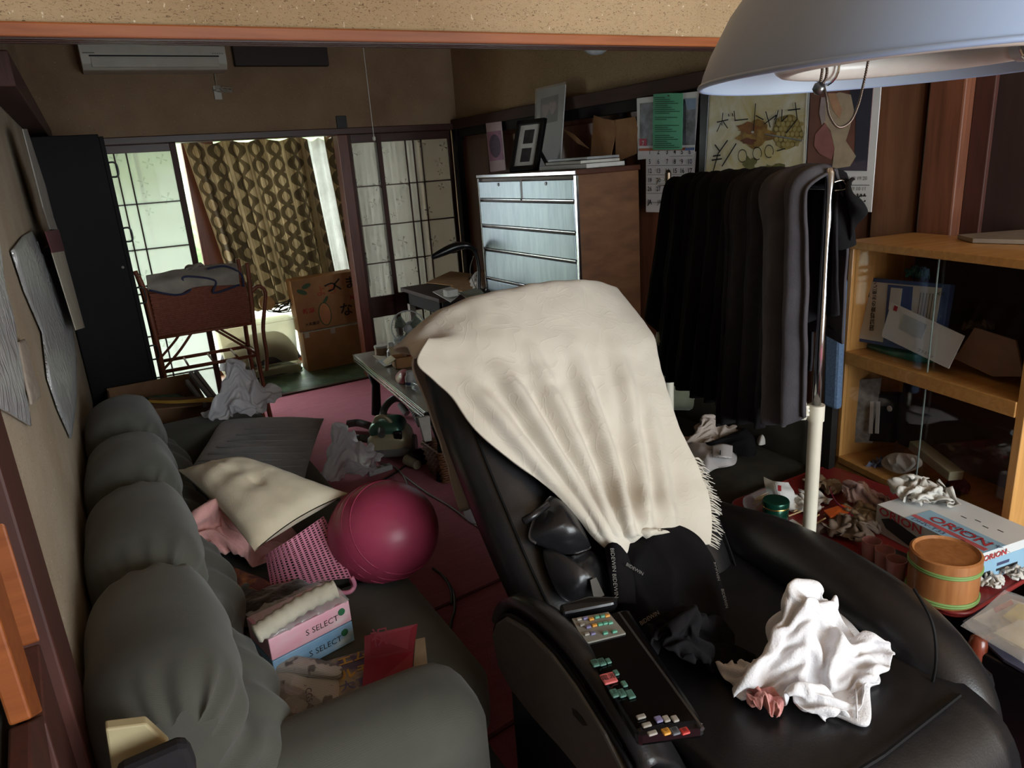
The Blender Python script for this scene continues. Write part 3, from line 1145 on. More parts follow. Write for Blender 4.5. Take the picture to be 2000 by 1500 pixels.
# ---- black blanket bunched on the seat
BLK = mat('black_fleece', (15, 14, 16), (20, 19, 21), 20, .95, sheen=0, spec=.15, bump=.3, bscale=120)
bl = thing('black_blanket', 'black fleece blanket with lettered binding bunched on the chair seat', 'blanket', (1.0, 1.05, .48))
bn = Vector((-.12, -.75, .65)).normalized()
bo = Vector((1.02, 1.06, .56))
bp = lambda a, b, l=0: PP(a, b, bo + bn * l, bn)
puff([bp(a, b) for a, b in ((1225, 1050), (1270, 1022), (1320, 1024), (1362, 1045), (1390, 1085), (1412, 1150), (1428, 1220), (1420, 1290), (1430, 1370), (1330, 1390), (1270, 1310), (1235, 1240), (1205, 1170), (1190, 1095), (1200, 1065))],
     bn, .05, .038, 8, 4, rings=26, na=110, power=3, crease=.7).build('blanket_body', BLK, bl, smooth=True)
MB().grid(displaced(surf([[bp(1186, 1070, .03), bp(1200, 1062, .05), bp(1222, 1085, .04)], [bp(1190, 1120, .05), bp(1206, 1115, .06), bp(1232, 1120, .05)], [bp(1200, 1180, .05), bp(1214, 1178, .06), bp(1240, 1180, .05)]], 10, 16), lambda u, v, p: .003 * nz(p, 20))).build('binding', BLK, bl, smooth=True, solid=.006)
cloth(CLOTH_HEAP, Matrix.Translation(P(1330, 1290, z=.489)) @ Matrix.Rotation(2.2, 4, 'Z'), (.70, .60, 1.0)).build('blanket_fold', BLK, bl, smooth=True, solid=.004, sub=1)
BW = mat('pale_lettering', (120, 118, 114), rough=.8)


def blet(px, py, qx, qy, lift, size=.012, txt='BIDEWIN'):
    a, b = bp(px, py, lift), bp(qx, qy, lift)
    lettering(bl, txt, frame(a, b - a, bn.cross(b - a)), size, BW)


blet(1192, 1070, 1196, 1110, .072)
blet(1196, 1120, 1200, 1160, .074)
blet(1252, 1222, 1300, 1192, .078)
blet(1222, 1104, 1252, 1122, .074, .010)
blet(1392, 1098, 1402, 1135, .03, .010)
blet(1408, 1150, 1418, 1190, .03, .010)

# ---- white towel dropped on the seat
WT = mat('white_terry', (222, 221, 224), (208, 206, 209), 8, .95, bump=.45, bscale=240, sheen=.25)
wt = thing('hand_towel', 'crumpled white terry towel lying on the chair seat', 'towel', P(1570, 1330, z=.49))
zs = .488
cloth(CLOTH_HEAP, Matrix.Translation(P(1562, 1330, z=zs)) @ Matrix.Rotation(radians(-62), 4, 'Z'), (.74, .78, 1.2)).build('towel_body', WT, wt, smooth=True, solid=.004, sub=1)
up = Vector((-.15, -.2, 1)).normalized()
for crn, bs_ in ((((1590, 1200), (1625, 1180), (1704, 1268), (1690, 1288), (1635, 1289), (1600, 1250)), (1640, 1250)), (((1640, 1312), (1702, 1306), (1720, 1330), (1700, 1342), (1698, 1413), (1640, 1398), (1610, 1380)), (1655, 1355))):
    puff([P(a, b, z=zs + .014) for a, b in crn], up, .008, .004, 12, 9, power=6, na=70, under=.006, base=P(*bs_, z=zs + .014)).build('corner', WT, wt, smooth=True)
for a, b, c, d in ((1630, 1205, 1642, 1286), (1625, 1210, 1636, 1286), (1672, 1345, 1674, 1402), (1692, 1312, 1706, 1334)):
    MB().tube([P(a, b, z=zs + .026), P((a + c) / 2, (b + d) / 2, z=zs + .028), P(c, d, z=zs + .022)], .0018, 5).build('hem_line', WT, wt, smooth=True)
PT = mat('pink_terry', (206, 150, 144), (186, 126, 122), 14, .95, bump=.5, bscale=200)
tag(cloth(CLOTH_BALL, Matrix.Translation(P(1484, 1372, z=.489)) @ Matrix.Rotation(1.4, 4, 'Z'), (.34, .24, .38)).build('washcloth', PT, smooth=True, solid=.003, sub=1), 'pink terry washcloth peeking from under the white towel', 'towel')
# ================================================================== SOFA
def corduroy():
    s = NT('grey_green_corduroy')
    co = s.coord()
    n = s.noise(co, 5, 4)
    c = s.ramp(n, [(.3, (78, 79, 71)), (.7, (62, 63, 56))])
    s.base(c)
    s.b.inputs['Roughness'].default_value = .95
    s.b.inputs['Sheen Weight'].default_value = .12
    w = s.n('ShaderNodeTexWave', wave_type='BANDS', bands_direction='Y')
    w.inputs['Scale'].default_value = 110
    w.inputs['Distortion'].default_value = .6
    s.l(co, w.inputs['Vector'])
    s.bump(s.mix(.65, w.outputs['Color'], s.noise(co, 260, 2)), .16, .003)
    return s.m


CORD = corduroy()
sofa = thing('sofa', 'long grey-green corduroy sofa with puffy tufted back along the left wall', 'sofa', (.2, 2.05, 0))
prof = [(-.160, .50), (-.166, .64), (-.155, .72), (-.11, .765), (-.04, .78), (.03, .760), (.065, .70), (.08, .63), (.09, .57), (.10, .50), (.105, .44), (.095, .40)]
pc = [Vector((x, 0, z)) for x, z in prof]
NP = 96
base = spline(pc, NP)
edges = [1.0, 1.47, 1.93, 2.37, 2.84]
for c in range(4):
    y0, y1 = edges[c], edges[c + 1]
    rows = []
    NV = 40
    for j in range(NV):
        v = j / (NV - 1)
        e = 1 - abs(2 * v - 1) ** 4
        row = []
        for i in range(NP):
            t = i / (NP - 1)
            p = base[i]
            a = base[min(i + 1, NP - 1)] - base[max(i - 1, 0)]
            n = Vector((-a.z, 0, a.x)).normalized()
            off = -.06 * (1 - e) ** 1.2
            # pleats gathered into the seam between cushions
            off += .012 * sin(t * 85 + 3 * nz((t * 6, c, 0), 1)) * max(0, 1 - min(v, 1 - v) * 5.5) * min(1, max(0, t - .22) * 6)
            # the lower front swells below a tufted line
            off += .022 * math.exp(-((t - .80) / .10) ** 2) * e - .020 * math.exp(-((t - .66) / .035) ** 2)
            for tv in (.25, .5, .75):
                d = ((t - .67) / .09) ** 2 + ((v - tv) / .10) ** 2
                off -= .020 * math.exp(-d)
                off += .016 * math.exp(-((v - tv - .125) / .07) ** 2) * math.exp(-((t - .80) / .1) ** 2)
            off += .005 * nz((t * 3, v * 4, c), 1, c)
            row.append(Vector((p.x, y0 + (y1 - y0) * v, p.z)) + n * off)
        rows.append(row)
    mb = MB().grid(rows)
    mb.add(rows[0], [tuple(range(NP))]).add(rows[-1], [tuple(range(NP))[::-1]])
    mb.build('back_cushion', CORD, sofa, smooth=True)
for c, (y0, y1) in enumerate(((1.20, 1.75), (1.75, 2.30), (2.30, 2.84))):
    rbox((.04, y0, .20), (.565, y1, .40), .06, .02, 12).build('seat_cushion', CORD, sofa, smooth=True)
# arms
for y0, y1, x1, z1, nm in ((.97, 1.19, .458, .535, 0), (2.84, 3.07, .46, .56, 1)):
    rbox((-.10, y0, .06), (x1, y1, z1), .085, .012, 12).build('armrest', CORD, sofa, smooth=True)
SOFD = mat('dark_sofa_base', (30, 28, 27), (36, 33, 31), 20, .9)
MB().box((-.15, .98, .05), (.53, 3.06, .22)).build('base', SOFD, sofa, bevel=.01)
MB().box((-.155, 1.0, .2), (-.08, 2.86, .6)).build('back_frame', SOFD, sofa, bevel=.01)
for x, y in ((-.1, 1.03), (.48, 1.03), (-.1, 3.0), (.48, 3.0)):
    MB().box((x - .025, y - .025, 0), (x + .025, y + .025, .06)).build('leg', W_BLACK, sofa)
# cream board and dark pad at the near end of the sofa
tag(MB().plate([P(a, b, y=.955) for a, b in ((205, 1415), (285, 1405), (330, 1446), (345, 1600), (240, 1640))], .02).build('cream_board', mat('cream_board', (176, 164, 128), (160, 146, 110), 8, .7), bevel=.003), 'cream board standing against the near end of the sofa', 'board')
tag(MB().plate([P(a, b, y=.90) for a, b in ((225, 1500), (345, 1448), (368, 1445), (382, 1480), (390, 1620), (240, 1680))], .03).build('dark_cushion_pad', mat('dark_pad', (24, 21, 26), rough=.9), bevel=.01), 'dark flat pad in front of the cream board beside the sofa', 'pad')

# ---- things lying on the sofa
ZS = .418
GREYC = mat('grey_cushion_fabric', (138, 138, 138), (120, 120, 121), 10, .95, bump=.3, bscale=160, sheen=.3)
gc = thing('floor_cushion', 'flat grey floor cushion with pleats on the far end of the sofa', 'cushion', (.38, 2.5, ZS))
a, b, c, d = P(398, 935, z=.50), P(655, 940, z=.47), P(575, 818, z=.52), P(400, 828, z=.56)
ctr = (a + b + c + d) / 4
Mf = frame(ctr, (b - a) + (c - d), (d - a) + (c - b))
mb = pillow(Mf, ((b - a).length + (c - d).length) / 2 * 1.02, ((d - a).length + (c - b).length) / 2, .10, 30, .022, 3, .03, .005, 10)
mb.build('cushion_body', GREYC, gc, smooth=True)
for k in range(7):
    t = -.42 + k * .1
    MB().tube([Mf @ Vector((-.18 + .02 * k, t * .5 - .02, .046)), Mf @ Vector((0, t * .5 - .03, .050)), Mf @ Vector((.20, t * .5 - .025, .044))], .0022, 5).build('pleat', GREYC, gc, smooth=True)

CREAMC = mat('cream_cushion_fabric', (212, 202, 178), (194, 182, 156), 6, .95, bump=.25, bscale=200, sheen=.2)
cc = thing('cushion', 'cream square cushion with a tufted centre lying on the pink basket', 'cushion', (.42, 1.95, .6))
A, B, C, D = P(348, 918, z=.66), P(497, 1076, z=.585), P(680, 964, z=.615), P(470, 893, z=.70)
ctr = (A + B + C + D) / 4
Mf = frame(ctr, (B - A) + (C - D), (D - A) + (C - B))
mb = MB()
N = 30
for sg in (1, -1):
    rows = []
    for j in range(N + 1):
        row = []
        for i in range(N + 1):
            u, v = i / N, j / N
            e = (1 - abs(2 * u - 1) ** 2.6) * (1 - abs(2 * v - 1) ** 2.6)
            pin = .05 * (1 - (2 * u - 1) ** 2) * abs(2 * v - 1) ** 3
            p = A * (1 - u) * (1 - v) + B * u * (1 - v) + C * u * v + D * (1 - u) * v
            p = p.lerp(ctr, .10 * (1 - (2 * u - 1) ** 2) * abs(2 * v - 1) ** 4 + .10 * (1 - (2 * v - 1) ** 2) * abs(2 * u - 1) ** 4)
            h = .055 * max(e, 0) ** .5
            dd = hypot(u - .55, v - .52)
            if sg > 0:
                h -= .008 * math.exp(-(dd / .06) ** 2) + .008 * math.exp(-((v - .52) / .05) ** 2) * math.exp(-abs(u - .55) / .25) + .006 * math.exp(-((u - .55) / .05) ** 2) * math.exp(-abs(v - .52) / .2)
                h += .006 * sin(u * 26 + 3 * v) * math.exp(-((u - .3) / .3) ** 2) * e * (v < .6) + .004 * nz((u, v, 1), 8)
            row.append(p + Mf.col[2].to_3d() * sg * max(h, .002))
        rows.append(row if sg > 0 else row[::-1])
    mb.grid(rows)
mb.build('cushion_body', CREAMC, cc, smooth=True)

# pink perforated basket, tipped on its side
PINKP = mat('pink_plastic', (214, 140, 166), (202, 126, 152), 10, .45)
pb = thing('laundry_basket', 'pink slotted plastic basket tipped over under the cream cushion', 'basket', (.35, 1.75, ZS))


def lattice(corners, nu, nv, bulge=0, hw=.62, hh=.58, nrm=None):
    """a sheet with rows of slots cut through it"""
    a, b, c, d = corners
    us = [0]
    for i in range(nu):
        us += [(i + (1 - hw) / 2) / nu, (i + (1 + hw) / 2) / nu]
    us.append(1)
    vs = [0]
    for j in range(nv):
        vs += [(j + (1 - hh) / 2) / nv, (j + (1 + hh) / 2) / nv]
    vs.append(1)
    n = (b - a).cross(d - a).normalized() if nrm is None else nrm
    pts = [[a * (1 - u) * (1 - v) + b * u * (1 - v) + c * u * v + d * (1 - u) * v + n * bulge * sin(pi * v) for u in us] for v in vs]
    w = len(us)
    mb = MB()
    fs = []
    for j in range(len(vs) - 1):
        for i in range(w - 1):
            if i % 2 == 1 and j % 2 == 1:
                continue
            fs.append((j * w + i, j * w + i + 1, (j + 1) * w + i + 1, (j + 1) * w + i))
    mb.add([p for r in pts for p in r], fs)
    return mb


q = [P(518, 1085, z=.50), P(530, 1152, z=.43), P(592, 1142, z=.45), P(560, 1058, z=.55)]
lattice([q[0], q[1], q[2], q[3]], 16, 6, .004).build('end_wall', PINKP, pb, solid=.003)
q2 = [P(560, 1058, z=.55), P(592, 1142, z=.45), P(686, 1128, z=.47), P(632, 1008, z=.57)]
lattice(q2, 24, 9, .012).build('side_wall', PINKP, pb, solid=.003)
MB().tube(spline([P(530, 1156, z=.43), P(595, 1147, z=.448), P(672, 1158, z=.43), P(692, 1145, z=.44), P(687, 1128, z=.47)], 24), .006, 8).build('rim', PINKP, pb, smooth=True)
q3 = [P(632, 1008, z=.57), P(686, 1128, z=.47), P(690, 1150, z=.425), P(650, 1030, z=.44)]
lattice(q3, 18, 3).build('side_wall', PINKP, pb, solid=.003)

PINKT = mat('pale_pink_towel', (216, 164, 158), (196, 140, 136), 9, .95, bump=.5, bscale=180, sheen=.3)
pt = thing('pink_towel', 'pale pink towel bunched between the sofa back and the cream cushion', 'towel', (.2, 1.9, ZS))
cloth(CLOTH_HEAP, Matrix.Translation(P(462, 1092, z=ZS + .004)) @ Matrix.Rotation(2.2, 4, 'Z'), (1.0, .82, 1.5)).build('towel_body', PINKT, pt, smooth=True, solid=.004, sub=1)
tag(puff([P(a, b, z=.44) for a, b in ((440, 1105), (480, 1118), (525, 1135), (528, 1165), (490, 1175), (455, 1160), (440, 1135))], (0, -.4, .9), .035, .012, 18, 8, crease=.4).build('patterned_cloth', mat('brown_floral_cloth', (150, 96, 60), (90, 50, 50), 30, .9, contrast=.08)), 'brown patterned cloth crumpled under the pink towel', 'cloth')

# maroon exercise ball, half deflated, ribbed
BALL = mat('maroon_rubber', (168, 66, 94), (152, 56, 84), 6, .38, spec=.4)
cb = Vector((.512, 1.72, .520))
mb = MB()
rows = []
for j in range(41):
    th = pi * j / 40
    row = []
    for k in range(64):
        ph = 2 * pi * k / 64
        r = .146 * (1 + .006 * (abs(sin(th * 16)) ** 8))
        row.append(cb + Vector((r * sin(th) * cos(ph) * 1.02, r * sin(th) * sin(ph), max(r * cos(th) * .92, -.100))))
    rows.append(row)
mb.grid(rows, True)
ball = thing('exercise_ball', 'maroon ribbed exercise ball resting on the sofa edge', 'ball', (.512, 1.72, ZS + .002))
mb.build('ball_skin', BALL, ball, smooth=True)
for k in range(8):
    t = -1.0 + k * .2
    ax = Vector((.35, -.75, .55)).normalized()
    e1 = ax.orthogonal().normalized()
    e2 = ax.cross(e1)
    rr = .147
    pts = [cb + (ax * sin(t) + (e1 * cos(s) + e2 * sin(s)) * cos(t)) * rr for s in [2 * pi * i / 48 for i in range(48)]]
    pts = [Vector((p.x, p.y, cb.z + (p.z - cb.z) * .925)) for p in pts]
    pts = [p for p in pts if p.z > cb.z - .095 and (p - cb).dot(ax) > -1]
    MB().tube(pts, .0016, 5).build('rib', BALL, ball, smooth=True)

# dark fuzzy throw under the basket
tag(puff([P(a, b, z=ZS + .01) for a, b in ((430, 1150), (500, 1155), (560, 1145), (640, 1140), (665, 1165), (600, 1185), (530, 1215), (470, 1225), (440, 1200))], (0, -.2, 1), .04, .014, 16, 9, na=70, rings=14).build('throw', mat('dark_fuzzy_fabric', (54, 50, 44), (38, 35, 31), 50, 1, bump=.9, bscale=90, sheen=.5), smooth=True), 'dark brown fuzzy throw crumpled behind the tissue boxes', 'throw')

# ---- pack of tissue boxes in a torn film
tz = .445
A, B = P(505, 1250, z=.54), P(665, 1172, z=.54)      # top front edge
C, D = P(530, 1292, z=.475), P(680, 1222, z=.475)
ux = (B - A).normalized()
uz = Vector((0, 0, 1))
uy = uz.cross(ux)
W = (B - A).length
tm = frame(C + Vector((0, 0, -.05)), ux, uy)
tis = thing('tissue_box', 'pink tissue box, upper one of the wrapped pair on the sofa', 'tissue box', M=frame(P(532, 1292, z=.478) + Vector((0, 0, .001)), ux, uy), group='tissue boxes in torn film')
PINKB = NT('pink_cloud_print')
_co = PINKB.coord((1, 1, 2))
PINKB.base(PINKB.ramp(PINKB.noise(_co, 10, 3), [(.35, (226, 158, 176)), (.6, (222, 178, 190)), (.75, (228, 206, 212))]))
PINKB = PINKB.m
BLUEB = NT('blue_cloud_print')
_co = BLUEB.coord((1, 1, 2))
BLUEB.base(BLUEB.ramp(BLUEB.noise(_co, 10, 3), [(.35, (112, 158, 196)), (.6, (140, 178, 208)), (.75, (196, 214, 226))]))
BLUEB = BLUEB.m
GRN = mat('green_mark', (40, 110, 70), rough=.7)


def tissuebox(root, m, label_txt):
    rbx = MB().box((0, 0, 0), (W, .115, .052)).build('carton', m, root, local=True, bevel=.002)
    Mw = WM[root.name]
    lettering(rbx, label_txt, Mw @ frame((W * .42, -.0006, .018), (1, 0, 0), (0, 0, 1)), .020, INK)
    mk = MB()
    mk.lathe([(.0085, 0), (.0085, .0012)], 14, frame((W - .022, -.0005, .034), (1, 0, 0), (0, 0, 1)))
    mk.build('mark', GRN, rbx, local=True)


tissuebox(tis, PINKB, 'S SELECT')
tis2 = thing('tissue_box', 'blue tissue box, lower one of the wrapped pair on the sofa', 'tissue box', M=frame(P(532, 1292, z=.478) - Vector((0, 0, .053)), ux, uy), group='tissue boxes in torn film')
tissuebox(tis2, BLUEB, 'S SELECT')
FILM = mat('clear_film', (225, 225, 222), rough=.12, see=.72, bump=.6, bscale=30, spec=.8)
Mw = WM[tis.name]
rows = [[Mw @ Vector((W * u, -.002 + .125 * v, .056 + .012 * sin(pi * v) + .010 * nz((u * 5, v * 3, 1), 2))) for u in [i / 24 for i in range(25)]] for v in [j / 10 for j in range(11)]]
tag(MB().grid(rows).build('film_wrap', FILM, smooth=True, solid=.0008), 'crinkled clear film over the top of the tissue boxes', 'film')
sk = mat('white_padding', (176, 170, 154), (152, 146, 130), 18, .9, bump=.4)
tag(MB().tube(spline([P(498, 1240, z=.565), P(540, 1212, z=.575), P(600, 1175, z=.585), P(655, 1150, z=.59)], 20), [.018, .022] * 10, 12).build('padding_roll', sk, smooth=True), 'rolled white padding on top of the tissue boxes', 'padding')

# ---- newspaper, magazine, red folder
NEWS = NT('newsprint')
_co = NEWS.coord()
_w = NEWS.n('ShaderNodeTexWave', wave_type='BANDS', bands_direction='DIAGONAL')
_w.inputs['Scale'].default_value = 130
NEWS.l(_co, _w.inputs['Vector'])
_a = NEWS.ramp(_w.outputs['Color'], [(.40, (176, 173, 166)), (.75, (134, 131, 126))])
_b = NEWS.noise(_co, 26, 2)
NEWS.base(NEWS.mix(NEWS.ramp(_b, [(.55, (0, 0, 0, 1)), (.6, (1, 1, 1, 1))]), _a, (92, 88, 86)))
NEWS.b.inputs['Roughness'].default_value = .9
NEWS = NEWS.m
nw = thing('newspaper', 'loosely folded newspaper on the near sofa seat', 'newspaper', (.25, 1.3, ZS))
for k, pts in enumerate((((438, 1262), (500, 1275), (560, 1280), (660, 1298), (655, 1320), (580, 1315), (515, 1312), (470, 1300)), ((515, 1312), (600, 1322), (658, 1325), (650, 1385), (590, 1360), (530, 1335)))):
    puff([P(a, b, z=.45 - .015 * k) for a, b in pts], (0, -.2, 1), .012, .010, 12, 4 + k, na=60, crease=.7, power=5, under=.01).build('sheet', NEWS, nw)
mg = thing('magazine', 'open magazine with big yellow lettering on the sofa seat', 'magazine', P(700, 1330, z=ZS))
MAGP = mat('mottled_magazine_page', (150, 136, 108), (78, 66, 84), 22, .6, contrast=.1)
o = MB().plate([P(a, b, z=.428) for a, b in ((632, 1295), (722, 1270), (712, 1345), (672, 1372), (645, 1365))], .008).build('page', MAGP, mg, bevel=.001)
YEL = mat('yellow_print', (190, 150, 60), rough=.8)
for i, t in enumerate(('エムハ', 'ルモリ')):
    lettering(mg, t, frame(P(660 + i * 6, 1302 + i * 26, z=.4335), P(720, 1280, z=.4335) - P(660, 1300, z=.4335), P(660, 1280, z=.4335) - P(672, 1320, z=.4335)), .035, YEL, bold=.0008)
lettering(mg, '大丈', frame(P(664, 1352, z=.4335), P(720, 1330, z=.4335) - P(660, 1350, z=.4335), P(660, 1280, z=.4335) - P(672, 1320, z=.4335)), .035, mat('blue_print', (90, 96, 140), rough=.8))
rf = thing('red_folder', 'dark red paper folder standing open on the sofa seat', 'folder', P(760, 1350, z=ZS))
RED = mat('dark_red_card', (116, 16, 32), (102, 12, 27), 12, .6)
q = [P(712, 1242, z=.50), P(816, 1218, z=.51), P(808, 1272, z=.47), P(712, 1290, z=.455)]
MB().plate(q, .002).build('upper_leaf', RED, rf)
MB().plate([q[3], q[2], P(804, 1325, z=.445), P(706, 1362, z=.435)], .002).build('lower_leaf', mat('red_card', (128, 18, 40), (114, 14, 34), 12, .55), rf)
lettering(rf, '祝', frame(P(726, 1262, z=.503), q[1] - q[0], q[0] - q[3]), .04, mat('dark_red_print', (96, 14, 30), rough=.8))
tag(MB().plate([P(a, b, z=.43) for a, b in ((812, 1250), (830, 1246), (836, 1308), (806, 1322))], .004).build('leaflet', mat('cream_paper', (176, 160, 134), rough=.9)), 'cream leaflet half under the dark red folder', 'leaflet')
tb = thing('plastic_bag', 'crumpled see-through bag with printed letters on the near sofa seat', 'plastic bag', P(570, 1350, z=ZS))
puff([P(a, b, z=.425) for a, b in ((515, 1330), (560, 1335), (640, 1370), (650, 1395), (600, 1410), (555, 1412), (525, 1380))], (0, -.3, 1), .03, .010, 20, 12, crease=.6).build('bag_film', mat('hazy_film', (190, 186, 178), rough=.25, see=.55, bump=.5, bscale=30), tb, smooth=True)
lettering(tb, 'CGS-0', frame(P(596, 1345, z=.462), P(600, 1385, z=.45) - P(596, 1345, z=.462), P(620, 1345, z=.46) - P(596, 1345, z=.46)), .018, INK)
# litter by the sofa at the bottom of the picture
tag(puff([P(a, b, z=.02) for a, b in ((860, 1475), (905, 1445), (930, 1430), (955, 1450), (962, 1490), (930, 1520), (880, 1510))], (0, -.2, 1), .06, .02, 14, 21, crease=.6).build('paper_bag', mat('tan_paper', (176, 150, 124), (150, 124, 100), 10, .85)), 'crumpled tan paper bag on the floor by the sofa arm', 'paper bag')
tag(puff([P(a, b, z=.03) for a, b in ((800, 1500), (830, 1482), (870, 1486), (888, 1510), (860, 1540), (810, 1535))], (0, -.2, 1), .05, .02, 18, 31, crease=.7).build('crumpled_wrapper', mat('white_film_wrap', (200, 198, 196), rough=.25, see=.2)), 'crumpled white wrapper on the floor in front of the tan paper bag', 'wrapper')

# ================================================================== LEFT WALL AND CORNER
FOIL = NT('silver_foil')
_co = FOIL.coord((1, 1.6, .22))
_n = FOIL.noise(_co, 26, 4, .6)
FOIL.base((190, 192, 194))
FOIL.b.inputs['Metallic'].default_value = .45
FOIL.b.inputs['Roughness'].default_value = .3
FOIL.bump(_n, 1.0, .02)
FOIL = FOIL.m


def wallsheet(name, pts, m, label, cat, lift=.012, amp=.006, seed=0, na=60, freq=14, group=None):
    pl = [P(a, b, x=XL + lift) for a, b in pts]
    mb = puff(pl, (1, 0, 0), .004, amp, freq, seed, rings=14, na=na, power=6, crease=.5, under=.003, sharp=True)
    # keep the outline crisp: no spline overshoot beyond the wall
    for v in mb.v:
        v.x = max(v.x, XL + .002)
    return tag(mb.build(name, m, smooth=True), label, cat, group)


wallsheet('foil_sheet', ((24, 490), (45, 462), (64, 450), (74, 500), (92, 480), (112, 468), (128, 560), (142, 640), (150, 700), (150, 780), (140, 857), (115, 800), (95, 740), (84, 650), (50, 570)), FOIL, 'torn silver foil sheet taped to the left wall nearer the window', 'foil', .008, .008, 3, 90)
wallsheet('foil_sheet', ((-40, 470), (0, 470), (12, 560), (30, 640), (45, 740), (62, 832), (30, 812), (0, 795), (-40, 770)), FOIL, 'torn silver foil sheet at the left edge of the picture', 'foil', .008, .008, 9, 80)
wallsheet('paper_note', ((36, 668), (48, 662), (62, 720), (80, 775), (62, 790), (50, 740)), mat('handwritten_note', (150, 140, 128), (128, 116, 104), 60, .9), 'narrow handwritten note hanging between the foil sheets', 'note', .01, .004, 2)
# long paper strip hanging near the wardrobe, standing off the wall
st = [P(a, b, x=XL + .05) for a, b in ((44, 252), (52, 252), (88, 362), (104, 425), (112, 448), (98, 448), (84, 405))]
tag(MB().plate(st, .003).build('wall_calendar', mat('yellowed_paper', (150, 146, 138), (128, 124, 118), 14, .9)), 'long narrow paper calendar hanging on the left wall near the wardrobe', 'calendar')
sp = thing('paper_strip', 'long curled paper strip with a maroon band on the left wall', 'paper', P(130, 560, x=XL))
MB().plate([P(a, b, x=XL + .045) for a, b in ((100, 490), (124, 488), (165, 640), (148, 645))], .003).build('strip', mat('cream_strip', (190, 182, 164), (170, 162, 146), 14, .9), sp)
MB().plate([P(a, b, x=XL + .047) for a, b in ((88, 452), (114, 448), (126, 490), (102, 494))], .003).build('band', mat('maroon_band', (110, 60, 66), rough=.8), sp)

# tall black wardrobe with loop handles
BLKW = mat('black_stained_wood', (15, 14, 16), (20, 19, 21), 8, .7, spec=.2, stretch=(1, 1, .15))
wd = thing('wardrobe', 'tall narrow black cupboard with loop handles in the left corner', 'cupboard', (0, 4.3, 0))
WX, WY0, WY1, WZ = .118, 3.80, 4.72, 1.69
MB().box((XL + .004, WY0, 0), (WX - .018, WY1, WZ)).build('body', BLKW, wd, bevel=.004)
for k in range(2):
    y0 = WY0 + .46 * k
    dr = MB().box((WX - .018, y0 + .004, .04), (WX, y0 + .456, WZ - .01)).build('door', BLKW, wd, bevel=.002)
for (a, b, c, d) in ((205, 318, 214, 346), (237, 446, 246, 472), (268, 562, 277, 592), (292, 676, 299, 702)):
    z1, z0 = P(a, b, x=WX + .02).z, P(c, d, x=WX + .02).z
    yy = WY0 + .06
    z1, z0 = P(a, b, y=yy).z, P(c, d, y=yy).z
    MB().tube(spline([(WX, yy, z1), (WX + .020, yy, z1), (WX + .030, yy, z1 - .012), (WX + .030, yy, z0 + .012), (WX + .020, yy, z0), (WX, yy, z0)], 18), .0042, 8).build('handle', PLASTIC_BLK, wd, smooth=True)
MB().lathe([(.006, 0), (.006, .004)], 10, frame(P(240, 522, y=WY0 - .002), (1, 0, 0), (0, 0, 1))).build('screw', GREYTRIM, wd)

# rattan rack with a hamper, a folded quilt on top
RAT = wood('rattan_cane', (150, 86, 58), (118, 64, 44), 2, 9, .45)
WICK = mat('woven_rattan', (168, 100, 76), (136, 76, 56), 60, .7)
rk = thing('rattan_rack', 'brown rattan rack with a woven hamper by the glass door', 'rack', (.4, 4.35, 0))
RY0, RY1 = 4.20, 4.48
rx0, rx1 = .168, .655


def tubep(pts, r, name, m=RAT, parent=rk, n=10, k=16):
    return MB().tube(spline(pts, k), r, n).build(name, m, parent, smooth=True)


for y in (RY0, RY1):
    tubep([(rx0 - .01, y, 0), (rx0, y, .5), (rx0 - .005, y, .9), (rx0 - .02, y, 1.02)], .013, 'post')
    tubep([(rx1 + .02, y, 0), (rx1 + .005, y, .5), (rx1 + .03, y, .9), (rx1 + .035, y, 1.02)], .013, 'post')
    tubep([(rx0, y, .50), (rx1 + .01, y, .50)], .010, 'crossbar', k=2)
    tubep([(rx0, y, .51), (rx0 + .1, y, .60), (rx0 + .18, y, .69)], .007, 'brace')
    tubep([(rx1, y, .51), (rx1 - .1, y, .60), (rx1 - .20, y, .69)], .007, 'brace')
for x in (rx0, rx1 + .01):
    tubep([(x, RY0, .50), (x, RY1, .50)], .009, 'crossbar', k=2)
for i in range(3):
    x = rx0 + .13 + .13 * i
    tubep([(x, RY0, .50), (x, RY1, .50)], .006, 'shelf_rod', k=2)
# curved cane handle at the right
tubep([(rx1 + .03, RY0, .86), (rx1 + .075, RY0, .885), (rx1 + .105, RY0, .85), (rx1 + .09, RY0, .77), (rx1 + .06, RY0, .64), (rx1 + .055, RY0, .50), (rx1 + .04, RY0, .40)], .011, 'arm', k=30)
# hamper: woven weft strips over stakes
hp = MB().box((rx0 + .015, RY0 + .004, .685), (rx1 + .005, RY1 - .01, .925)).build('hamper_body', WICK, rk)
wv = MB()
for j in range(22):
    z = .69 + j * .0108
    pts = []
    for i in range(53):
        x = rx0 + .012 + (rx1 - rx0 - .002) * i / 52
        pts.append((x, RY0 - .001 - .004 * (1 if (i + j) % 2 else -1) * .9, z))
    wv.tube(pts, .0042, 5)

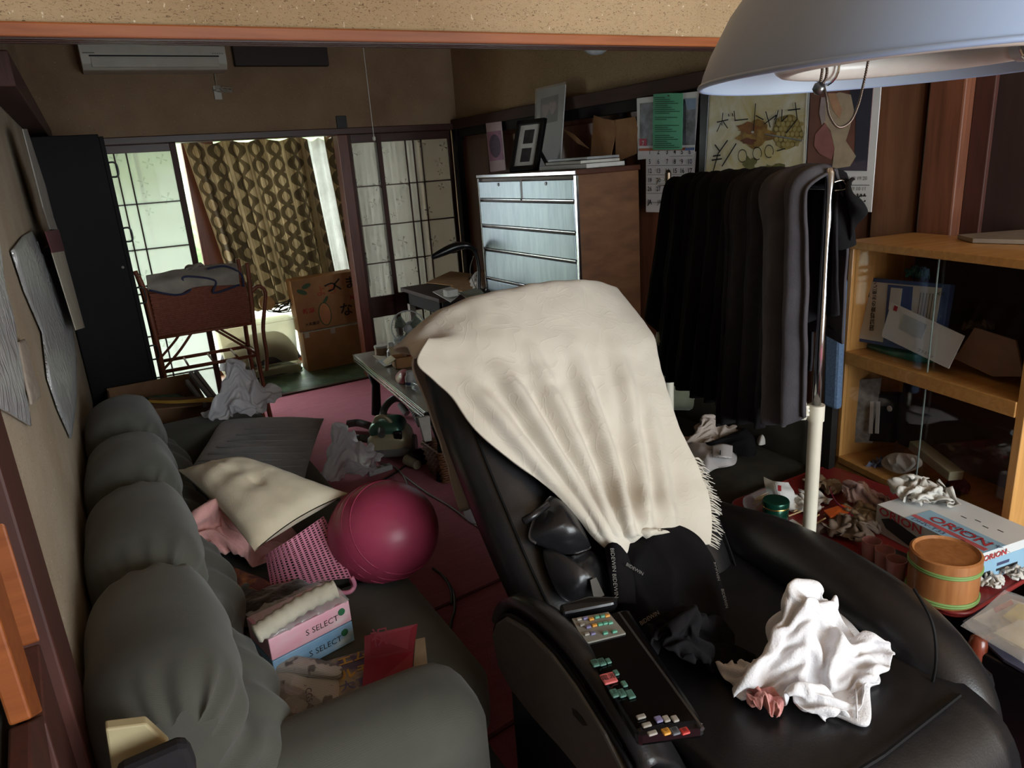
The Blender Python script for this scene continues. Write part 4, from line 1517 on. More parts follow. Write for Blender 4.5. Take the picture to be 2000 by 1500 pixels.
o = wv.build('weave', WICK, rk, smooth=True)
o['kind'] = 'stuff'
tubep([(rx0 + .012, RY0 - .004, .93), (rx1 + .005, RY0 - .004, .935)], .010, 'hamper_rim', k=4)
tubep([(rx0 + .012, RY0 - .004, .685), (rx1 + .005, RY0 - .004, .685)], .008, 'hamper_rim', k=4)
QUILT = mat('white_quilt', (176, 168, 156), (150, 142, 132), 12, .95, bump=.3)
BLUE = mat('navy_binding', (62, 66, 96), (50, 54, 84), 12, .9)
ql = thing('folded_quilt', 'white quilt with navy binding folded on the rattan rack', 'quilt', (.4, 4.32, .94))
qp = lambda a, b: P(a, b, y=RY0 - .005)
cloth(CLOTH_HEAP, Matrix.Translation((.41, RY0 + .13, .936)) @ Matrix.Rotation(pi, 4, 'Z'), (1.22, .80, .72)).build('quilt_body', QUILT, ql, smooth=True, solid=.004, sub=1)
dr = surf([[P(285, 540, y=RY0 + .03), P(340, 530, y=RY0 + .05), P(400, 520, y=RY0 + .05), P(462, 515, y=RY0 + .04)], [P(288, 560, y=RY0 - .018), P(340, 548, y=RY0 - .02), P(400, 542, y=RY0 - .02), P(465, 530, y=RY0 - .018)], [P(292, 566, y=RY0 - .012), P(345, 575, y=RY0 - .02), P(380, 560, y=RY0 - .02), P(468, 556, y=RY0 - .015)]], 40, 16)
MB().grid(displaced(dr, lambda u, v, p: .008 * nz(p, 14, 2))).build('hanging_edge', QUILT, ql, smooth=True, solid=.008)
for pts in (((292, 567), (345, 576), (372, 565), (356, 545), (372, 540), (420, 548), (418, 572), (468, 556)), ((405, 525), (440, 520), (470, 535), (476, 560))):
    MB().tube(spline([P(a, b, y=RY0 - .026) for a, b in pts], 40), .006, 6).build('binding', BLUE, ql, smooth=True)

# open cardboard box behind the far sofa arm
CARD = mat('cardboard', (166, 124, 82), (148, 108, 70), 10, .85, bump=.1)
CARDD = mat('dark_cardboard', (128, 96, 68), (110, 82, 58), 10, .85, bump=.1)
bx = thing('cardboard_box', 'open shallow cardboard carton behind the far sofa arm', 'box', (.1, 3.5, 0))
x0, x1, y0, y1, z1 = -.10, .27, 3.30, 3.76, .56
MB().box((x0, y0, .0), (x1, y1, .46)).build('carton', CARDD, bx, bevel=.004)
for a, b in (((x0, y0, .46), (x1, y0 + .006, z1)), ((x0, y1 - .006, .46), (x1, y1, z1 + .01)), ((x0, y0, .46), (x0 + .006, y1, z1)), ((x1 - .006, y0, .46), (x1, y1, z1))):
    MB().box(a, b).build('side', CARDD, bx)
tag(puff([(x0 + .06, y0 + .06, .465), (x0 + .2, y0 + .04, .465), (x1 - .04, y0 + .1, .465), (x1 - .05, y1 - .06, .465), (x0 + .15, y1 - .04, .465), (x0 + .04, y1 - .1, .465)], (0, 0, 1), .07, .02, 14, 3, crease=.5).build('green_bag', mat('green_film', (58, 110, 92), (40, 84, 72), 12, .35, bump=.4)), 'green plastic bag lying in the open carton', 'plastic bag')
tag(MB().plate([P(a, b, z=.567) for a, b in ((290, 778), (400, 776), (392, 792), (300, 800))], .006).build('card_flap', CARDD), 'loose cardboard flap on the carton behind the sofa arm', 'cardboard')
YELP = mat('yellow_plastic', (202, 166, 72), (186, 150, 62), 8, .5)
yl = thing('shoehorn', 'yellow shoehorn on the far sofa arm', 'shoehorn', P(380, 790, z=.572))
rows = []
for j, (a, b, w) in enumerate(((285, 786, .016), (330, 788, .020), (380, 786, .024), (410, 784, .036), (432, 786, .044), (446, 792, .026))):
    c = P(a, b, z=.585)
    rows.append([c + Vector((.0, w * s, .006 * s * s)) for s in (-1, -.5, 0, .5, 1)])
MB().grid(surf(rows, 9, 30)).build('blade', YELP, yl, smooth=True, solid=.003)
wl = thing('slatted_rack', 'grey folding slats leaning behind the far sofa arm', 'rack', P(400, 770, z=.3))
for k, (a, b, c, d) in enumerate(((372, 728, 412, 778), (382, 726, 420, 776), (365, 745, 400, 792))):
    MB().bar(P(a, b, y=3.45), P(c, d, y=3.25), .014, .02).build('slat', mat('grey_slat', (140, 142, 146), rough=.5), wl)
BAGW = mat('white_plastic_film', (240, 241, 246), (228, 230, 236), 6, .3, translucent=.6, bump=.5, bscale=16, spec=.6)
b1 = thing('plastic_bag', 'white plastic bag with red print standing on the far sofa arm', 'plastic bag', P(480, 800, y=3.12))
pn = Vector((-.3, -.9, .2)).normalized()
po_ = Vector((.45, 3.13, .6))
bq = lambda a, b, l=0: PP(a, b, po_ + pn * l, pn)
cloth(CLOTH_HEAP, Matrix.Translation(P(474, 808, z=.575)) @ Matrix.Rotation(-.5, 4, 'Z'), (.74, .66, 1.45)).build('bag_film', BAGW, b1, smooth=True, sub=1)
lettering(b1, '王将', frame(bq(428, 768, .10), bq(445, 780, .10) - bq(425, 768, .10), bq(450, 745, .10) - bq(430, 770, .10)), .03, RED_INK)
# ================================================================== FAR WALL FITTINGS
ACW = mat('ivory_plastic', (190, 188, 176), (178, 175, 163), 8, .4)
YA = 4.80
a0, a1 = P(163, 136, y=YA), P(446, 136, y=YA)
ac = thing('air_conditioner', 'ivory wall air conditioner above the glass door', 'air conditioner', ((a0.x + a1.x) / 2, 4.9, a0.z))
x0, x1, zb = a0.x, a1.x, a0.z
prof = [(YB, zb), (YA + .03, zb), (YA + .004, zb + .03), (YA, zb + .08), (YA, zb + .20), (YA + .03, zb + .245), (YB, zb + .25)]
rows = [[Vector((x, y, z)) for y, z in prof] for x in (x0, x1)]
mb = MB().grid(rows)
mb.add(rows[0], [tuple(range(7))]).add(rows[1], [tuple(range(7))[::-1]])
mb.build('body', ACW, ac, bevel=.006)
MB().box((x0 + .045, YA - .004, zb + .012), (x1 - .045, YA + .012, zb + .062)).build('louver', ACW, ac, bevel=.003)
MB().box((x0 + .04, YA - .002, zb + .066), (x1 - .04, YA + .004, zb + .074)).build('slot', PLASTIC_BLK, ac)
MB().box((x0 + .012, YA - .0015, zb + .082), (x0 + .07, YA + .001, zb + .087)).build('badge', GREYTRIM, ac)
for k in range(5):
    MB().box((x1 - .075 + k * .013, YA - .0015, zb + .082), (x1 - .068 + k * .013, YA + .001, zb + .086)).build('indicator', GREYTRIM, ac)
q = [P(452, 92, y=YB - .02), P(636, 92, y=YB - .02), P(636, 128, y=YB - .02), P(470, 130, y=YB - .02)]
tag(MB().box((q[0].x, YB - .05, q[3].z), (q[1].x, YB - .002, q[0].z + .03)).build('wall_board', mat('dark_brown_board', (44, 26, 24), (36, 22, 20), 8, .6), bevel=.004), 'dark brown board fixed high on the wall beside the air conditioner', 'board')
ol = thing('wall_outlet', 'small ivory wall outlet with a bundled cord under the air conditioner', 'outlet', P(424, 190, y=YB))
c = P(424, 178, y=YB)
MB().box((c.x - .022, YB - .012, c.z - .05), (c.x + .022, YB - .001, c.z + .03)).build('plate', ACW, ol, bevel=.003)
_rr = random.Random(2)
pts = [c + Vector((_rr.uniform(-.02, .09), -.03 + _rr.uniform(-.015, .01), _rr.uniform(-.012, .03))) for _ in range(12)]
MB().tube(spline([c + Vector((0, -.015, 0))] + pts, 90), .003, 5).build('cord', mat('ivory_cord', (170, 160, 146), rough=.6), ol, smooth=True)
MB().tube([c + Vector((0, -.012, .03)), Vector((c.x, YB - .02, zb))], .003, 5).build('cord', MATS['ivory_cord'], ol)
c = P(667, 242, y=YB)
tag(MB().box((c.x - .035, YB - .012, c.z - .05), (c.x + .035, YB - .001, c.z + .05)).build('wall_plaque', PLASTIC_BLK, bevel=.002), 'small black plaque on the wall above the curtain', 'plaque')

# pull cord and globe lamp in the far room
pc = thing('pull_cord', 'thin white pull cord hanging before the far wall', 'pull cord', P(730, 270, y=3.4))
e = P(730, 266, y=3.4)
MB().tube([(e.x, 3.4, 2.4), e], .0016, 5).build('string', PAPER, pc)
MB().lathe([(.001, -.022), (.007, -.018), (.008, -.006), (.003, 0)], 10, Matrix.Translation(e)).build('knob', ACW, pc, smooth=True)
g = P(1165, 108, y=3.0)
gl = thing('globe_lamp', 'white globe ceiling lamp just showing below the lintel', 'ceiling lamp', g)
mb = MB().lathe([(.0, -.0), (.03, .004), (.055, .02), (.068, .05), (.06, .085), (.035, .105), (.03, .12)], 24, Matrix.Translation((g.x, g.y, g.z)))
mb.build('globe', mat('white_glass', (214, 222, 226), rough=.25), gl, smooth=True)
MB().cyl((g.x, g.y, g.z + .12), (g.x, g.y, 2.4), .008).build('stem', ACW, gl)

# ================================================================== CURTAINS
def curtain_mat():
    s = NT('brown_leaf_curtain')
    uv = s.n('ShaderNodeUVMap')
    sep = s.n('ShaderNodeSeparateXYZ')
    s.l(uv.outputs[0], sep.inputs[0])

    def m(op, a, b=None):
        nd = s.n('ShaderNodeMath', operation=op)
        for i, v in enumerate((a, b)):
            if v is None:
                continue
            if isinstance(v, (int, float)):
                nd.inputs[i].default_value = v
            else:
                s.l(v, nd.inputs[i])
        return nd.outputs[0]
    U_, V_ = m('MULTIPLY', sep.outputs['X'], 4.2), m('MULTIPLY', sep.outputs['Y'], 4.2)
    # ogee lattice: two interleaved sine ribbons
    sv = m('MULTIPLY', m('SINE', m('MULTIPLY', V_, 2 * pi)), .30)
    a = m('ABSOLUTE', m('SUBTRACT', m('FRACT', m('ADD', U_, sv)), .5))
    b = m('ABSOLUTE', m('SUBTRACT', m('FRACT', m('SUBTRACT', U_, sv)), .5))
    rib = m('MAXIMUM', m('LESS_THAN', a, .14), m('LESS_THAN', b, .14))
    # fine upright veins inside each leaf
    vein = m('LESS_THAN', m('ABSOLUTE', m('SUBTRACT', m('FRACT', m('MULTIPLY', U_, 6)), .5)), .12)
    n = s.noise(s.coord(), 8, 4)
    ground = s.ramp(n, [(.3, (158, 138, 104)), (.7, (124, 106, 76))])
    c1 = s.mix(m('MULTIPLY', vein, .55), ground, (92, 68, 40))
    c2 = s.mix(rib, c1, s.ramp(n, [(.3, (82, 68, 44)), (.7, (60, 48, 34))]))
    s.base(c2)
    s.b.inputs['Roughness'].default_value = .9
    tr = s.n('ShaderNodeBsdfTranslucent')
    s.l(c2, tr.inputs[0])
    mx = s.n('ShaderNodeMixShader')
    mx.inputs[0].default_value = .20
    s.l(s.b.outputs[0], mx.inputs[1])
    s.l(tr.outputs[0], mx.inputs[2])
    s.l(mx.outputs[0], s.out.inputs[0])
    return s.m


def curtain(name, label, x0, x1, xb0, xb1, zt, zb, y, m, folds, amp, seed, cat='curtain', nu=140, nv=40, holes=0):
    mb = MB()
    rows, uvs = [], []
    for j in range(nv + 1):
        v = j / nv
        row = []
        for i in range(nu + 1):
            u = i / nu
            a = x0 + (x1 - x0) * u
            b = xb0 + (xb1 - xb0) * u
            w = u + .012 * nz((u * 6, v * 1.5, seed), 1)
            ph = 2 * pi * folds * w + 1.2 * nz((u * 9, 0, seed), 1)
            d = amp * (.55 + .45 * v) * (sin(ph) + .45 * sin(2.3 * ph + 1) * (.4 + v)) + .02 * nz((u * 4, v * 3, seed), 1)
            row.append(Vector((a + (b - a) * v + .35 * amp * cos(ph) * v, y + d, zt + (zb - zt) * v + .012 * sin(u * 23) * (v < .02) - .03 * v * sin(u * 4 + 1))))
            uvs.append((u * (x1 - x0) * 1.75, v * (zt - zb)))
        rows.append(row)
    mb.grid(rows)
    o = mb.build(name, m, smooth=True)
    me = o.data
    l = me.uv_layers.new(name='weave')
    for lp in me.loops:
        l.data[lp.index].uv = uvs[lp.vertex_index]
    return tag(o, label, cat)


CURT = curtain_mat()
SHEER = mat('white_sheer', (206, 206, 200), (180, 180, 174), 10, .9, translucent=.30)
YC = 5.72
zt = P(500, 274, y=YC).z
t0, t1 = P(358, 282, y=YC).x, P(600, 274, y=YC).x
b0, b1 = P(478, 600, y=YC).x, P(655, 560, y=YC).x
zb = P(560, 590, y=YC).z
curtain('curtain', 'brown leaf-patterned curtain hanging behind the storage boxes', t0, t1, b0 - .05, b1, zt, zb, YC, CURT, 8, .058, 1)
t2, t3 = P(634, 274, y=YC).x, P(672, 274, y=YC).x
curtain('curtain', 'narrow brown curtain strip beside the reddish post', t2, t3 + .06, P(690, 560, y=YC).x, P(712, 560, y=YC).x + .05, zt, zb, YC + .01, CURT, 3, .02, 3, nu=50)
curtain('sheer_curtain', 'white sheer curtain showing between the brown curtains', t1 - .12, t2 + .12, b1 - .08, b1 + .22, zt - .01, zb - .02, YC + .09, SHEER, 5, .02, 5, nu=70)
curtain('sheer_curtain', 'pale pleated curtain behind the etched glass panels', 1.84, 2.46, 1.84, 2.46, 1.80, .04, 5.84, mat('pale_veranda_curtain', (200, 196, 186), (180, 174, 164), 10, .9, translucent=.35), 12, .02, 7, nu=90)
tag(MB().cyl((t0 - .05, YC + .03, zt + .02), (t3 + .12, YC + .03, zt + .02), .010, 10).build('curtain_rail', mat('white_rail', (196, 196, 190), rough=.4), smooth='auto'), 'white curtain rail above the brown curtains', 'curtain rail')

# ================================================================== BOXES ON THE VERANDA
tape = mat('pale_tape', (186, 180, 166), rough=.5)
zf = .012
c0, c1 = P(601, 729, z=zf), P(720, 701, z=zf)
by = 5.46
bx0, bx1 = P(603, 728, y=by).x, P(722, 700, y=by).x
h1 = P(590, 650, y=by).z
b_low = thing('cardboard_box', 'plain brown cardboard box under the fruit box', 'box', (bx0 + .25, by + .15, zf))
MB().box((bx0, by, zf), (bx1, by + .17, h1)).build('carton', CARD, b_low, bevel=.004)
MB().box((bx0, by - .002, h1 - .006), (bx1, by + .02, h1 + .002)).build('lid_edge', tape, b_low)
for fx in (.06, .47, .92):
    MB().box((bx0 + (bx1 - bx0) * fx - .018, by - .003, h1 - .045), (bx0 + (bx1 - bx0) * fx + .018, by - .001, h1)).build('tape', tape, b_low)
h2 = P(640, 540, y=by).z
fx0, fx1 = P(584, 640, y=by).x, P(712, 620, y=by).x - .02
b_up = thing('fruit_box', 'cardboard fruit box with pear drawing and black brush lettering', 'box', (bx0 + .25, by + .15, h1 + .003))
Mf = Matrix.Translation((fx0, by, h1 + .003)) @ Matrix.Rotation(radians(-1.5), 4, 'Y')
MB().box((0, 0, 0), (fx1 - fx0, .16, h2 - h1), Mf).build('carton', CARD, b_up, bevel=.004)
FW, FH = fx1 - fx0, h2 - h1


def fl(txt, x, z, size, m, bold=.002):
    return lettering(b_up, txt, Mf @ frame((x * FW, -.002, z * FH), (1, 0, 0), (0, 0, 1)), size, m, bold=bold)


INKB = mat('brush_black', (36, 30, 28), rough=.8)
ORG = mat('orange_print', (176, 96, 60), rough=.8)
LEAF = mat('leaf_print', (70, 96, 66), rough=.8)
fl('くま', .60, .70, .10, INKB)
fl('つ', .48, .68, .10, INKB)
fl('なし', .66, .18, .11, INKB)
fl('新潟', .10, .34, .045, RED_INK, .001)
fl('大島農園', .10, .10, .028, INKB, .0005)
fl('よろ', .34, .64, .085, ORG)
fl('N', .86, .46, .04, RED_INK)
pr = [(.43 + .13 * cos(a) * FH / FW * .9, .27 + .22 * sin(a)) for a in [2 * pi * k / 28 for k in range(28)]]
FP = lambda x, z, d=-.003: Mf @ Vector((x * FW, d, z * FH))
MB().poly([FP(x, z, -.0025) for x, z in pr]).build('pear_drawing', mat('pear_print', (196, 136, 92), rough=.8), b_up)
MB().tube([FP(x, z) for x, z in pr], .004, 5, closed=True).build('pear_outline', LEAF, b_up)
for cx, cz, L, ang in ((.47, .53, .10, .6), (.14, .76, .13, -.25), (.22, .86, .12, .15)):
    e1 = Vector((cos(ang), sin(ang) * 1.4))
    e2 = Vector((-sin(ang), cos(ang) * 1.4)) * .3
    MB().poly([FP(cx + L * (e1.x * cos(a) + e2.x * sin(a)) * .6, cz + L * (e1.y * cos(a) + e2.y * sin(a)) * .9, -.0022) for a in [2 * pi * k / 14 for k in range(14)]]).build('leaf_drawing', LEAF, b_up)
tag(MB().box((bx1 + .005, by + .03, zf), (bx1 + .05, by + .25, .34)).build('white_packet', PAPER, bevel=.004), 'white flat packet standing right of the plain cardboard box', 'packet')
tag(MB().box((fx1 + .01, by + .06, h1 + .2), (fx1 + .07, by + .24, h2 + .0)).build('paper_parcel', PAPER, bevel=.004), 'white parcel beside the fruit box against the curtain', 'parcel')
# translucent storage boxes
CLEAR = mat('translucent_plastic', (214, 208, 176), (200, 192, 160), 5, .3, translucent=.5, see=.5)
CONT = mat('dark_contents', (46, 44, 46), (60, 56, 54), 14, .8)
sx0, sx1 = P(500, 735, y=by + .02).x - .20, P(588, 705, y=by + .02).x
zt1 = P(590, 703, y=by).z
zt2 = P(585, 617, y=by).z
for nm, z0, z1, lab in (('lower', zf, zt1 - .01, 'translucent storage box at the bottom of the pair left of the cardboard boxes'), ('upper', zt1 - .006, zt2, 'translucent storage box holding dark clothes on top of another one')):
    r = thing('storage_box', lab, 'storage box', ((sx0 + sx1) / 2, by + .17, z0), group='translucent storage boxes')
    ins = .015
    wl_ = MB()
    rows = [[Vector((x, y, z0 + .004)) for x, y in ((sx0 + ins, by + .02 + ins), (sx1 - ins, by + .02 + ins), (sx1 - ins, by + .27 - ins), (sx0 + ins, by + .27 - ins))], [Vector((x, y, z1 - .02)) for x, y in ((sx0, by + .02), (sx1, by + .02), (sx1, by + .27), (sx0, by + .27))]]
    wl_.grid(rows, True).add(rows[0], [(3, 2, 1, 0)])
    wl_.build('tub', CLEAR, r, solid=.003)
    MB().box((sx0 - .008, by + .012, z1 - .022), (sx1 + .008, by + .278, z1 - .004)).build('lid', CLEAR, r, bevel=.005)
    hh = (z1 - z0) * .62
    puff([(sx0 + .03, by + .05, z0 + .012), (sx1 - .03, by + .05, z0 + .012), (sx1 - .03, by + .24, z0 + .012), (sx0 + .03, by + .24, z0 + .012)], (0, 0, 1), hh, .03, 9, 3, power=5, crease=.4).build('contents', CONT, r, smooth=True)
# round wooden lid and cord tangle on the storage box
wlid = thing('wooden_board', 'round pale wooden board leaning on the storage box', 'board', P(528, 600, y=by + .12))
MB().lathe([(.0, 0), (.055, 0), (.058, .006), (.055, .012), (0, .012)], 28, frame(P(522, 598, y=by + .12) + Vector((0, 0, .02)), (1, 0, 0), (0, .5, .8))).build('disc', wood('pale_wood', (186, 150, 104), (164, 126, 84), 0, 4, .5), wlid, smooth='auto')
cd = [P(560 + _rr.uniform(-45, 45), 597 + _rr.uniform(-22, 14), y=by + .08 + _rr.uniform(0, .12)) for _ in range(22)]
cd = [Vector((p.x, p.y, max(p.z, zt2 + .006))) for p in cd]
tag(MB().tube(spline(cd, 160), .004, 6).build('cord_tangle', mat('dark_cord', (60, 46, 40), rough=.6), smooth=True), 'tangled dark cord on the upper storage box below the curtain', 'cord')

# ================================================================== LOW TABLE AND WHAT IS ON AND UNDER IT
TZ = .38
T0, T1 = P(690, 692, z=TZ), P(829, 806, z=TZ)
ty = (T0 - T1).normalized()
tx = Vector((ty.y, -ty.x, 0))
TL, TWD = (T0 - T1).length, .52
table = thing('low_table', 'low table with a stone-look top and ribbed chrome edge', 'table', M=frame((T1.x, T1.y, 0), tx, ty))
TOP = mat('grey_stone_laminate', (150, 146, 134), (118, 114, 104), 5, .18, detail=6)
CHR = mat('chrome', (196, 198, 202), rough=.16, metal=1)
MB().box((.006, .006, TZ - .045), (TWD, TL - .006, TZ)).build('top', TOP, table, local=True)
for k in range(3):
    MB().box((-.004 + .002 * (k % 2), 0, TZ - .014 - .0155 * k), (.008, TL, TZ - .001 - .0155 * k)).build('edge_strip', CHR, table, local=True, bevel=.002)
MB().box((.0, -.004, TZ - .046), (TWD, .006, TZ - .001)).build('edge_strip', W_BLACK, table, local=True)
MB().box((.05, .04, TZ - .10), (TWD - .05, TL - .04, TZ - .046)).build('apron', W_BLACK, table, local=True)
for x, y in ((.08, .06), (.08, TL - .10), (TWD - .10, .06), (TWD - .10, TL - .10)):
    MB().tube([(x, y, TZ - .1), (x + .012, y, TZ * .5), (x - .008, y, .0)], [.035, .026, .032], 12).build('leg', W_BLACK, table, local=True, smooth=True)
MB().box((.16, .05, .03), (TWD - .1, .07, TZ - .1)).build('end_board', W_BLACK, table, local=True)
ON = TZ + .002


def tab(px, py):
    return P(px, py, z=ON)


# electric desk fan
fa = thing('desk_fan', 'small electric fan with a wire guard at the far end of the low table', 'fan', tab(775, 690))
fc = P(798, 640, y=tab(775, 690).y + .0)
FG = mat('fan_white', (182, 184, 186), rough=.4)
FM = frame(fc, CR, Vector((0, 0, 1)))
R = .105
g_ = MB()
for k in range(36):
    a = 2 * pi * k / 36
    d = Vector((cos(a), sin(a), 0))
    g_.tube([FM @ (d * .02 + Vector((0, 0, .03))), FM @ (d * R * .7 + Vector((0, 0, .026))), FM @ (d * R)], .0009, 4)
g_.build('guard_wires', GREYTRIM, fa)
MB().tube([FM @ Vector((R * cos(2 * pi * k / 48), R * sin(2 * pi * k / 48), 0)) for k in range(48)], .004, 6, closed=True).build('guard_rim', FG, fa, smooth=True)
MB().lathe([(.026, .026), (.026, .034), (.0, .036)], 18, FM).build('hub_cap', FG, fa, smooth=True)
for k in range(3):
    a = 2 * pi * k / 3
    MB().grid(surf([[FM @ Vector((r * cos(a + t), r * sin(a + t), .006 - .012 * t)) for r in (.02, .055, .088)] for t in (0, .5, 1.1)], 8, 8)).build('blade', mat('green_tint_blade', (110, 128, 112), rough=.2, see=.3), fa, smooth=True, solid=.002)
mh = fc + Vector((-.035, .0, -.0)) - (FM.col[2].to_3d()) * .03
MB().tube([fc - FM.col[2].to_3d() * .01, fc - FM.col[2].to_3d() * .075], [.032, .026], 16).build('motor', FG, fa, smooth=True)
MB().tube([fc - FM.col[2].to_3d() * .05, Vector((fc.x, fc.y + .05, ON + .02))], .010, 10).build('neck', FG, fa, smooth=True)
MB().lathe([(.062, 0), (.062, .012), (.045, .022), (.0, .024)], 24, Matrix.Translation((fc.x, fc.y + .05, ON))).build('base', FG, fa, smooth='auto')
# glass jar, clear tub, cardboard box, red tube, bottle, pink packet, loose papers
GL = mat('thin_glass', (200, 212, 214), rough=.08, see=.78, spec=.8)


def turned(name, label, cat, base, parts, rz=0):
    r = thing(name, label, cat, base)
    for pn_, prof_, m_, n_ in parts:
        MB().lathe(prof_, n_, Matrix.Translation(base)).build(pn_, m_, r, smooth='auto')
    return r


jb = P(787, 668, y=tab(787, 700).y)
jb.z = ON
turned('glass_jar', 'clear glass jar in front of the fan guard', 'jar', tab(788, 706), (('glass', [(.0, .002), (.052, .002), (.054, .02), (.054, .11), (.044, .128), (.044, .14), (.041, .14), (.041, .128), (.05, .108), (.05, .02), (0, .008)], GL, 28), ('lid_ring', [(.046, .130), (.048, .130), (.048, .146), (.0, .148)], GL, 28)))
bb = tab(768, 708)
turned('plastic_canister', 'white plastic bottle standing left of the glass jar', 'bottle', bb, (('body', [(0, .0), (.028, .0), (.03, .01), (.03, .07), (.014, .088), (.012, .095)], FG, 20), ('cap', [(.016, .093), (.017, .118), (0, .12)], FG, 20)))
turned('cardboard_cup', 'small round brown tin at the far left of the low table', 'tin', tab(745, 692), (('body', [(0, 0), (.038, 0), (.038, .05), (0, .05)], mat('brown_tin', (150, 120, 92), rough=.6), 22), ('lid', [(.040, .044), (.040, .056), (0, .057)], PAPER, 22)))
ob = thing('open_carton', 'small open cardboard box on the low table', 'box', tab(815, 716))
c = tab(775, 722)
Mo = frame(c, CR * .9 + Vector((.2, .35, 0)) - Vector((0, 0, (CR * .9).z)), Vector((-.35, .9, 0)))
for a_, b_ in (((0, 0, 0), (.15, .10, .004)), ((0, 0, 0), (.15, .003, .062)), ((0, .097, 0), (.15, .1, .062)), ((0, 0, 0), (.003, .1, .062)), ((.147, 0, 0), (.15, .1, .062))):
    MB().box(a_, b_, Mo).build('side', CARD, ob)
MB().plate([Mo @ Vector(p) for p in ((0, 0, .062), (0, .1, .062), (-.05, .1, .035), (-.05, 0, .035))], .003).build('flap', mat('cream_card', (206, 192, 160), rough=.8), ob)
MB().plate([Mo @ Vector(p) for p in ((0, .1, .062), (.15, .1, .062), (.15, .14, .10), (0, .14, .10))], .003).build('flap', MATS['cream_card'], ob)
tag(MB().cyl(Mo @ Vector((.10, .06, .006)), Mo @ Vector((.125, .075, .125)), .013, 12).build('red_tube', mat('red_plastic', (176, 30, 36), rough=.3), smooth='auto'), 'bright red tube poking out of the open carton', 'tube')
pb_ = tab(803, 752)
turned('medicine_bottle', 'white bottle with a navy label beside the pink packet', 'bottle', pb_, (('body', [(0, 0), (.028, 0), (.028, .045), (.02, .055), (.018, .06)], FG, 22), ('label', [(.0285, .006), (.0285, .022)], BLUE, 22), ('cap', [(.02, .058), (.021, .075), (0, .076)], FG, 22)))
tag(puff([tab(a, b) for a, b in ((772, 735), (785, 727), (800, 730), (803, 742), (790, 750), (776, 747))], (0, -.4, .9), .05, .008, 22, 5, crease=.4).build('pink_packet', mat('pink_film', (200, 90, 112), (186, 150, 150), 20, .35), smooth=True), 'pink plastic packet lying left of the white bottle', 'packet')
for k, (pts, c_) in enumerate((([(728, 695), (752, 690), (766, 700), (742, 706)], (190, 180, 160)), ([(738, 706), (768, 698), (776, 704), (748, 714)], (168, 176, 178)), ([(745, 712), (770, 702), (776, 710), (752, 718)], (200, 200, 196)))):
    tag(MB().plate([tab(a, b) + Vector((0, 0, .0015 + .002 * k)) for a, b in pts], .0015).build('paper_slip', mat('slip_%d' % k, c_, rough=.8)), ('cream paper slip nearest the brown tin', 'grey-blue paper slip in the middle of the low table slips', 'white paper slip closest to the open carton')[k], 'paper')
tag(rbox(tab(822, 765) + Vector((-.03, -.06, .001)), tab(822, 765) + Vector((.03, .06, .05)), .008, n=5).build('clear_case', GL, smooth=True), 'clear plastic case by the towel edge on the low table', 'case')

# vacuum cleaner
VG = mat('green_metallic_plastic', (84, 128, 112), (74, 116, 100), 8, .3, metal=.4)
VC = mat('champagne_plastic', (188, 180, 150), (176, 168, 138), 8, .35, metal=.3)
VGr = mat('grey_plastic', (120, 120, 118), rough=.45)
vb = P(768, 892, z=0)
vac = thing('vacuum_cleaner', 'green and champagne canister vacuum cleaner on the carpet', 'vacuum cleaner', M=frame(vb, CR - Vector((0, 0, CR.z)), Vector((-CR.y, CR.x, 0))))
vw = .20
rbox((-.11, -.09, .02), (.11, .12, .165), .06, .012, 12).build('body', VC, vac, smooth=True, local=True)
rbox((-.105, -.07, .115), (.08, .115, .205), .045, .01, 10).build('top_cover', VG, vac, smooth=True, local=True)
rbox((-.08, -.094, .03), (.112, -.05, .085), .02, n=6).build('front_band', VGr, vac, smooth=True, local=True)
MB().tube(spline([(-.07, -.02, .20), (-.05, -.03, .235), (-.01, -.035, .238), (.02, -.03, .20)], 18), .012, 10).build('handle', VC, vac, smooth=True, local=True)
for s_ in (-1, 1):
    MB().lathe([(.0, -.014), (.05, -.014), (.054, 0), (.05, .014), (0, .014)], 22, frame((-.112 if s_ < 0 else .112, .03, .054), (0, 1, 0), (0, 0, 1))).build('wheel', VGr if s_ > 0 else FG, vac, smooth='auto', local=True)
rbox((.03, -.085, .12), (.075, -.06, .17), .008, n=4).build('switch', PLASTIC_BLK, vac, smooth=True, local=True)
HOSE = mat('ribbed_hose_grey', (96, 98, 98), (80, 82, 82), 8, .5)


def hose(pts, r, nm, parent, n=120):
    pp = spline(pts, n)
    MB().tube(pp, [r * (1 + .14 * (k % 2)) for k in range(n)], 10).build(nm, HOSE, parent, smooth=False)


hose([P(745, 850, z=.17), P(747, 812, z=.20), P(756, 790, z=.24), P(775, 778, z=.25), P(800, 790, z=.15), P(822, 830, z=.06)], .018, 'hose', vac)
hose([P(722, 832, z=.06), P(700, 826, z=.05), P(680, 828, z=.04)], .020, 'hose', vac, 50)
hose([P(722, 858, z=.05), P(705, 856, z=.05), P(690, 858, z=.05)], .020, 'hose', vac, 40)
MB().cyl(P(782, 790, z=.16), P(795, 808, z=.12), .020, 12).build('hose_collar', FG, vac, smooth='auto')
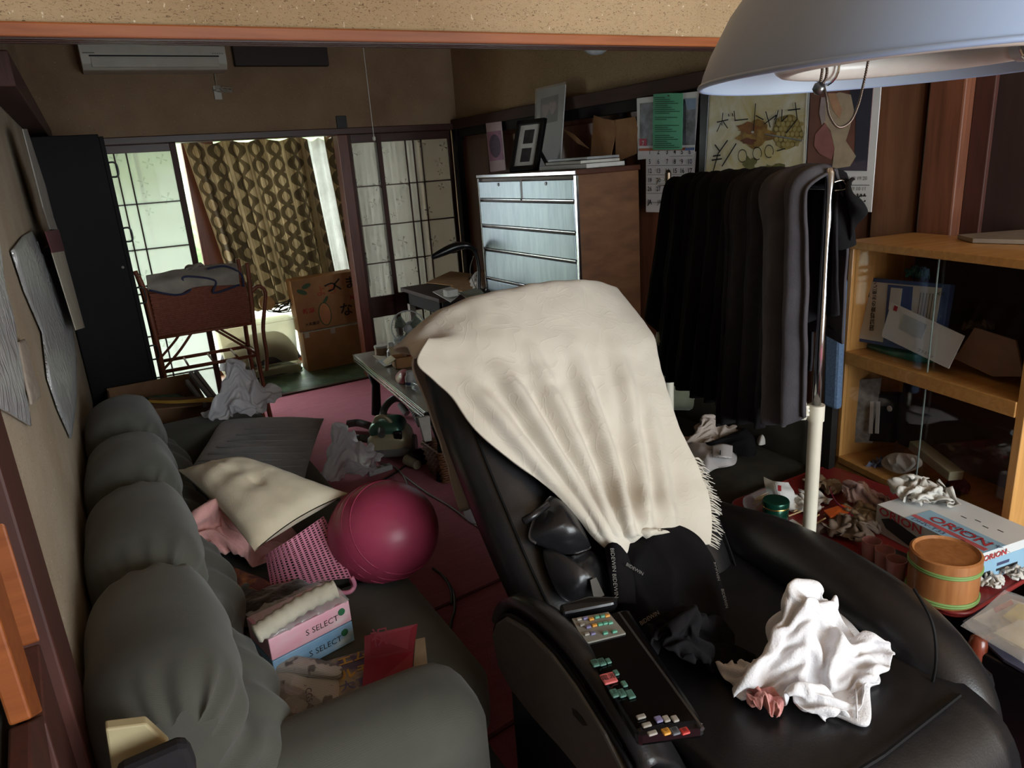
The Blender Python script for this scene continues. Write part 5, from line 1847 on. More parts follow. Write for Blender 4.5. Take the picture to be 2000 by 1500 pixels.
# items under the table end
tag(rbox(P(822, 905, z=0) + Vector((-.05, -.04, .0)), P(822, 905, z=0) + Vector((.05, .05, .07)), .015, n=5).build('camera_body', PLASTIC_BLK, smooth=True), 'small black device on the carpet right of the vacuum cleaner', 'device')
tag(MB().tube([P(795, 898, z=.035), P(815, 908, z=.035)], [.028, .024], 16).build('clear_bottle', mat('clear_bottle_plastic', (196, 188, 160), rough=.15, see=.4), smooth='auto'), 'small clear bottle lying in front of the black device', 'bottle')
tag(MB().plate([P(815, 815, y=2.92), P(838, 812, y=2.92), P(842, 860, y=2.92), P(828, 862, y=2.92)], .02).build('paper_box', PAPER, bevel=.002), 'white paper box hanging at the near end of the low table', 'box')
wk = thing('wicker_basket', 'small brown wicker basket under the near end of the low table', 'basket', P(862, 925, z=0))
c = P(885, 925, z=0)
for j in range(13):
    z = .008 + j * .013
    w_ = .085 + .02 * j / 12
    pts = []
    for s_ in range(48):
        t = s_ / 48 * 4
        k_ = int(t)
        f_ = t - k_
        a_, b_ = [(-1, -1), (1, -1), (1, 1), (-1, 1)][k_], [(-1, -1), (1, -1), (1, 1), (-1, 1)][(k_ + 1) % 4]
        o_ = .004 * (1 if (s_ + j) % 2 else -1)
        q_ = Vector((a_[0] + (b_[0] - a_[0]) * f_, a_[1] + (b_[1] - a_[1]) * f_, 0)) * (w_ + o_)
        pts.append(c + q_ + Vector((0, 0, z)))
    MB().tube(pts, .0065, 6, closed=True).build('weave_ring', mat('brown_wicker', (126, 84, 52), (96, 60, 36), 60, .6), wk, smooth=True)
MB().box((c.x - .08, c.y - .08, .002), (c.x + .08, c.y + .08, .01)).build('bottom', MATS['brown_wicker'], wk)

# plastic bag on the carpet
b2 = thing('plastic_bag', 'white plastic bag standing crumpled on the carpet by the vacuum cleaner', 'plastic bag', P(680, 940, z=0))
cloth(CLOTH_HEAP, Matrix.Translation(P(680, 925, z=.003)) @ Matrix.Rotation(-.35, 4, 'Z'), (.98, .80, 1.75)).build('bag_film', BAGW, b2, smooth=True, sub=1)
tag(puff([P(a, b, z=.01) for a, b in ((905, 995), (920, 982), (940, 985), (948, 1015), (930, 1022), (912, 1015))], (0, -.3, 1), .06, .015, 20, 17, crease=.6).build('plastic_bag', BAGW, smooth=True), 'small white plastic bag on the carpet beside the chair back', 'plastic bag')
# cables on the carpet
CABW = mat('grey_cable', (148, 144, 140), rough=.5)
CABB = mat('black_cable', (26, 24, 26), rough=.5)
for pts, m_, lab in ((((745, 905), (775, 915), (795, 945), (790, 985)), CABW, 'grey cable looping by the power strip on the carpet'), (((790, 930), (830, 960), (880, 990), (920, 1020), (960, 1045)), CABW, 'long grey cable running across the carpet to the chair'), (((735, 945), (770, 925), (800, 905), (830, 890)), CABB, 'black cable running under the low table'), (((870, 1130), (885, 1155), (888, 1190), (880, 1230), (895, 1270)), CABB, 'black cable snaking along the sofa front'), (((845, 1110), (865, 1125), (880, 1150), (882, 1180)), CABB, 'short black cable beside the maroon ball')):
    tag(MB().tube(spline([P(a, b, z=.006) for a, b in pts], 40), .0045, 6).build('cable', m_, smooth=True), lab, 'cable')
ps = thing('power_strip', 'white power strip on the carpet in front of the plastic bag', 'power strip', P(738, 928, z=0))
Mp = frame(P(722, 932, z=0), P(760, 920, z=0) - P(722, 932, z=0), (-.3, .9, 0))
MB().box((0, 0, 0), (.13, .04, .028), Mp).build('strip', FG, ps, bevel=.005)
for k in range(3):
    MB().box((.02 + k * .035, .01, .028), (.038 + k * .035, .03, .0295), Mp).build('socket', GREYTRIM, ps)

# ================================================================== DESK BY THE FAR RIGHT CORNER
DZ = .70
dk = thing('desk', 'dark wooden desk in the far right corner beside the chest', 'desk', (2.05, 4.3, 0))
d0, d1 = P(787, 563, z=DZ), P(905, 600, z=DZ)
DY0 = 3.93
MB().box((d0.x, DY0, DZ - .025), (XR - .055, 4.56, DZ)).build('top', mat('desk_top_brown', (58, 36, 30), (46, 28, 24), 6, .6, spec=.2), dk, bevel=.003)
MB().box((d0.x + .03, DY0 + .02, DZ - .11), (XR - .09, 4.54, DZ - .025)).build('apron', W_BLACK, dk)
for x, y in ((d0.x + .03, 4.52), (d0.x + .03, DY0 + .05), (XR - .11, 4.52)):
    MB().box((x, y - .02, 0), (x + .04, y + .02, DZ - .025)).build('leg', mat('pale_leg', (150, 142, 132), rough=.6) if y > 4.5 else W_BLACK, dk)
MB().box((d0.x + .2, DY0 + .03, .05), (XR - .1, 4.5, DZ - .11)).build('drawer_unit', W_BLACK, dk, bevel=.004)
dz = DZ + .002
ENV = mat('manila_paper', (176, 140, 96), (156, 122, 82), 14, .85)
for k, (pts, m_, lab) in enumerate((([(832, 552), (880, 530), (925, 535), (900, 560)], ENV, 'manila envelope at the back of the desk'), ([(845, 570), (880, 560), (905, 570), (880, 590)], PAPER, 'white sheet lying at the front of the desk'), ([(880, 560), (920, 545), (945, 560), (915, 575)], ENV, 'second manila envelope under the desk lamp'), ([(895, 572), (935, 562), (945, 572), (915, 585)], mat('greenish_paper', (150, 156, 140), rough=.8), 'pale green sheet by the desk lamp foot'))):
    tag(MB().plate([P(a, b, z=dz + .004 + .006 * k) for a, b in pts], .004).build('envelope' if m_ is ENV else 'paper_sheet', m_), lab, 'envelope' if m_ is ENV else 'paper')
tag(puff([P(a, b, z=dz) for a, b in ((915, 560), (925, 540), (942, 530), (958, 545), (955, 570), (930, 575))], (-.3, -.3, .9), .06, .02, 18, 3, crease=.6).build('crumpled_paper', PAPER, smooth=True), 'crumpled white paper heap at the foot of the desk lamp', 'paper')
tag(MB().box(P(880, 585, z=dz) + Vector((-.03, -.03, .02)), P(880, 585, z=dz) + Vector((.04, .03, .06))).build('small_carton', PAPER, bevel=.003), 'small white carton on the desk edge', 'carton')
lp = thing('desk_lamp', 'black desk lamp with a long drooping head', 'desk lamp', P(945, 585, z=dz))
yl_ = P(945, 570, z=dz).y
MB().tube(spline([P(843, 503, y=yl_ + .06), P(862, 494, y=yl_ + .05), P(890, 482, y=yl_ + .03), P(915, 480, y=yl_), P(930, 490, y=yl_)], 24), [.012 + .014 * sin(pi * min(1, i / 20)) for i in range(24)], 14).build('head', PLASTIC_BLK, lp, smooth=True)
MB().tube(spline([P(905, 482, y=yl_), P(925, 488, y=yl_), P(934, 515, y=yl_), P(936, 550, y=yl_), Vector((P(936, 575, y=yl_).x, yl_, dz + .01))], 24), .010, 10).build('arm', PLASTIC_BLK, lp, smooth=True)
bs = Vector((P(936, 575, y=yl_).x, yl_, dz))
MB().lathe([(.08, 0), (.08, .012), (.05, .022), (0, .024)], 24, Matrix.Translation(bs)).build('base', PLASTIC_BLK, lp, smooth='auto')
MB().tube(spline([P(925, 500, y=yl_ - .01), P(918, 530, y=yl_ - .02), P(930, 565, y=yl_ - .02)], 14), .0025, 5).build('wire', GREYTRIM, lp)
# ================================================================== CHEST OF DRAWERS
CX, CY0, CY1, CZ = 2.0, 2.897, 3.902, 1.395
SILV = NT('brushed_silver_front')
_co = SILV.coord((1, 6, 1))
_n = SILV.noise(_co, 7, 4)
SILV.base(SILV.ramp(_n, [(.3, (142, 152, 158)), (.7, (124, 134, 140))]))
SILV.b.inputs['Metallic'].default_value = .7
SILV.b.inputs['Roughness'].default_value = .34
SILV = SILV.m
WALN = mat('swirled_walnut', (116, 78, 48), (88, 56, 34), 5, .5, stretch=(1.5, 1, 4), detail=6)
ch = thing('chest_of_drawers', 'tall chest with silver drawer fronts and a walnut side', 'chest', ((CX + XR) / 2, (CY0 + CY1) / 2, 0))
MB().box((CX + .012, CY0, 0), (XR - .055, CY1, CZ - .025)).build('body', WALN, ch, bevel=.003)
MB().box((CX - .006, CY0 - .004, CZ - .025), (XR - .045, CY1 + .004, CZ)).build('top_board', mat('dark_walnut_edge', (84, 48, 34), (66, 36, 26), 8, .35), ch, bevel=.004)
MB().box((CX - .008, CY0 - .002, CZ - .022), (CX, CY1 + .002, CZ - .004)).build('top_trim', CHR, ch, bevel=.002)
for y in (CY0, CY1 - .016):
    MB().box((CX - .003, y, .02), (CX + .016, y + .016, CZ - .025)).build('stile', CHR, ch, bevel=.002)
zsr = [P(945, 392, x=CX).z, P(945, 442, x=CX).z, P(950, 488, x=CX).z, P(953, 544, x=CX).z]
zsr = [CZ - .04] + zsr
step = zsr[-2] - zsr[-1]
while zsr[-1] - step > .05:
    zsr.append(zsr[-1] - step)
for k in range(len(zsr) - 1):
    z1, z0 = zsr[k], zsr[k + 1]
    spans = ((CY0 + .02, (CY0 + CY1) / 2 - .012), ((CY0 + CY1) / 2 + .006, CY1 - .02)) if k == 0 else ((CY0 + .02, CY1 - .02),)
    for y0, y1 in spans:
        d = MB().box((CX - .006, y0, z0 + .014), (CX + .014, y1, z1 - .004)).build('drawer', SILV, ch, bevel=.003)
        MB().box((CX - .010, y0, z0 + .006), (CX + .010, y1, z0 + .013)).build('pull_ledge', CHR, d, bevel=.002)
        if k == 0:
            MB().lathe([(0, 0), (.009, 0), (.009, .003), (0, .003)], 12, frame((CX - .0065, (y0 + y1) / 2, (z0 + z1) / 2 + .035), (0, -1, 0), (0, 0, 1), (-1, 0, 0))).build('keyhole', PLASTIC_BLK, d)
MB().box((CX - .004, (CY0 + CY1) / 2 - .010, zsr[1] + .008), (CX + .014, (CY0 + CY1) / 2 + .004, zsr[0])).build('divider', W_POST, ch)

# ---- on top of the chest
PHB = mat('dark_photo_print', (60, 56, 58), (36, 34, 36), 16, .4, contrast=.1)
fr_ = thing('photo_frame', 'black easel frame with two small pictures on the chest', 'picture frame', (2.08, 3.55, CZ))
yb = 3.52
A, B, C, D = P(998, 330, z=CZ + .001), P(1062, 325, z=CZ + .001), P(1070, 228, y=yb), P(1022, 238, y=yb)
c0 = Vector((2.10, 3.62, CZ + .001))
d_ = Vector((.30, -1, 0)).normalized()
A = PP(997, 331, c0, Vector((-1, -.30, 0)).normalized())
Mt = frame(Vector((2.06, 3.62, CZ + .002)), Vector((.30, -.95, 0)), Vector((.32, .10, .94)))
fw_, fh_ = .20, .28
MB().box((0, 0, -.012), (fw_, fh_, 0), Mt).build('backing', PLASTIC_BLK, fr_)
for a_, b_ in (((0, 0, 0), (fw_, .028, .012)), ((0, fh_ - .028, 0), (fw_, fh_, .012)), ((0, 0, 0), (.028, fh_, .012)), ((fw_ - .028, 0, 0), (fw_, fh_, .012))):
    MB().box(a_, b_, Mt).build('moulding', PLASTIC_BLK, fr_, bevel=.004)
MB().box((.028, .028, 0), (fw_ - .028, fh_ - .028, .002), Mt).build('mount', PAPER, fr_)
for y0 in (.05, .15):
    MB().box((.065, y0, .002), (.135, y0 + .075, .003), Mt).build('picture', PHB, fr_)
MB().bar(Mt @ Vector((fw_ / 2, .2, -.012)), Vector((Mt.translation.x + .22, Mt.translation.y - .06, CZ + .006)), .03, .006).build('easel_leg', PLASTIC_BLK, fr_)
pp_ = thing('wrapped_print', 'grey mounted flower print in clear wrap leaning on the wall', 'print', (XR - .06, 3.5, CZ))
q = [P(1046, 328, x=2.30), P(1094, 320, x=2.30), P(1105, 165, x=2.365), P(1050, 176, x=2.365)]
q[0].z = q[1].z = CZ + .002
MB().plate(q, .006).build('mount', mat('grey_mount', (176, 176, 174), (164, 164, 162), 6, .35), pp_)
lerp2 = lambda q, u, v: (q[0] * (1 - u) + q[1] * u) * (1 - v) + (q[3] * (1 - u) + q[2] * u) * v
nq = Vector((-1, 0, 0))
MB().plate([lerp2(q, u, v) + nq * .005 for u, v in ((.16, .56), (.80, .58), (.80, .90), (.16, .88))], .002).build('photo', PHB, pp_)
for cu, cv in ((.36, .74), (.62, .76)):
    MB().poly([lerp2(q, cu + .13 * cos(a), cv + .075 * sin(a) * (1 + .25 * sin(3 * a))) + nq * .0075 for a in [2 * pi * k / 18 for k in range(18)]]).build('blossom', mat('blush_print', (176, 140, 138), (150, 112, 112), 40, .5), pp_)
MB().plate([lerp2(q, u, v) + nq * .009 for u, v in ((-.03, -.0), (1.03, -.0), (1.04, 1.03), (-.03, 1.02))], .0008).build('clear_wrap', FILM, pp_)
ms = (('upper', .034), ('lower', .012))
for k, (lab, nm, pts, m_, th, z_) in enumerate((('thick white album under the magazines on the chest', 'album', ((1072, 327), (1130, 318), (1182, 312), (1236, 306), (1232, 312), (1140, 326)), PAPER, .020, .012), ('pale magazine on top of the album on the chest', 'magazine', ((1075, 317), (1150, 308), (1238, 303), (1212, 298), (1140, 304)), mat('pale_cover', (190, 186, 176), rough=.6), .014, .032), ('glossy grey magazine topmost on the chest pile', 'magazine', ((1080, 312), (1140, 304), (1232, 298), (1205, 296), (1120, 302)), mat('grey_cover', (150, 152, 152), rough=.3), .010, .046))):
    c_ = Vector((2.17, 3.12, CZ))
    y0_, y1_ = 2.92 + .02 * k, 3.30 - .02 * k
    x0_, x1_ = 2.06 + .015 * k, 2.30
    Mm = Matrix.Translation((2.2, 3.12, 0)) @ Matrix.Rotation(radians((4, -3, 6)[k]), 4, 'Z')
    z0_ = CZ + (.002, .024, .041)[k]
    tag(MB().box((x0_ - 2.2, y0_ - 3.12, z0_), (x1_ - 2.2, y1_ - 3.12, z0_ + (.020, .014, .012)[k]), Mm).build(nm, m_, bevel=.002), lab, nm)

# ================================================================== RIGHT WALL
wx = XR - .056


def wq(px, py, d=0):
    return P(px, py, x=wx - d)


WN = Vector((-1, 0, 0))


def wtxt(parent, txt, px, py, size, m, d=.004, bold=0, align='CENTER', tilt=0, xs=1):
    M_ = frame(wq(px, py, d), (0, -1, 0), (0, 0, 1), (-1, 0, 0)) @ Matrix.Rotation(tilt, 4, 'Z')
    return lettering(parent, txt, M_, size, m, bold=bold, align=align, xs=xs)


# small purple calendar
sc_ = thing('small_calendar', 'narrow pink and purple picture calendar in the far corner', 'calendar', wq(970, 335))
q = [wq(958, 336), wq(988, 332), wq(979, 237), wq(949, 241)]
MB().plate(q, .003).build('sheet', mat('pale_pink_paper', (196, 178, 184), (184, 164, 172), 10, .7), sc_)
MB().plate([lerp2(q, u, v) + WN * .003 for u, v in ((.06, .22), (.94, .22), (.94, .82), (.06, .82))], .002).build('photo', mat('mauve_print', (170, 120, 150), (140, 96, 128), 18, .6), sc_)
MB().poly([lerp2(q, .5 + .36 * cos(a), .52 + .24 * sin(a)) + WN * .0045 for a in [2 * pi * k / 24 for k in range(24)]]).build('flower', mat('deep_purple_print', (92, 66, 96), (64, 44, 72), 40, .6), sc_)
# big month calendar
cal = thing('month_calendar', 'large paper month calendar beside the chest of drawers', 'calendar', wq(1310, 412))
q = [wq(1262, 414), wq(1352, 414), wq(1366, 178), wq(1244, 192)]
MB().plate([wq(1262, 414), wq(1350, 416), wq(1360, 296), wq(1262, 292)], .002).build('lower_sheet', mat('calendar_paper', (232, 232, 232), (224, 224, 224), 8, .7), cal)
MB().plate([wq(1246, 312, .004), wq(1356, 300, .004), wq(1366, 178, .004), wq(1244, 192, .004)], .002).build('upper_sheet', MATS['calendar_paper'], cal)
MB().plate([wq(1250, 285, .007), wq(1357, 283, .007), wq(1359, 192, .007), wq(1250, 202, .007)], .002).build('photo', mat('street_photo', (120, 124, 132), (54, 54, 58), 16, .5, contrast=.12), cal)
MB().plate([wq(1342, 215, .0095), wq(1358, 213, .0095), wq(1359, 192, .0095), wq(1338, 193, .0095)], .001).build('photo_sky', mat('photo_sky_print', (128, 150, 178), rough=.5), cal)
MB().plate([wq(1249, 285, .010), wq(1263, 285, .010), wq(1263, 271, .010), wq(1249, 271, .010)], .001).build('month_badge', mat('crimson_print', (176, 40, 70), rough=.6), cal)
wtxt(cal, '7', 1256, 284, .030, WHITE_INK, .012, .0006)
MB().plate([wq(1248, 295, .008), wq(1356, 293, .008), wq(1356, 288, .008), wq(1248, 290, .008)], .001).build('weekday_band', mat('orange_band', (186, 96, 60), rough=.6), cal)
MB().plate([wq(1338, 294, .0092), wq(1356, 293, .0092), wq(1356, 288, .0092), wq(1338, 289, .0092)], .001).build('saturday_band', mat('blue_band', (90, 120, 176), rough=.6), cal)
for r_, (y_, row) in enumerate(((301, '1 2 3 4 5 6'), (320, '5 6 7 8 9 10'), (338, '12 13 14 15 16 17'), (356, '19 20 21'), (373, '26 27'))):
    for c_, t in enumerate(row.split()):
        wtxt(cal, t, (1269, 1286, 1303, 1318, 1332, 1347)[c_], y_, .030, INK if t not in ('6', '10') or r_ > 1 else BLUE, .006 if r_ else .008, .0005)
wtxt(cal, 'JA', 1269, 399, .032, INK, .004, .001)
wtxt(cal, 'JA西', 1292, 399, .030, INK, .004)
for k in range(6):
    MB().plate([wq(1264, 306 + 18 * k, .004), wq(1352, 305 + 18 * k, .004), wq(1352, 304.4 + 18 * k, .004), wq(1264, 305.4 + 18 * k, .004)], .001).build('rule_line', GREYTRIM, cal)
gn = thing('green_notice', 'mint green printed notice pinned over the month calendar', 'notice', wq(1305, 293, .02))
rows = surf([[wq(1275, 293, .018), wq(1304, 293, .022), wq(1332, 292, .018)], [wq(1275, 240, .016), wq(1304, 238, .020), wq(1333, 238, .016)], [wq(1276, 184, .014), wq(1304, 182, .016), wq(1334, 182, .014)]], 8, 12)
MB().grid(rows).build('sheet', mat('mint_paper', (98, 178, 138), (90, 168, 130), 8, .8), gn, solid=.001)
for k in range(26):
    y_ = 190 + k * 3.9
    if k in (9, 12, 13, 18):
        continue
    x_ = 1277 if k % 6 == 0 else 1279
    MB().plate([wq(x_, y_ + 1.2, .0235), wq(x_ + 22 + (k * 37 % 29), y_ + 1, .0235), wq(x_ + 22 + (k * 37 % 29), y_ - .4, .0235), wq(x_, y_ - .2, .0235)], .0004).build('text_line', mat('dark_green_ink', (52, 96, 74), rough=.8), gn)
MB().lathe([(0, 0), (.004, 0), (.003, .004), (0, .005)], 10, frame(wq(1306, 187, .018), (0, -1, 0), (0, 0, 1), (-1, 0, 0))).build('pin', INK, gn)
# dragon poster with brush lettering
dp = thing('dragon_poster', 'gold dragon poster with black handwritten price, in a dark frame', 'poster', wq(1470, 345))
q = [wq(1372, 372, .006), wq(1568, 372, .006), wq(1578, 165, .006), wq(1384, 170, .006)]
DRG = NT('misty_gold_print')
_co = DRG.coord()
_n1 = DRG.noise(_co, 6, 5, .6, 1.5)
DRG.base(DRG.ramp(_n1, [(.3, (200, 178, 104)), (.48, (208, 198, 160)), (.7, (222, 218, 202))]))
DRG.b.inputs['Roughness'].default_value = .35
DRG = DRG.m
MB().plate(q, .003).build('sheet', DRG, dp)
qf = [wq(1366, 380, .006), wq(1376, 380, .006), wq(1388, 165, .006), wq(1370, 168, .006)]
MB().plate(qf, .014).build('frame_edge', PLASTIC_BLK, dp, bevel=.002)
MB().plate([wq(1566, 380, .008), wq(1570, 380, .008), wq(1582, 160, .008), wq(1578, 160, .008)], .008).build('sleeve_edge', FILM, dp)
GOLD = mat('gold_scale_print', (160, 140, 76), (112, 96, 52), 26, .5, contrast=.1)
GOLD2 = mat('tawny_print', (170, 132, 62), (120, 88, 44), 30, .5, contrast=.12)


def blob(parent, nm, cx, cy, rx, ry, m, d, wob=.15, k0=0, n=26):
    MB().poly([wq(cx + rx * cos(a) * (1 + wob * sin(5 * a + k0)), cy + ry * sin(a) * (1 + wob * sin(4 * a + k0)), d) for a in [2 * pi * k / n for k in range(n)]]).build(nm, m, parent)


blob(dp, 'dragon_body', 1538, 258, 30, 34, GOLD, .0090, .06)
for i in range(6):
    for j in range(6):
        x_, y_ = 1516 + i * 9 + (j % 2) * 4.5, 232 + j * 10
        if ((x_ - 1540) / 30) ** 2 + ((y_ - 258) / 32) ** 2 < 1:
            blob(dp, 'scale', x_, y_, 4, 4.4, mat('pale_scale_print', (178, 162, 104), rough=.5), .0098, 0, 0, 8)
blob(dp, 'dragon_head', 1475, 262, 36, 24, GOLD2, .0092, .25, 1)
blob(dp, 'dragon_mane', 1462, 250, 22, 10, mat('orange_mane_print', (150, 96, 46), (110, 66, 36), 40, .5), .0096, .3, 2)
blob(dp, 'dragon_mouth', 1462, 276, 14, 6, mat('mouth_print', (110, 56, 40), rough=.5), .0102, .2, 3)
blob(dp, 'dragon_eye', 1470, 258, 3, 2.4, WHITE_INK, .0106, 0, 0, 10)
blob(dp, 'dragon_claw', 1465, 322, 12, 16, mat('olive_print', (120, 118, 60), (86, 88, 48), 40, .5), .0096, .35, 4)
blob(dp, 'dragon_tail', 1510, 330, 22, 10, MATS['olive_print'], .0096, .4, 5)
MB().tube([wq(1495, 262, .011), wq(1530, 268, .011), wq(1568, 275, .011)], .003, 5).build('whisker', mat('grey_print', (140, 140, 136), rough=.5), dp)


def stroke(parent, pts, w=.0045, m=INK, d=.0125):
    p3 = [wq(a, b, d) for a, b in pts]
    vs, fs = [], []
    for i in range(len(p3) - 1):
        a, b = p3[i], p3[i + 1]
        n_ = WN.cross((b - a).normalized()) * w / 2
        o_ = len(vs)
        vs += [a - n_, a + n_, b + n_, b - n_]
        fs.append((o_, o_ + 1, o_ + 2, o_ + 3))
    MB().add(vs, fs).build('brush_stroke', m, parent)


Z = lambda *p: [(1230 + a / 4, 160 + b / 4) for a, b in p]
for s_ in (Z((680, 315), (770, 295)), Z((728, 240), (718, 340)), Z((712, 320), (680, 390)), Z((730, 310), (765, 362)), Z((770, 250), (775, 270)), Z((800, 245), (806, 268)),
           Z((818, 302), (925, 290)), Z((815, 225), (822, 300)), Z((983, 168), (966, 385)), Z((985, 262), (1045, 296)), Z((1050, 330), (1145, 258), (1130, 300)), Z((1062, 230), (1098, 355)),
           Z((1160, 220), (1135, 330)), Z((1190, 215), (1186, 310), (1235, 262)), Z((1235, 222), (1333, 210)), Z((1292, 160), (1308, 290), (1222, 400))):
    stroke(dp, s_)
for s_ in (Z((665, 490), (705, 545)), Z((765, 455), (690, 560), (652, 695)), Z((640, 612), (720, 600)), Z((650, 580), (710, 572)), Z((832, 480), (720, 660))):
    stroke(dp, s_, .006)
for cx_ in (880, 995, 1088):
    stroke(dp, Z(*[(cx_ + 34 * cos(a), 578 - (cx_ - 880) * .17 + 50 * sin(a)) for a in [2 * pi * k / 14 + 1 for k in range(14)]]), .0035)
stroke(dp, Z((1150, 540), (1215, 520)), .004)
# portrait calendar
kp_ = thing('portrait_calendar', 'tall calendar showing a draped white robe, right of the dragon poster', 'calendar', wq(1640, 412))
q = [wq(1578, 413, .003), wq(1702, 414, .003), wq(1722, 160, .003), wq(1584, 168, .003)]
MB().plate(q, .003).build('sheet', MATS['calendar_paper'], kp_)
MB().plate([wq(1576, 332, .006), wq(1693, 334, .006), wq(1706, 168, .006), wq(1584, 172, .006)], .002).build('photo', mat('dusky_print', (128, 86, 74), (92, 62, 60), 6, .4, contrast=.15), kp_)
MB().plate([wq(1668, 332, .0075), wq(1693, 334, .0075), wq(1705, 172, .0075), wq(1660, 176, .0075), wq(1672, 230, .0075)], .001).build('photo_shadow', mat('slate_print', (62, 62, 76), (50, 50, 62), 8, .4), kp_)
for nm_, pts, c_, d_ in (('robe', ((1612, 190), (1640, 180), (1662, 185), (1668, 215), (1660, 250), (1652, 275), (1672, 305), (1660, 325), (1625, 330), (1630, 290), (1622, 255), (1606, 235)), (196, 176, 150), .0088),
                         ('lap', ((1592, 262), (1612, 240), (1622, 258), (1630, 292), (1624, 312), (1600, 300), (1590, 285)), (166, 108, 104), .0092),
                         ('collar', ((1616, 182), (1632, 182), (1645, 215), (1640, 232), (1626, 214)), (206, 160, 126), .0096),
                         ('sleeve', ((1604, 190), (1612, 190), (1612, 236), (1605, 244), (1600, 220)), (176, 160, 158), .0094),
                         ('floor', ((1577, 332), (1692, 334), (1692, 312), (1640, 322), (1580, 318)), (86, 78, 92), .0084)):
    MB().poly([wq(a, b, d_) for a, b in pts]).build(nm_ + '_print', mat(nm_ + '_tone', c_, tuple(v * .86 for v in c_), 20, .45), kp_)
wtxt(kp_, '17 18 19 20', 1672, 352, .018, GREYTRIM, .006)
wtxt(kp_, '9 10 11', 1678, 372, .018, GREYTRIM, .006)
wtxt(kp_, '様', 1680, 400, .045, INK, .006, .001)
MB().plate([wq(1660, 362, .005), wq(1698, 362, .005), wq(1698, 361, .005), wq(1660, 361, .005)], .001).build('rule_line', INK, kp_)
# torn paper pieces under the rail
TAN = mat('torn_brown_paper', (150, 108, 66), (120, 84, 52), 9, .85)
for pts, lab in ((((1152, 325), (1160, 225), (1180, 232), (1200, 235), (1205, 250), (1190, 322)), 'torn brown paper on the panel above the chest, left piece'), (((1203, 318), (1202, 234), (1240, 228), (1246, 250), (1243, 300), (1215, 312)), 'torn brown paper on the panel next to the month calendar'), (((1096, 250), (1120, 262), (1150, 290), (1128, 280)), 'curled tan paper tongue behind the wrapped print')):
    pl = [wq(a, b, .004) for a, b in pts]
    tag(MB().plate(pl, .003).build('torn_paper', TAN), lab, 'paper')

# ================================================================== CLOTHES RACK
RN, RF, RZ = Vector((1.425, 1.085, 0)), Vector((1.655, 1.87, 0)), 1.39
rd = (RF - RN).normalized()
rn = Vector((-rd.y, rd.x, 0))
if rn.dot(-RN) < 0:
    rn = -rn
rack = thing('clothes_rack', 'chrome and white clothes rack behind the massage chair', 'clothes rack', (RN + RF) / 2)
IVO = mat('ivory_enamel', (206, 202, 186), (192, 188, 172), 6, .4)
for k, p in enumerate((RN, RF)):
    MB().cyl(p + Vector((0, 0, .05)), p + Vector((0, 0, .83)), .0165, 18).build('lower_post', IVO, rack, smooth='auto')
    MB().tube([p + Vector((0, 0, z)) for z in (.80, 1.0, 1.2, RZ - .01)] + [p + Vector((0, 0, RZ))], [.0105, .0105, .0105, .0105, .006], 16).build('upper_post', CHR, rack, smooth=True)
    MB().cyl(p + Vector((0, 0, .80)), p + Vector((0, 0, .84)), .0195, 18).build('collar', IVO, rack, smooth='auto')
    kb = p + Vector((0, 0, .825))
    s_ = -CR
    MB().cyl(kb, kb + s_ * .03, .006, 10).build('screw_stem', CHR, rack)
    star = MB()
    Mk = frame(kb + s_ * .025, CU, _F, s_)
    prf = [(.020 * (1 + .16 * cos(6 * 2 * pi * i / 36))) for i in range(36)]
    r0 = [Mk @ Vector((prf[i] * cos(2 * pi * i / 36), prf[i] * sin(2 * pi * i / 36), 0)) for i in range(36)]
    r1 = [v + s_ * .018 for v in r0]
    star.grid([r0, r1], True).add(r0, [tuple(range(36))]).add(r1, [tuple(range(36))[::-1]])
    star.build('star_knob', IVO, rack, smooth='auto')
    MB().bar(p - rn * .06 + Vector((0, 0, .03)), p + rn * .20 + Vector((0, 0, .03)), .03, .03).build('foot', IVO, rack, bevel=.006)
    side_ = 1 if k == 0 else -1
    hb = p + Vector((0, 0, RZ - .035))
    MB().tube(spline([hb, hb + CR * side_ * .025 + Vector((0, 0, .008)), hb + CR * side_ * .036, hb + CR * side_ * .034 - Vector((0, 0, .012)), hb + CR * side_ * .012 - Vector((0, 0, .014))], 20), .0022, 6).build('hook_loop', CHR, rack, smooth=True)
MB().cyl(RN + Vector((0, 0, RZ - .04)), RF + Vector((0, 0, RZ - .04)), .009, 14).build('hanging_bar', CHR, rack, smooth='auto')
MB().cyl(RN + Vector((0, 0, .06)), RF + Vector((0, 0, .06)), .012, 14).build('base_bar', IVO, rack, smooth='auto')


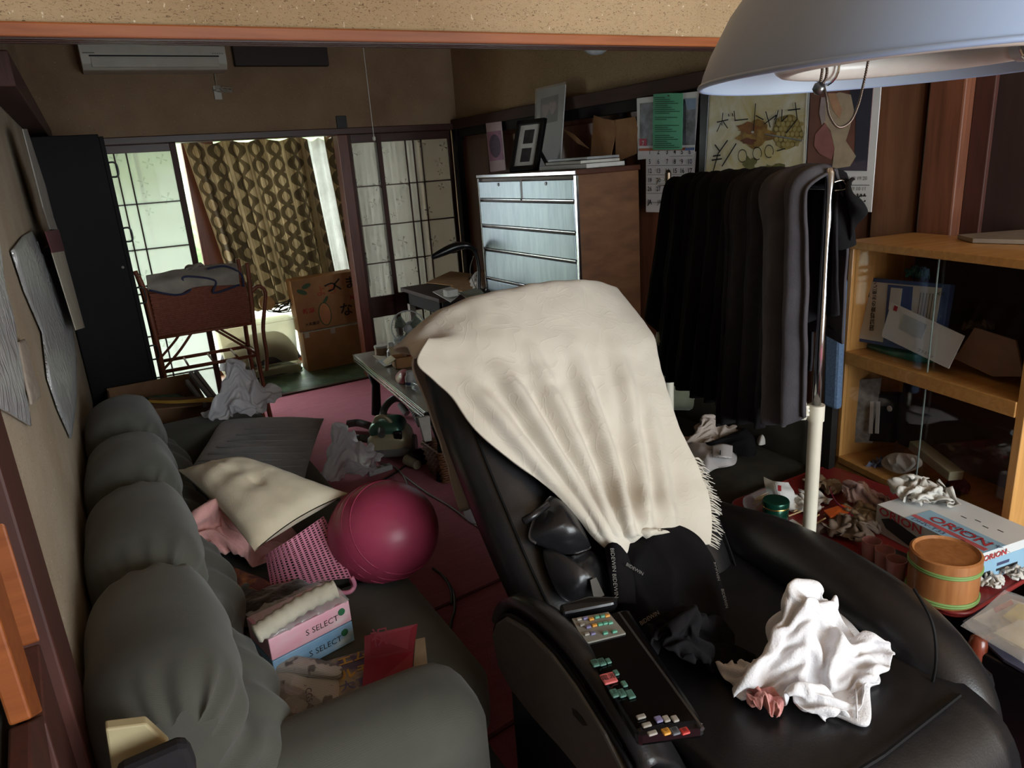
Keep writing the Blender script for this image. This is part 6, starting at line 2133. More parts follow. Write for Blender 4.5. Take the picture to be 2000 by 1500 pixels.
def garment(name, label, cat, tops, bots, m, back=.45, lift=.02, seed=0, folds=3, amp=.018, hem=None):
    """cloth folded over the bar: back panel, crest, front panel down to the hem"""
    o_ = RN + rn * lift
    Nn = len(tops)
    rows = []
    for dz, dn in ((-back, -.05), (-back * .5, -.045), (-.06, -.03), (-.012, -.012), (.004, .004)):
        rows.append([PP(tx, ty, o_, rn) - rn * (lift + .012) + rn * (dn + .0) + Vector((0, 0, dz)) for tx, ty in tops])
    for f_ in (.06, .25, .5, .75, 1.0):
        row = []
        for (tx, ty), (bx_, by_) in zip(tops, bots):
            row.append(PP(tx + (bx_ - tx) * f_, ty + (by_ - ty) * f_, o_ + rn * (.012 + .02 * sin(pi * f_)), rn))
        rows.append(row)
    sf = surf(rows, 46, 60)

    def fn(u, v, p):
        w_ = max(0, (v - .42) / .58)
        ph = 2 * pi * folds * (u + .05 * nz((u * 3, v * 2, seed), 1)) + seed
        return -(amp * w_ ** .5 * (sin(ph) + .4 * sin(2.1 * ph + v * 2)) + .006 * nz(p, 12, seed))
    o = MB().grid(displaced(sf, fn)).build(name, m, smooth=True, solid=.006, off=0)
    return tag(o, label, cat, None)


BLKC = mat('black_wool', (11, 11, 12), (15, 15, 16), 30, .95, bump=.2, bscale=200, spec=.2)
BLKC2 = mat('soft_black_cotton', (13, 13, 14), (18, 17, 19), 20, .95, bump=.2, bscale=160, spec=.2)
CHAR = mat('charcoal_knit', (28, 27, 30), (35, 34, 37), 24, .95, bump=.3, bscale=180, spec=.2)
GRYK = mat('dark_grey_jersey', (68, 66, 70), (56, 54, 58), 14, .95, bump=.3, bscale=180, spec=.2)
garment('trousers', 'black garment hanging at the far post of the rack', 'garment', ((1304, 352), (1335, 345), (1372, 344)), ((1266, 605), (1300, 730), (1345, 735)), BLKC, .5, .015, 1, 2.5, .016)
garment('skirt', 'black pleated garment second from the far post of the rack', 'garment', ((1352, 344), (1400, 338), (1452, 338)), ((1305, 745), (1360, 775), (1410, 790)), BLKC2, .5, .03, 2, 4, .014)
garment('cardigan', 'charcoal knitted garment hanging longest in the middle of the rack', 'garment', ((1425, 340), (1470, 334), (1528, 334)), ((1403, 832), (1440, 825), (1492, 835)), CHAR, .5, .045, 3, 3, .016)
garment('sweatshirt', 'dark grey jersey garment with a curved hem on the rack', 'garment', ((1485, 336), (1528, 330), (1570, 338)), ((1486, 795), (1520, 835), (1562, 818)), GRYK, .4, .065, 4, 2.2, .020)
garment('pullover', 'grey sleeve hanging next to the near chrome post', 'garment', ((1588, 345), (1602, 340), (1640, 352)), ((1562, 640), (1590, 625), (1648, 612)), CHAR, .35, -.05, 5, 1.6, .012)
garment('scarf', 'black cloth bunched over the bar beyond the near chrome post', 'garment', ((1606, 334), (1640, 334), (1664, 352)), ((1640, 470), (1660, 482), (1680, 400)), BLKC2, .2, -.06, 6, 1.5, .016)

# ================================================================== OLIVE ARMCHAIR BEHIND THE RACK
OLIVE = mat('olive_upholstery', (48, 46, 38), (38, 36, 30), 20, .95, bump=.3, bscale=140, spec=.2)
am = thing('armchair', 'dark olive armchair heaped with clothes behind the rack', 'armchair', (1.75, 2.0, 0))
rbox((1.50, 1.50, .12), (2.02, 2.26, .385), .07, .02, 12).build('seat', OLIVE, am, smooth=True)
rbox((1.46, 2.22, .12), (2.04, 2.42, .66), .08, .0, 12).build('backrest', OLIVE, am, smooth=True)
rbox((1.96, 1.56, .12), (2.08, 2.3, .52), .055, .0, 10).build('armrest', OLIVE, am, smooth=True)
for x, y in ((1.54, 1.54), (1.96, 1.54), (1.54, 2.36), (1.96, 2.36)):
    MB().box((x - .02, y - .02, 0), (x + .02, y + .02, .13)).build('leg', W_BLACK, am)
GRNC = mat('dull_green_velvet', (98, 102, 84), (80, 84, 68), 10, .95, sheen=.3)
for (cx_, cy_, w_, h_, lab) in ((1325, 765, .17, .16, 'dull green cushion on the armchair nearest the cream towel'), (1372, 770, .20, .15, 'dull green cushion in the armchair under the black garments')):
    c_ = P(cx_, cy_, y=2.13)
    tag(pillow(frame(c_, CR, (0, .25, .95)), w_, h_, .09, 14, 0, cx_, .05).build('seat_cushion', GRNC, smooth=True), lab, 'cushion')
SHIRT = mat('beige_shirt_cotton', (178, 166, 156), (158, 146, 138), 12, .9, bump=.2, bscale=120)
STRP = NT('striped_cuff_cotton')
_w = STRP.n('ShaderNodeTexWave', wave_type='BANDS', bands_direction='DIAGONAL')
_w.inputs['Scale'].default_value = 90
STRP.l(STRP.coord(), _w.inputs['Vector'])
STRP.base(STRP.ramp(_w.outputs['Color'], [(.3, (196, 192, 190)), (.7, (160, 156, 158))]))
STRP = STRP.m
s0 = .40
sh_ = thing('shirt', 'beige shirt crumpled on the olive armchair', 'shirt', P(1400, 850, z=s0))
cloth(CLOTH_HEAP, Matrix.Translation(P(1385, 858, z=s0 + .002)) @ Matrix.Rotation(-.9, 4, 'Z'), (.62, .62, .55)).build('shirt_body', SHIRT, sh_, smooth=True, solid=.003, sub=1)
cf = thing('striped_shirt', 'pale striped shirt with its cuff showing on the armchair', 'shirt', P(1390, 900, z=s0))
puff([P(a, b, z=s0 + .005) for a, b in ((1340, 868), (1380, 868), (1430, 872), (1437, 905), (1400, 915), (1375, 925), (1358, 905))], (-.2, -.3, .9), .035, .014, 16, 8, crease=.5, na=60).build('sleeve', STRP, cf, smooth=True)
MB().grid(displaced(surf([[P(1392, 872, z=s0 + .05), P(1412, 868, z=s0 + .06), P(1430, 872, z=s0 + .05)], [P(1392, 894, z=s0 + .035), P(1412, 894, z=s0 + .045), P(1429, 896, z=s0 + .035)]], 12, 8), lambda u, v, p: .002 * nz(p, 20))).build('cuff', STRP, cf, smooth=True, solid=.004)
MB().plate([P(1406, 880, z=s0 + .058), P(1408, 880, z=s0 + .058), P(1408, 888, z=s0 + .052), P(1406, 888, z=s0 + .052)], .003).build('buttonhole', INK, cf)
tag(puff([P(a, b, z=s0 + .02) for a, b in ((1380, 868), (1420, 850), (1455, 836), (1472, 852), (1478, 885), (1460, 892), (1425, 880), (1405, 870))], (-.2, -.3, .9), .03, .012, 14, 4, crease=.4).build('dark_blouse', BLKC2, smooth=True), 'black top lying across the shirts on the armchair', 'garment')
tag(puff([P(a, b, z=s0 + .005) for a, b in ((1478, 848), (1496, 840), (1502, 860), (1494, 868), (1480, 868))], (-.2, -.3, .9), .04, .008, 24, 9, crease=.5).build('tissue', PAPER), 'crumpled tissue on the armchair right of the black top', 'tissue')
blp = thing('blue_panel', 'blue woven chair back glimpsed behind the rack post', 'chair back', (2.02, 1.58, 0))
BLUEF = mat('blue_weave', (82, 104, 132), (62, 82, 108), 160, .9, bump=.5, bscale=300)
MB().plate([P(1612, 790, x=1.95), P(1640, 800, x=1.95), P(1652, 545, x=1.95), P(1618, 540, x=1.95)], .03).build('panel', BLUEF, blp, bevel=.01)
MB().bar(P(1625, 780, x=1.97), Vector((P(1625, 780, x=1.97).x, P(1625, 780, x=1.97).y, 0)), .03, .03).build('support', W_BLACK, blp)

def centre(pts):
    c = sum(pts, Vector()) / len(pts)
    return Vector((c.x, c.y, min(p.z for p in pts)))


# ================================================================== BOOKCASE
OAK = wood('yellow_oak', (204, 154, 90), (176, 128, 70), 2, 5, .4, .2)
OAKX = wood('yellow_oak_cross', (204, 154, 90), (176, 128, 70), 1, 5, .4, .2)
Lc = P(1660, 478, x=2.12)
be = Vector((sin(radians(12)), cos(radians(12)), 0))     # along the front, away from the camera
bd = Vector((cos(radians(12)), -sin(radians(12)), 0))    # into the case
bkn = -bd


def onfront(px, py, d=0):
    return PP(px, py, Lc + bd * d, bkn)


wr_ = (onfront(1990, 766) - Lc).dot(-be)
ST = .024
BW_ = wr_ + ST
book = thing('bookcase', 'yellow oak bookcase with sliding glass doors on the right', 'bookcase', M=frame((Lc.x, Lc.y, 0), -be, bd))
zt = Lc.z + .014
zm1, zm0 = onfront(1641, 682).z, onfront(1640, 706).z
zl1 = onfront(1621, 882).z
zl0 = zl1 - .024
BD = .27
for a_, b_, nm, m_ in (((0, 0, 0), (ST * .7, BD, zt - .02), 'side', OAK), ((BW_ - ST, 0, 0), (BW_, BD, zt - .02), 'side', OAK), ((-.012, -.014, zt - .024), (BW_ + .012, BD, zt), 'top', OAKX),
                       ((ST * .7, -.004, zm0), (BW_ - ST, BD - .01, zm1), 'shelf', OAKX), ((ST * .7, -.004, zl0), (BW_ - ST, BD - .01, zl1), 'shelf', OAKX), ((0, BD - .012, 0), (BW_, BD, zt - .02), 'back', mat('dark_back_board', (70, 44, 34), (58, 36, 28), 6, .7)),
                       ((ST * .7, 0, .03), (BW_ - ST, .012, zl0), 'lower_door', OAK), ((0, .01, 0), (BW_, BD, .03), 'plinth', OAK)):
    MB().box(a_, b_).build(nm, m_, book, local=True, bevel=.002)
mid = (onfront(1818, 560) - Lc).dot(-be)
for z0, z1, dd in ((zm1, zt - .026, 0), (zl1, zm0, 0)):
    g1 = MB().box((ST * .7, .012, z0 + .004), (mid + .008, .0145, z1 - .002)).build('glass_door', GLASS, book, local=True)
    MB().box((mid + .0065, .0115, z0 + .004), (mid + .008, .015, z1 - .002)).build('glass_edge', mat('glass_edge_tint', (150, 168, 164), rough=.3), g1, local=True)
    g2 = MB().box((mid - .004, .022, z0 + .004), (BW_ - ST, .0245, z1 - .002)).build('glass_door', GLASS, book, local=True)
    MB().box((mid - .004, .0215, z0 + .004), (mid - .0025, .025, z1 - .002)).build('glass_edge', MATS['glass_edge_tint'], g2, local=True)
tag(MB().plate([P(a, b, z=zt + .008) for a, b in ((1870, 462), (2000, 452), (2080, 456), (2050, 474), (1900, 470))], .012).build('magazine', mat('grey_brown_cover', (150, 138, 124), rough=.5)), 'thin magazine lying on top of the oak bookcase', 'magazine')
# inside the upper compartment
WHT = mat('white_card', (202, 204, 204), (194, 196, 196), 6, .6)
BLU = mat('blue_card', (60, 88, 150), (52, 78, 136), 6, .6)
cbx = thing('document_box', 'white and blue printed form box standing in the upper shelf', 'box', onfront(1760, 690, .07))
q = [onfront(1664, 664, .06), onfront(1838, 694, .06), onfront(1862, 556, .10), onfront(1674, 540, .10)]
q = [Vector((p.x, p.y, max(p.z, zm1 + .004))) for p in q]
MB().plate(q, .02).build('box_face', BLU, cbx, bevel=.002)
nb = (q[1] - q[0]).cross(q[3] - q[0]).normalized()
if nb.dot(-bd) < 0:
    nb = -nb
nb0 = nb
bl2 = lambda u, v, d=.012: lerp2(q, u, v) + nb0 * d
MB().plate([bl2(.03, .05), bl2(.93, .05), bl2(.93, .94), bl2(.05, .94)], .002).build('white_panel', WHT, cbx)
MB().plate([bl2(.42, .0, .014), bl2(.70, .0, .014), bl2(.66, .92, .014), bl2(.40, .92, .014)], .001).build('blue_band', BLU, cbx)
MB().plate([bl2(.44, .55, .0155), bl2(.56, .55, .0155), bl2(.56, .88, .0155), bl2(.44, .88, .0155)], .001).build('white_square', WHT, cbx)
ux_, uy_ = (q[1] - q[0]).normalized(), (q[3] - q[0]).normalized()
up_ = frame((0, 0, 0), uy_, -ux_).to_3x3().to_4x4()
MB().plate([bl2(.07, .70, .0135), bl2(.20, .70, .0135), bl2(.20, .92, .0135), bl2(.07, .92, .0135)], .001).build('black_block', INK, cbx)
lettering(cbx, '重要', Matrix.Translation(bl2(.17, .71, .0150)) @ up_, .028, WHITE_INK)
lettering(cbx, '国勢調査のお願い', Matrix.Translation(bl2(.29, .20, .0140)) @ up_, .020, INK, bold=.0003)
for k in range(6):
    MB().plate([bl2(.74 + .03 * k, .35, .0140), bl2(.748 + .03 * k, .35, .0140), bl2(.748 + .03 * k, .85, .0140), bl2(.74 + .03 * k, .85, .0140)], .0006).build('text_line', GREYTRIM, cbx)
lettering(cbx, '<<', Matrix.Translation(bl2(.90, .82, .0145)) @ frame((0, 0, 0), ux_, uy_).to_3x3().to_4x4(), .022, INK)
env = thing('window_envelope', 'white window envelope slanting in front of the form box', 'envelope', onfront(1800, 720, .05))
qe = [onfront(1722, 657, .035), onfront(1853, 720, .035), onfront(1884, 656, .05), onfront(1742, 590, .05)]
qe = [p for p in qe]
MB().plate(qe, .004).build('paper', WHT, env)
ne = (qe[1] - qe[0]).cross(qe[3] - qe[0]).normalized()
ne = ne if ne.dot(-bd) > 0 else -ne
MB().plate([lerp2(qe, u, v) + ne * .003 for u, v in ((.22, .42), (.55, .42), (.55, .85), (.22, .85))], .001).build('window', mat('grey_window_film', (178, 186, 190), rough=.2), env)
MB().plate([lerp2(qe, u, v) + ne * .0032 for u, v in ((.06, .82), (.11, .82), (.11, .96), (.06, .96))], .001).build('stamp', RED_INK, env)
lettering(env, 'プラスワン', Matrix.Translation(lerp2(qe, .55, .08) + ne * .0035) @ frame((0, 0, 0), qe[1] - qe[0], qe[3] - qe[0]).to_3x3().to_4x4(), .012, INK)
TEAL = mat('teal_film', (60, 140, 122), (44, 112, 98), 14, .35, bump=.4)
tag(cloth(CLOTH_BALL, Matrix.Translation(centre([onfront(a, b, .15) for a, b in ((1745, 500), (1775, 488), (1820, 492), (1835, 520), (1825, 552), (1790, 548), (1755, 530))])) @ Matrix.Rotation(1, 4, 'Z'), (.28, .28, .45)).build('teal_bag', TEAL, smooth=True), 'teal plastic bag behind the form box in the bookcase', 'plastic bag')
tag(puff([onfront(a, b, .09) for a, b in ((1690, 672), (1740, 676), (1815, 690), (1830, 705), (1780, 708), (1710, 688))], -bd, .02, .008, 18, 6, crease=.5).build('green_wrapper', TEAL, smooth=True), 'green wrapper under the white envelope in the bookcase', 'wrapper')
tag(MB().plate([onfront(a, b, .10) for a, b in ((1865, 700), (1905, 640), (1985, 665), (2000, 735), (1940, 735))], .006).build('brown_document', mat('pinkish_paper', (150, 122, 104), (130, 104, 90), 9, .7)), 'pinkish brown folder leaning in the upper right of the bookcase', 'folder')
tag(cloth(CLOTH_BALL, Matrix.Translation(centre([onfront(a, b, .16) for a, b in ((1870, 590), (1910, 580), (1950, 600), (1940, 640), (1890, 645))])) @ Matrix.Rotation(2, 4, 'Z'), (.26, .22, .35)).build('brown_wrapper', mat('dark_wrapper', (96, 84, 66), (70, 60, 48), 12, .6), smooth=True), 'dull brown crumpled wrapper at the back of the upper shelf', 'wrapper')
# lower compartment
nb_ = thing('notebook', 'grey printed booklet standing at the left of the lower shelf', 'booklet', onfront(1680, 850, .05))
MB().plate([onfront(1650, 862, .05), onfront(1705, 865, .10), onfront(1722, 738, .10), onfront(1668, 742, .06)], .008).build('cover', mat('grey_print_cover', (150, 148, 146), (110, 108, 106), 60, .6), nb_)
bnd = thing('ring_binder', 'black ring binder with white spine labels on the lower shelf', 'binder', onfront(1730, 850, .1))
MB().plate([onfront(1690, 858, .10), onfront(1752, 862, .14), onfront(1760, 768, .14), onfront(1700, 766, .10)], .04).build('cover', mat('black_binder_vinyl', (30, 30, 34), rough=.4), bnd, bevel=.003)
for a_ in (1697, 1709):
    MB().plate([onfront(a_, 846, .072), onfront(a_ + 7, 847, .074), onfront(a_ + 10, 784, .074), onfront(a_ + 3, 784, .072)], .002).build('spine_label', WHT, bnd)
MB().lathe([(.010, 0), (.010, .003), (0, .003)], 14, frame(onfront(1738, 798, .10), -be, (0, 0, 1))).build('finger_ring', WHT, bnd)
tag(cloth(CLOTH_BALL, Matrix.Translation(centre([onfront(a, b, .06) for a, b in ((1665, 880), (1700, 850), (1745, 835), (1775, 850), (1765, 880), (1715, 900), (1675, 895))])) @ Matrix.Rotation(3, 4, 'Z'), (.30, .22, .35)).build('printed_bag', mat('blue_grey_film', (110, 120, 146), (60, 66, 100), 12, .3), smooth=True), 'blue-grey printed plastic bag on the lower shelf', 'plastic bag')
for pts, lab in ((((1722, 900), (1745, 885), (1790, 890), (1800, 910), (1760, 925), (1730, 915)), 'crumpled white tissue along the lower shelf edge'), (((1632, 870), (1645, 858), (1652, 866), (1648, 880), (1636, 880)), 'small tissue ball in the left corner of the lower shelf')):
    tag(puff([onfront(a, b, .03) for a, b in pts], -bd, .012, .010, 26, len(lab), crease=.7).build('tissue', PAPER), lab, 'tissue')
tag(MB().bar(onfront(1788, 868, .08), onfront(1868, 930, .03), .045, .03).build('long_carton', mat('grey_green_card', (140, 136, 112), (124, 120, 98), 8, .6), bevel=.003), 'long grey-green carton lying slanted on the lower shelf', 'carton')
tag(cloth(CLOTH_BALL, Matrix.Translation(centre([onfront(a, b, .12) for a, b in ((1800, 905), (1850, 890), (1920, 900), (1945, 940), (1900, 960), (1840, 945))])) @ Matrix.Rotation(0.5, 4, 'Z'), (.36, .25, .45)).build('dark_cloth', mat('plum_cloth', (58, 44, 56), (44, 34, 44), 12, .9), smooth=True), 'dark plum cloth heap at the back of the lower shelf', 'cloth')

# ================================================================== RED TRAY TABLE
RZT = .40
REDL = mat('red_lacquer', (136, 44, 42), (118, 36, 36), 9, .35)
tr_ = thing('tray_table', 'red lacquer topped side table crowded with small things', 'side table', (1.76, 1.1, 0))
c_ = [P(1437, 990, z=RZT), P(1455, 968, z=RZT), P(1600, 905, z=RZT)]
tx0, tx1, ty0, ty1 = 1.515, 1.985, .745, 1.455


def rounded(x0, x1, y0, y1, r, n=6):
    out = []
    for cx_, cy_, a0_ in ((x1 - r, y1 - r, 0), (x0 + r, y1 - r, pi / 2), (x0 + r, y0 + r, pi), (x1 - r, y0 + r, 3 * pi / 2)):
        out += [Vector((cx_ + r * cos(a0_ + pi / 2 * k / n), cy_ + r * sin(a0_ + pi / 2 * k / n), 0)) for k in range(n + 1)]
    return out


MB().plate([p + Vector((0, 0, RZT - .008)) for p in rounded(tx0, tx1, ty0, ty1, .05)], .016).build('top', REDL, tr_, bevel=.003)
MB().tube([p + Vector((0, 0, RZT - .003)) for p in rounded(tx0, tx1, ty0, ty1, .05)], .005, 6, closed=True).build('rim', REDL, tr_, smooth=True)
for x, y in ((tx0 + .06, ty0 + .06), (tx1 - .06, ty0 + .06), (tx0 + .06, ty1 - .06), (tx1 - .06, ty1 - .06)):
    MB().box((x - .02, y - .02, 0), (x + .02, y + .02, RZT - .016)).build('leg', W_BLACK, tr_)
MB().box((tx0 + .05, ty0 + .05, .05), (tx1 - .05, ty1 - .05, RZT - .05)).build('box_shelf', W_BLACK, tr_)
Q = lambda a, b, d=0: P(a, b, z=RZT + .002 + d)
JG = mat('green_metal', (20, 74, 58), (16, 62, 48), 8, .25, metal=.5)
jb = Q(1514, 1015)
turned('green_jar', 'small dark green metal jar with a gold band on the red table', 'jar', jb, (('body', [(0, 0), (.033, 0), (.036, .004), (.036, .042), (.034, .045)], JG, 32), ('band', [(.0365, .0440), (.0375, .0465), (.0365, .0490)], mat('gold_band', (190, 160, 90), rough=.25, metal=.9), 32), ('lid', [(.0375, .049), (.038, .060), (.036, .064), (.030, .065), (0, .063)], JG, 32)))
ct = thing('toothpick_canister', 'clear canister of toothpicks lying behind the green jar', 'canister', Q(1480, 990))
a_, b_ = Q(1466, 985, .03), Q(1512, 962, .03)
MB().tube([a_, b_], .028, 20).build('canister', GL, ct, smooth='auto')
_pr = random.Random(9)
for k in range(14):
    o_ = Vector((0, _pr.uniform(-.016, .016), _pr.uniform(-.014, .014)))
    MB().tube([a_.lerp(b_, .2) + o_, a_.lerp(b_, .9) + o_], .0014, 5).build('toothpick', mat('toothpick_wood', (204, 176, 128), rough=.7), ct)
pk = thing('paper_packet', 'white printed paper packet leaning on the toothpick canister', 'packet', Q(1530, 975))
MB().grid(displaced(surf([[Q(1500, 970, .02), Q(1528, 985, .03), Q(1548, 985, .03)], [Q(1494, 950, .05), Q(1520, 958, .06), Q(1552, 965, .05)], [Q(1492, 932, .06), Q(1515, 940, .07), Q(1540, 942, .07)]], 14, 14), lambda u, v, p: .004 * nz(p, 30))).build('paper', WHT, pk, solid=.002)
MB().plate([Q(1519, 958, .071), Q(1526, 959, .071), Q(1526, 949, .076), Q(1519, 948, .076)], .002).build('red_mark', RED_INK, pk)
tag(MB().plate([Q(1608, 998, .02), Q(1650, 985, .03), Q(1672, 998, .025), Q(1622, 1012, .02)], .006).build('orange_packet', mat('orange_film', (206, 96, 36), rough=.35), bevel=.001), 'bright orange packet next to the white rack post', 'packet')
tag(MB().plate([Q(1525, 1024), Q(1548, 1014), Q(1572, 1030), Q(1560, 1040)], .0015).build('paper_scrap', WHT), 'white paper scrap in front of the green jar', 'paper')
_tp = [((1545, 985), (1572, 960)), ((1550, 1000), (1592, 975)), ((1565, 1028), (1600, 1005)), ((1572, 1035), (1612, 1012)), ((1540, 1008), (1588, 990)), ((1610, 1005), (1640, 985))]
for k, (a, b) in enumerate(_tp):
    tag(MB().tube([Q(*a, .012), Q(*b, .016)], .0022, 6).build('wooden_stick', MATS['toothpick_wood']), 'loose thin wooden stick ' + ('behind the green jar', 'between the jar and the rack post', 'nearest the chair arm, left one', 'nearest the chair arm, right one', 'touching the white tissue heap', 'beside the orange packet')[k], 'stick', 'loose wooden sticks on the red table')
for k, (pts, lab, m_, h_) in enumerate((
        (((1540, 990), (1570, 968), (1595, 972), (1592, 1000), (1560, 1012)), 'white tissue heap right of the green jar', PAPER, .035),
        (((1570, 950), (1600, 935), (1630, 940), (1628, 965), (1590, 970)), 'tan wrapper heap behind the white rack post', mat('tan_wrapper', (150, 130, 104), (110, 92, 72), 14, .7), .03),
        (((1612, 1040), (1640, 1015), (1680, 1020), (1690, 1050), (1660, 1070), (1625, 1065)), 'grey-brown used tissues in front of the orange packet', mat('grey_brown_tissue', (126, 112, 100), (90, 76, 66), 18, .85), .04),
        (((1650, 1000), (1690, 1000), (1715, 1025), (1700, 1050), (1660, 1040)), 'brownish tissue heap left of the printed carton', MATS['tan_wrapper'], .04),
        (((1740, 985), (1760, 950), (1800, 935), (1850, 950), (1860, 990), (1820, 1005), (1780, 1000)), 'large crumpled white tissue on the printed carton', PAPER, .05))):
    base_d = .085 if k == 4 else 0
    pq = [Q(a, b, base_d) for a, b in pts]
    cq_ = sum(pq, Vector()) / len(pq)
    rad_ = sum((p - cq_).length for p in pq) / len(pq)
    tag(cloth(CLOTH_BALL, Matrix.Translation(cq_) @ Matrix.Rotation(k * 1.3, 4, 'Z'), (rad_ / (.19 if k == 4 else .135),) * 2 + (h_ / .10,)).build('tissue_heap', m_, smooth=True, solid=.0012), lab, 'tissue')
pbg = thing('pink_bag', 'clear and pink plastic food bag behind the orange packet', 'plastic bag', Q(1680, 985))
cloth(CLOTH_HEAP, Matrix.Translation(Q(1690, 985)) @ Matrix.Rotation(.4, 4, 'Z'), (.52, .46, .50)).build('bag_film', mat('clear_pinkish_film', (206, 188, 184), (176, 140, 140), 10, .22, see=.25), pbg, smooth=True)
MB().grid(surf([[Q(1620, 950, .03), Q(1640, 985, .035), Q(1700, 1012, .02)], [Q(1625, 965, .02), Q(1645, 998, .02), Q(1690, 1022, .01)]], 16, 5)).build('pink_stripe', mat('magenta_film', (176, 40, 92), rough=.3), pbg, smooth=True, solid=.002)

# printed carton
o0, o1 = Q(1709, 1036), Q(1906, 1141)
ou = (o1 - o0)
OL = ou.length
ou.normalize()
ov = Vector((-ou.y, ou.x, 0))
if ov.x < 0:
    ov = -ov
oh = P(1915, 1085, x=o1.x).z - RZT
d2_ = Q(2000, 1092)
OD = max(.10, (P(2012, 1036, z=RZT + oh) - P(1915, 1086, z=RZT + oh)).length)
Mo = Matrix(((ou.x, ov.x, 0, o0.x), (ou.y, ov.y, 0, o0.y), (0, 0, 1, RZT + .002), (0, 0, 0, 1)))
orb = thing('printed_carton', 'white and blue appliance carton with red brand lettering', 'carton', M=Mo)
MB().box((0, 0, 0), (OL, OD, oh)).build('carton', WHT, orb, local=True, bevel=.001)
LBL = mat('light_blue_card', (140, 176, 198), (128, 164, 188), 6, .5)
MB().box((.30 * OL, -.0008, oh), (OL, OD * .42, oh + .0008)).build('blue_top_panel', LBL, orb, local=True)
MB().box((.30 * OL, OD * .10, oh + .0008), (.98 * OL, OD * .17, oh + .0014)).build('red_stripe', mat('red_stripe', (186, 84, 88), rough=.6), orb, local=True)
MB().box((OL, .0, .0), (OL + .0008, OD, oh * .7)).build('blue_end_panel', LBL, orb, local=True)
MB().box((0, -.0008, 0), (OL, 0, oh)).build('front_print', mat('grey_front_print', (176, 172, 166), (150, 146, 140), 9, .6), orb, local=True)
MB().plate([Vector((x * OL, -.0015, z * oh)) for x, z in ((.06, .55), (.16, .75), (.50, .50), (.62, .15), (.40, .08), (.12, .3))], .001).build('product_picture', INK, orb, local=True)
Mfr = Mo @ frame((0, 0, 0), (1, 0, 0), (0, 0, 1))
lettering(orb, 'ORION', Mo @ Matrix.Translation((.03 * OL, -.003, oh * .72)) @ frame((0, 0, 0), (1, 0, 0), (0, 0, 1)).to_3x3().to_4x4(), .032, RED_INK, bold=.0006, xs=1.3)
lettering(orb, 'ORION', Mo @ Matrix.Translation((.40 * OL, OD * .20, oh + .002)), .042, RED_INK, bold=.0006, xs=1.2)
lettering(orb, 'DHV-T33', Mo @ Matrix.Translation((.34 * OL, OD * .02, oh + .002)), .020, BLUE, xs=1.2)
lettering(orb, 'DVDプレーヤー', Mo @ Matrix.Translation((.62 * OL, OD * .27, oh + .002)), .020, BLUE)
lettering(orb, 'ORION', Mo @ Matrix.Translation((OL + .002, OD * .06, oh * .72)) @ frame((0, 0, 0), (0, 1, 0), (0, 0, 1)).to_3x3().to_4x4(), .022, RED_INK, bold=.0004, xs=1.1)
for k, (x_, z_, w_, h_) in enumerate(((.08, .12, .12, .2), (.3, .22, .35, .08), (.3, .40, .2, .1))):
    MB().box((OL, OD * x_, oh * z_), (OL + .0014, OD * (x_ + w_), oh * (z_ + h_))).build('end_print', INK if k != 2 else BLUE, orb, local=True)
for k in range(4):
    MB().box((OL * (.5 + .1 * k), OD * (.6 + .06 * (k % 2)), oh + .0002), (OL * (.55 + .1 * k), OD * (.61 + .06 * (k % 2)), oh + .0012)).build('top_print', INK, orb, local=True)
MB().tube([Vector((OL * (.80 + .028 * cos(a)), OD * (.06 + .05 * sin(a)), oh + .0016)) for a in [2 * pi * k / 6 for k in range(6)]], .0008, 4, closed=True).build('recycle_mark', INK, orb, local=True)
# bamboo tub
bt = Q(1838, 1158)
BAM = wood('bamboo_wood', (168, 112, 66), (140, 88, 48), 2, 5, .4, .2)
GRT = mat('green_cord', (120, 150, 84), (98, 128, 66), 20, .6)
BR, BH = .074, .112
tub = turned('bamboo_tub', 'round bamboo tub with a lid and green bands on the red table', 'tub', bt, (('body', [(0, 0), (BR * .99, 0), (BR, .004), (BR, BH - .02), (BR * .99, BH - .02)], BAM, 40), ('lid', [(BR * 1.02, BH - .022), (BR * 1.02, BH), (BR * .95, BH + .003), (BR * .88, BH - .003), (0, BH - .004)], BAM, 40)))
for z_ in (.008, .014, BH - .030, BH - .025):
    MB().tube([bt + Vector((BR * 1.012 * cos(2 * pi * k / 40), BR * 1.012 * sin(2 * pi * k / 40), z_)) for k in range(40)], .0032, 6, closed=True).build('green_band', GRT, tub, smooth=True)
# three pink tumblers
PKG = mat('dusty_pink_plastic', (170, 120, 116), (150, 100, 98), 10, .3, see=.25)
for k, (a, b, lab) in enumerate(((1700, 1092, 'dusty pink tumbler standing farthest left before the printed carton'), (1725, 1110, 'dusty pink tumbler in the middle of the three'), (1748, 1130, 'dusty pink tumbler nearest the bamboo tub'))):
    turned('tumbler', lab, 'tumbler', Q(a, b), (('cup', [(0, .002), (.020, .002), (.024, .055), (.0225, .055), (.019, .006), (0, .006)], PKG, 24),))['group'] = 'pink tumblers on the red table'
tag(MB().bar(Q(1690, 1060, .02), Q(1775, 1095, .02), .03, .02).build('black_case', PLASTIC_BLK, bevel=.004), 'long black case lying between the tumblers and the printed carton', 'case')
for pts, lab in ((((1905, 1140), (1930, 1128), (1950, 1138), (1935, 1152), (1912, 1152)), 'small torn tissue at the corner of the printed carton'), (((1945, 1125), (1985, 1105), (2010, 1115), (1985, 1140), (1955, 1142)), 'white tissue at the right end of the red table')):
    pq = [Q(a, b) for a, b in pts]
    cq_ = sum(pq, Vector()) / len(pq)
    tag(cloth(CLOTH_BALL, Matrix.Translation(cq_) @ Matrix.Rotation(len(lab), 4, 'Z'), (.24, .24, .26)).build('tissue', PAPER, smooth=True, solid=.0012), lab, 'tissue')

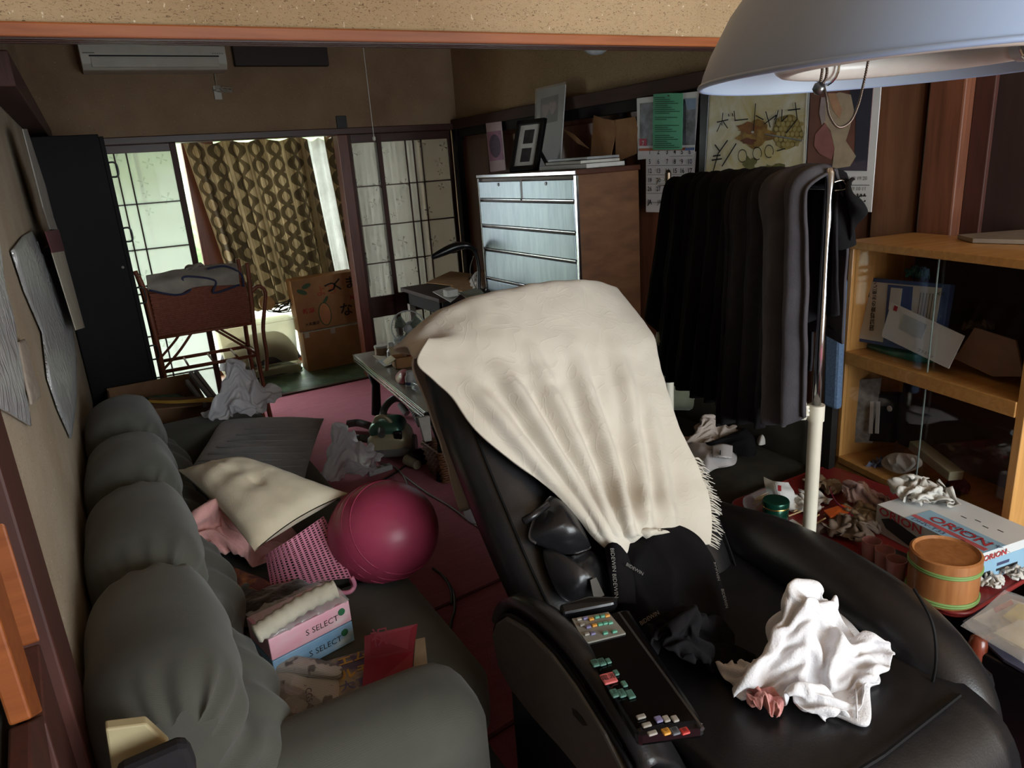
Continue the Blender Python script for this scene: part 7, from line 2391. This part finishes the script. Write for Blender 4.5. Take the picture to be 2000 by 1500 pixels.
# ================================================================== CRATE WITH MAGAZINES, bottom right
kz = .40
KX0, KX1, KY0, KY1 = P(1868, 1240, z=kz).x, 2.0, .16, .70
RW = wood('red_brown_lacquer', (132, 62, 40), (104, 46, 30), 2, 5, .3, .3)
kr = thing('magazine_stand', 'black stand with red-brown corner posts at the bottom right', 'stand', ((KX0 + KX1) / 2, .45, 0))
MB().box((KX0 + .01, KY0, .02), (KX1, KY1 - .02, kz - .02)).build('body', mat('black_lacquer_box', (18, 17, 19), rough=.35), kr, bevel=.006)
for x, y in ((KX0 + .02, KY1 - .02), (KX1, KY1 - .02), (KX0 + .02, KY0), (KX1, KY0)):
    MB().tube([(x, y, 0), (x, y, kz - .02), (x, y, kz + .004), (x, y, kz + .012)], [.018, .020, .016, .006], 14).build('corner_post', RW, kr, smooth=True)
MB().cyl((KX0 + .02, KY1 - .02, kz - .02), (KX1, KY1 - .02, kz - .02), .014, 12).build('rail', RW, kr, smooth='auto')
KQ = lambda a, b, d=0: P(a, b, z=kz + d)
for k, (pts, c_, nm, lab) in enumerate((
        (((1880, 1215), (1965, 1160), (2100, 1190), (2030, 1330), (1960, 1290)), (70, 74, 96), 'magazine', 'dark blue magazine at the bottom of the stack on the black stand'),
        (((1900, 1210), (1975, 1172), (2060, 1200), (2010, 1270)), (190, 188, 184), 'magazine', 'white and red magazine on the black stand'),
        (((1958, 1205), (1990, 1180), (2060, 1200), (2010, 1240)), (196, 176, 70), 'leaflet', 'yellow leaflet among the magazines on the black stand'),
        (((1940, 1238), (1990, 1212), (2060, 1230), (2010, 1275)), (196, 184, 148), 'envelope', 'cream envelope on the magazines at the right edge'))):
    tag(MB().plate([KQ(a, b, -.012 + .007 * k) for a, b in pts], .006).build(nm, mat('stack_cover_%d' % k, c_, tuple(v * .8 for v in c_), 18, .4)), lab, nm)
kf = thing('film_sleeve', 'clear plastic sleeve over the magazines on the black stand', 'sleeve', KQ(1930, 1210, .016))
MB().grid(displaced(surf([[KQ(1876, 1222, .018), KQ(1935, 1255, .018), KQ(2000, 1295, .018)], [KQ(1925, 1185, .022), KQ(1965, 1200, .022), KQ(2030, 1230, .022)], [KQ(1962, 1152, .024), KQ(2000, 1165, .024), KQ(2060, 1190, .024)]], 14, 10), lambda u, v, p: .002 * nz(p, 25))).build('film', FILM, kf, smooth=True, solid=.0008)
MB().plate([KQ(1940, 1188, -.002), KQ(1975, 1172, -.002), KQ(1980, 1180, -.002), KQ(1945, 1197, -.002)], .002).build('red_heading', RED_INK, kf)

# ================================================================== PENDANT LAMP IN THE NEAR ROOM
LZ = 1.511
LX, LY, LR = .75, .48, .21
lamp = thing('pendant_lamp', 'large pale blue pendant shade with a ring tube and bead chain', 'pendant lamp', (LX, LY, LZ))
SHD = mat('pale_blue_enamel', (156, 176, 206), (148, 166, 196), 4, .42)
SHI = mat('white_blue_enamel', (164, 180, 198), (154, 170, 188), 4, .4)
T = Matrix.Translation((LX, LY, LZ))
prof = [(LR, 0), (LR * .985, .012), (LR * .95, .030), (LR * .86, .065), (LR * .76, .092), (LR * .66, .112), (LR * .62, .13), (LR * .40, .15)]
MB().lathe(prof, 72, T, cap=False).build('shade', SHD, lamp, smooth=True)
MB().lathe([(r - .003, z - .001) for r, z in prof], 72, T, cap=False).build('shade_lining', SHI, lamp, smooth=True)
MB().tube([T @ Vector((LR * cos(2 * pi * k / 72), LR * sin(2 * pi * k / 72), 0)) for k in range(72)], .0028, 6, closed=True).build('rim', SHD, lamp, smooth=True)
MB().lathe([(LR * .68, .098), (LR * .72, .104), (LR * .72, .125), (LR * .66, .14)], 48, T, cap=False).build('collar', mat('slate_blue_plastic', (96, 110, 140), rough=.4), lamp, smooth=True)
MB().lathe([(LR * .42, .15), (LR * .36, .20), (.03, .22), (.012, .24)], 32, T).build('canopy', SHD, lamp, smooth='auto')
MB().cyl(T @ Vector((0, 0, .23)), (LX, LY, 2.4), .006, 10).build('cord', FG, lamp)
TR = LR * .58
TUBE = mat('white_tube_glass', (226, 224, 214), rough=.3)
a0_, a1_ = radians(-20), radians(320)
MB().tube([T @ Vector((TR * cos(a0_ + (a1_ - a0_) * k / 60), TR * sin(a0_ + (a1_ - a0_) * k / 60), .018)) for k in range(61)], .0145, 16).build('ring_tube', TUBE, lamp, smooth=True)
MB().tube([T @ Vector((TR * cos(a), TR * sin(a), .018)) for a in [a1_ + (a0_ + 2 * pi - a1_) * k / 6 for k in range(7)]], .017, 14).build('tube_socket', FG, lamp, smooth='auto')
for a in (radians(80), radians(330)):
    MB().tube([T @ Vector((TR * cos(a), TR * sin(a), .05)), T @ Vector((TR * cos(a), TR * sin(a), .034))], .004, 8).build('tube_clip', CHR, lamp)
    MB().tube([T @ Vector(((TR + .019 * cos(b)) * cos(a), (TR + .019 * cos(b)) * sin(a), .018 + .019 * sin(b))) for b in [2 * pi * k / 18 for k in range(18)]], .0016, 6, closed=True).build('tube_clip', CHR, lamp)
# bead chain
BEAD = mat('bronze_beads', (120, 104, 92), rough=.35, metal=.8)
dst = (Vector((LX, LY, LZ)) - Vector((0, 0, EYE))).dot(_F)
lq = lambda a, b, k=1.0: Vector((0, 0, EYE)) + ray(a, b) * dst * k


def beads(pts, n, r, nm):
    pp = spline([lq(*p) for p in pts], n)
    mb = MB()
    for p in pp:
        mb.lathe([(.0003, -r), (r * .8, -r * .6), (r, 0), (r * .8, r * .6), (.0003, r)], 7, Matrix.Translation(p))
    mb.tube(pp, r * .3, 4)
    mb.build(nm, BEAD, lamp, smooth=True)


beads(((1604, 124, .985), (1606, 135, .985), (1604, 150, .985), (1601, 165, .985)), 14, .0016, 'chain')
beads(((1614, 126, .985), (1615, 140, .985), (1612, 155, .985), (1604, 166, .985)), 14, .0016, 'chain')
beads(((1608, 165, .985), (1614, 190, .98), (1620, 225, .98), (1637, 248, .98), (1660, 238, .98), (1676, 205, .98), (1686, 165, .98), (1697, 112, .99)), 90, .0014, 'chain')
bp_ = lq(1599, 173, .985)
MB().lathe([(.0005, -.0062), (.004, -.005), (.0062, 0), (.004, .005), (.0005, .0062)], 16, Matrix.Translation(bp_)).build('chain_ball', mat('dull_nickel', (120, 122, 122), rough=.3, metal=.9), lamp, smooth=True)
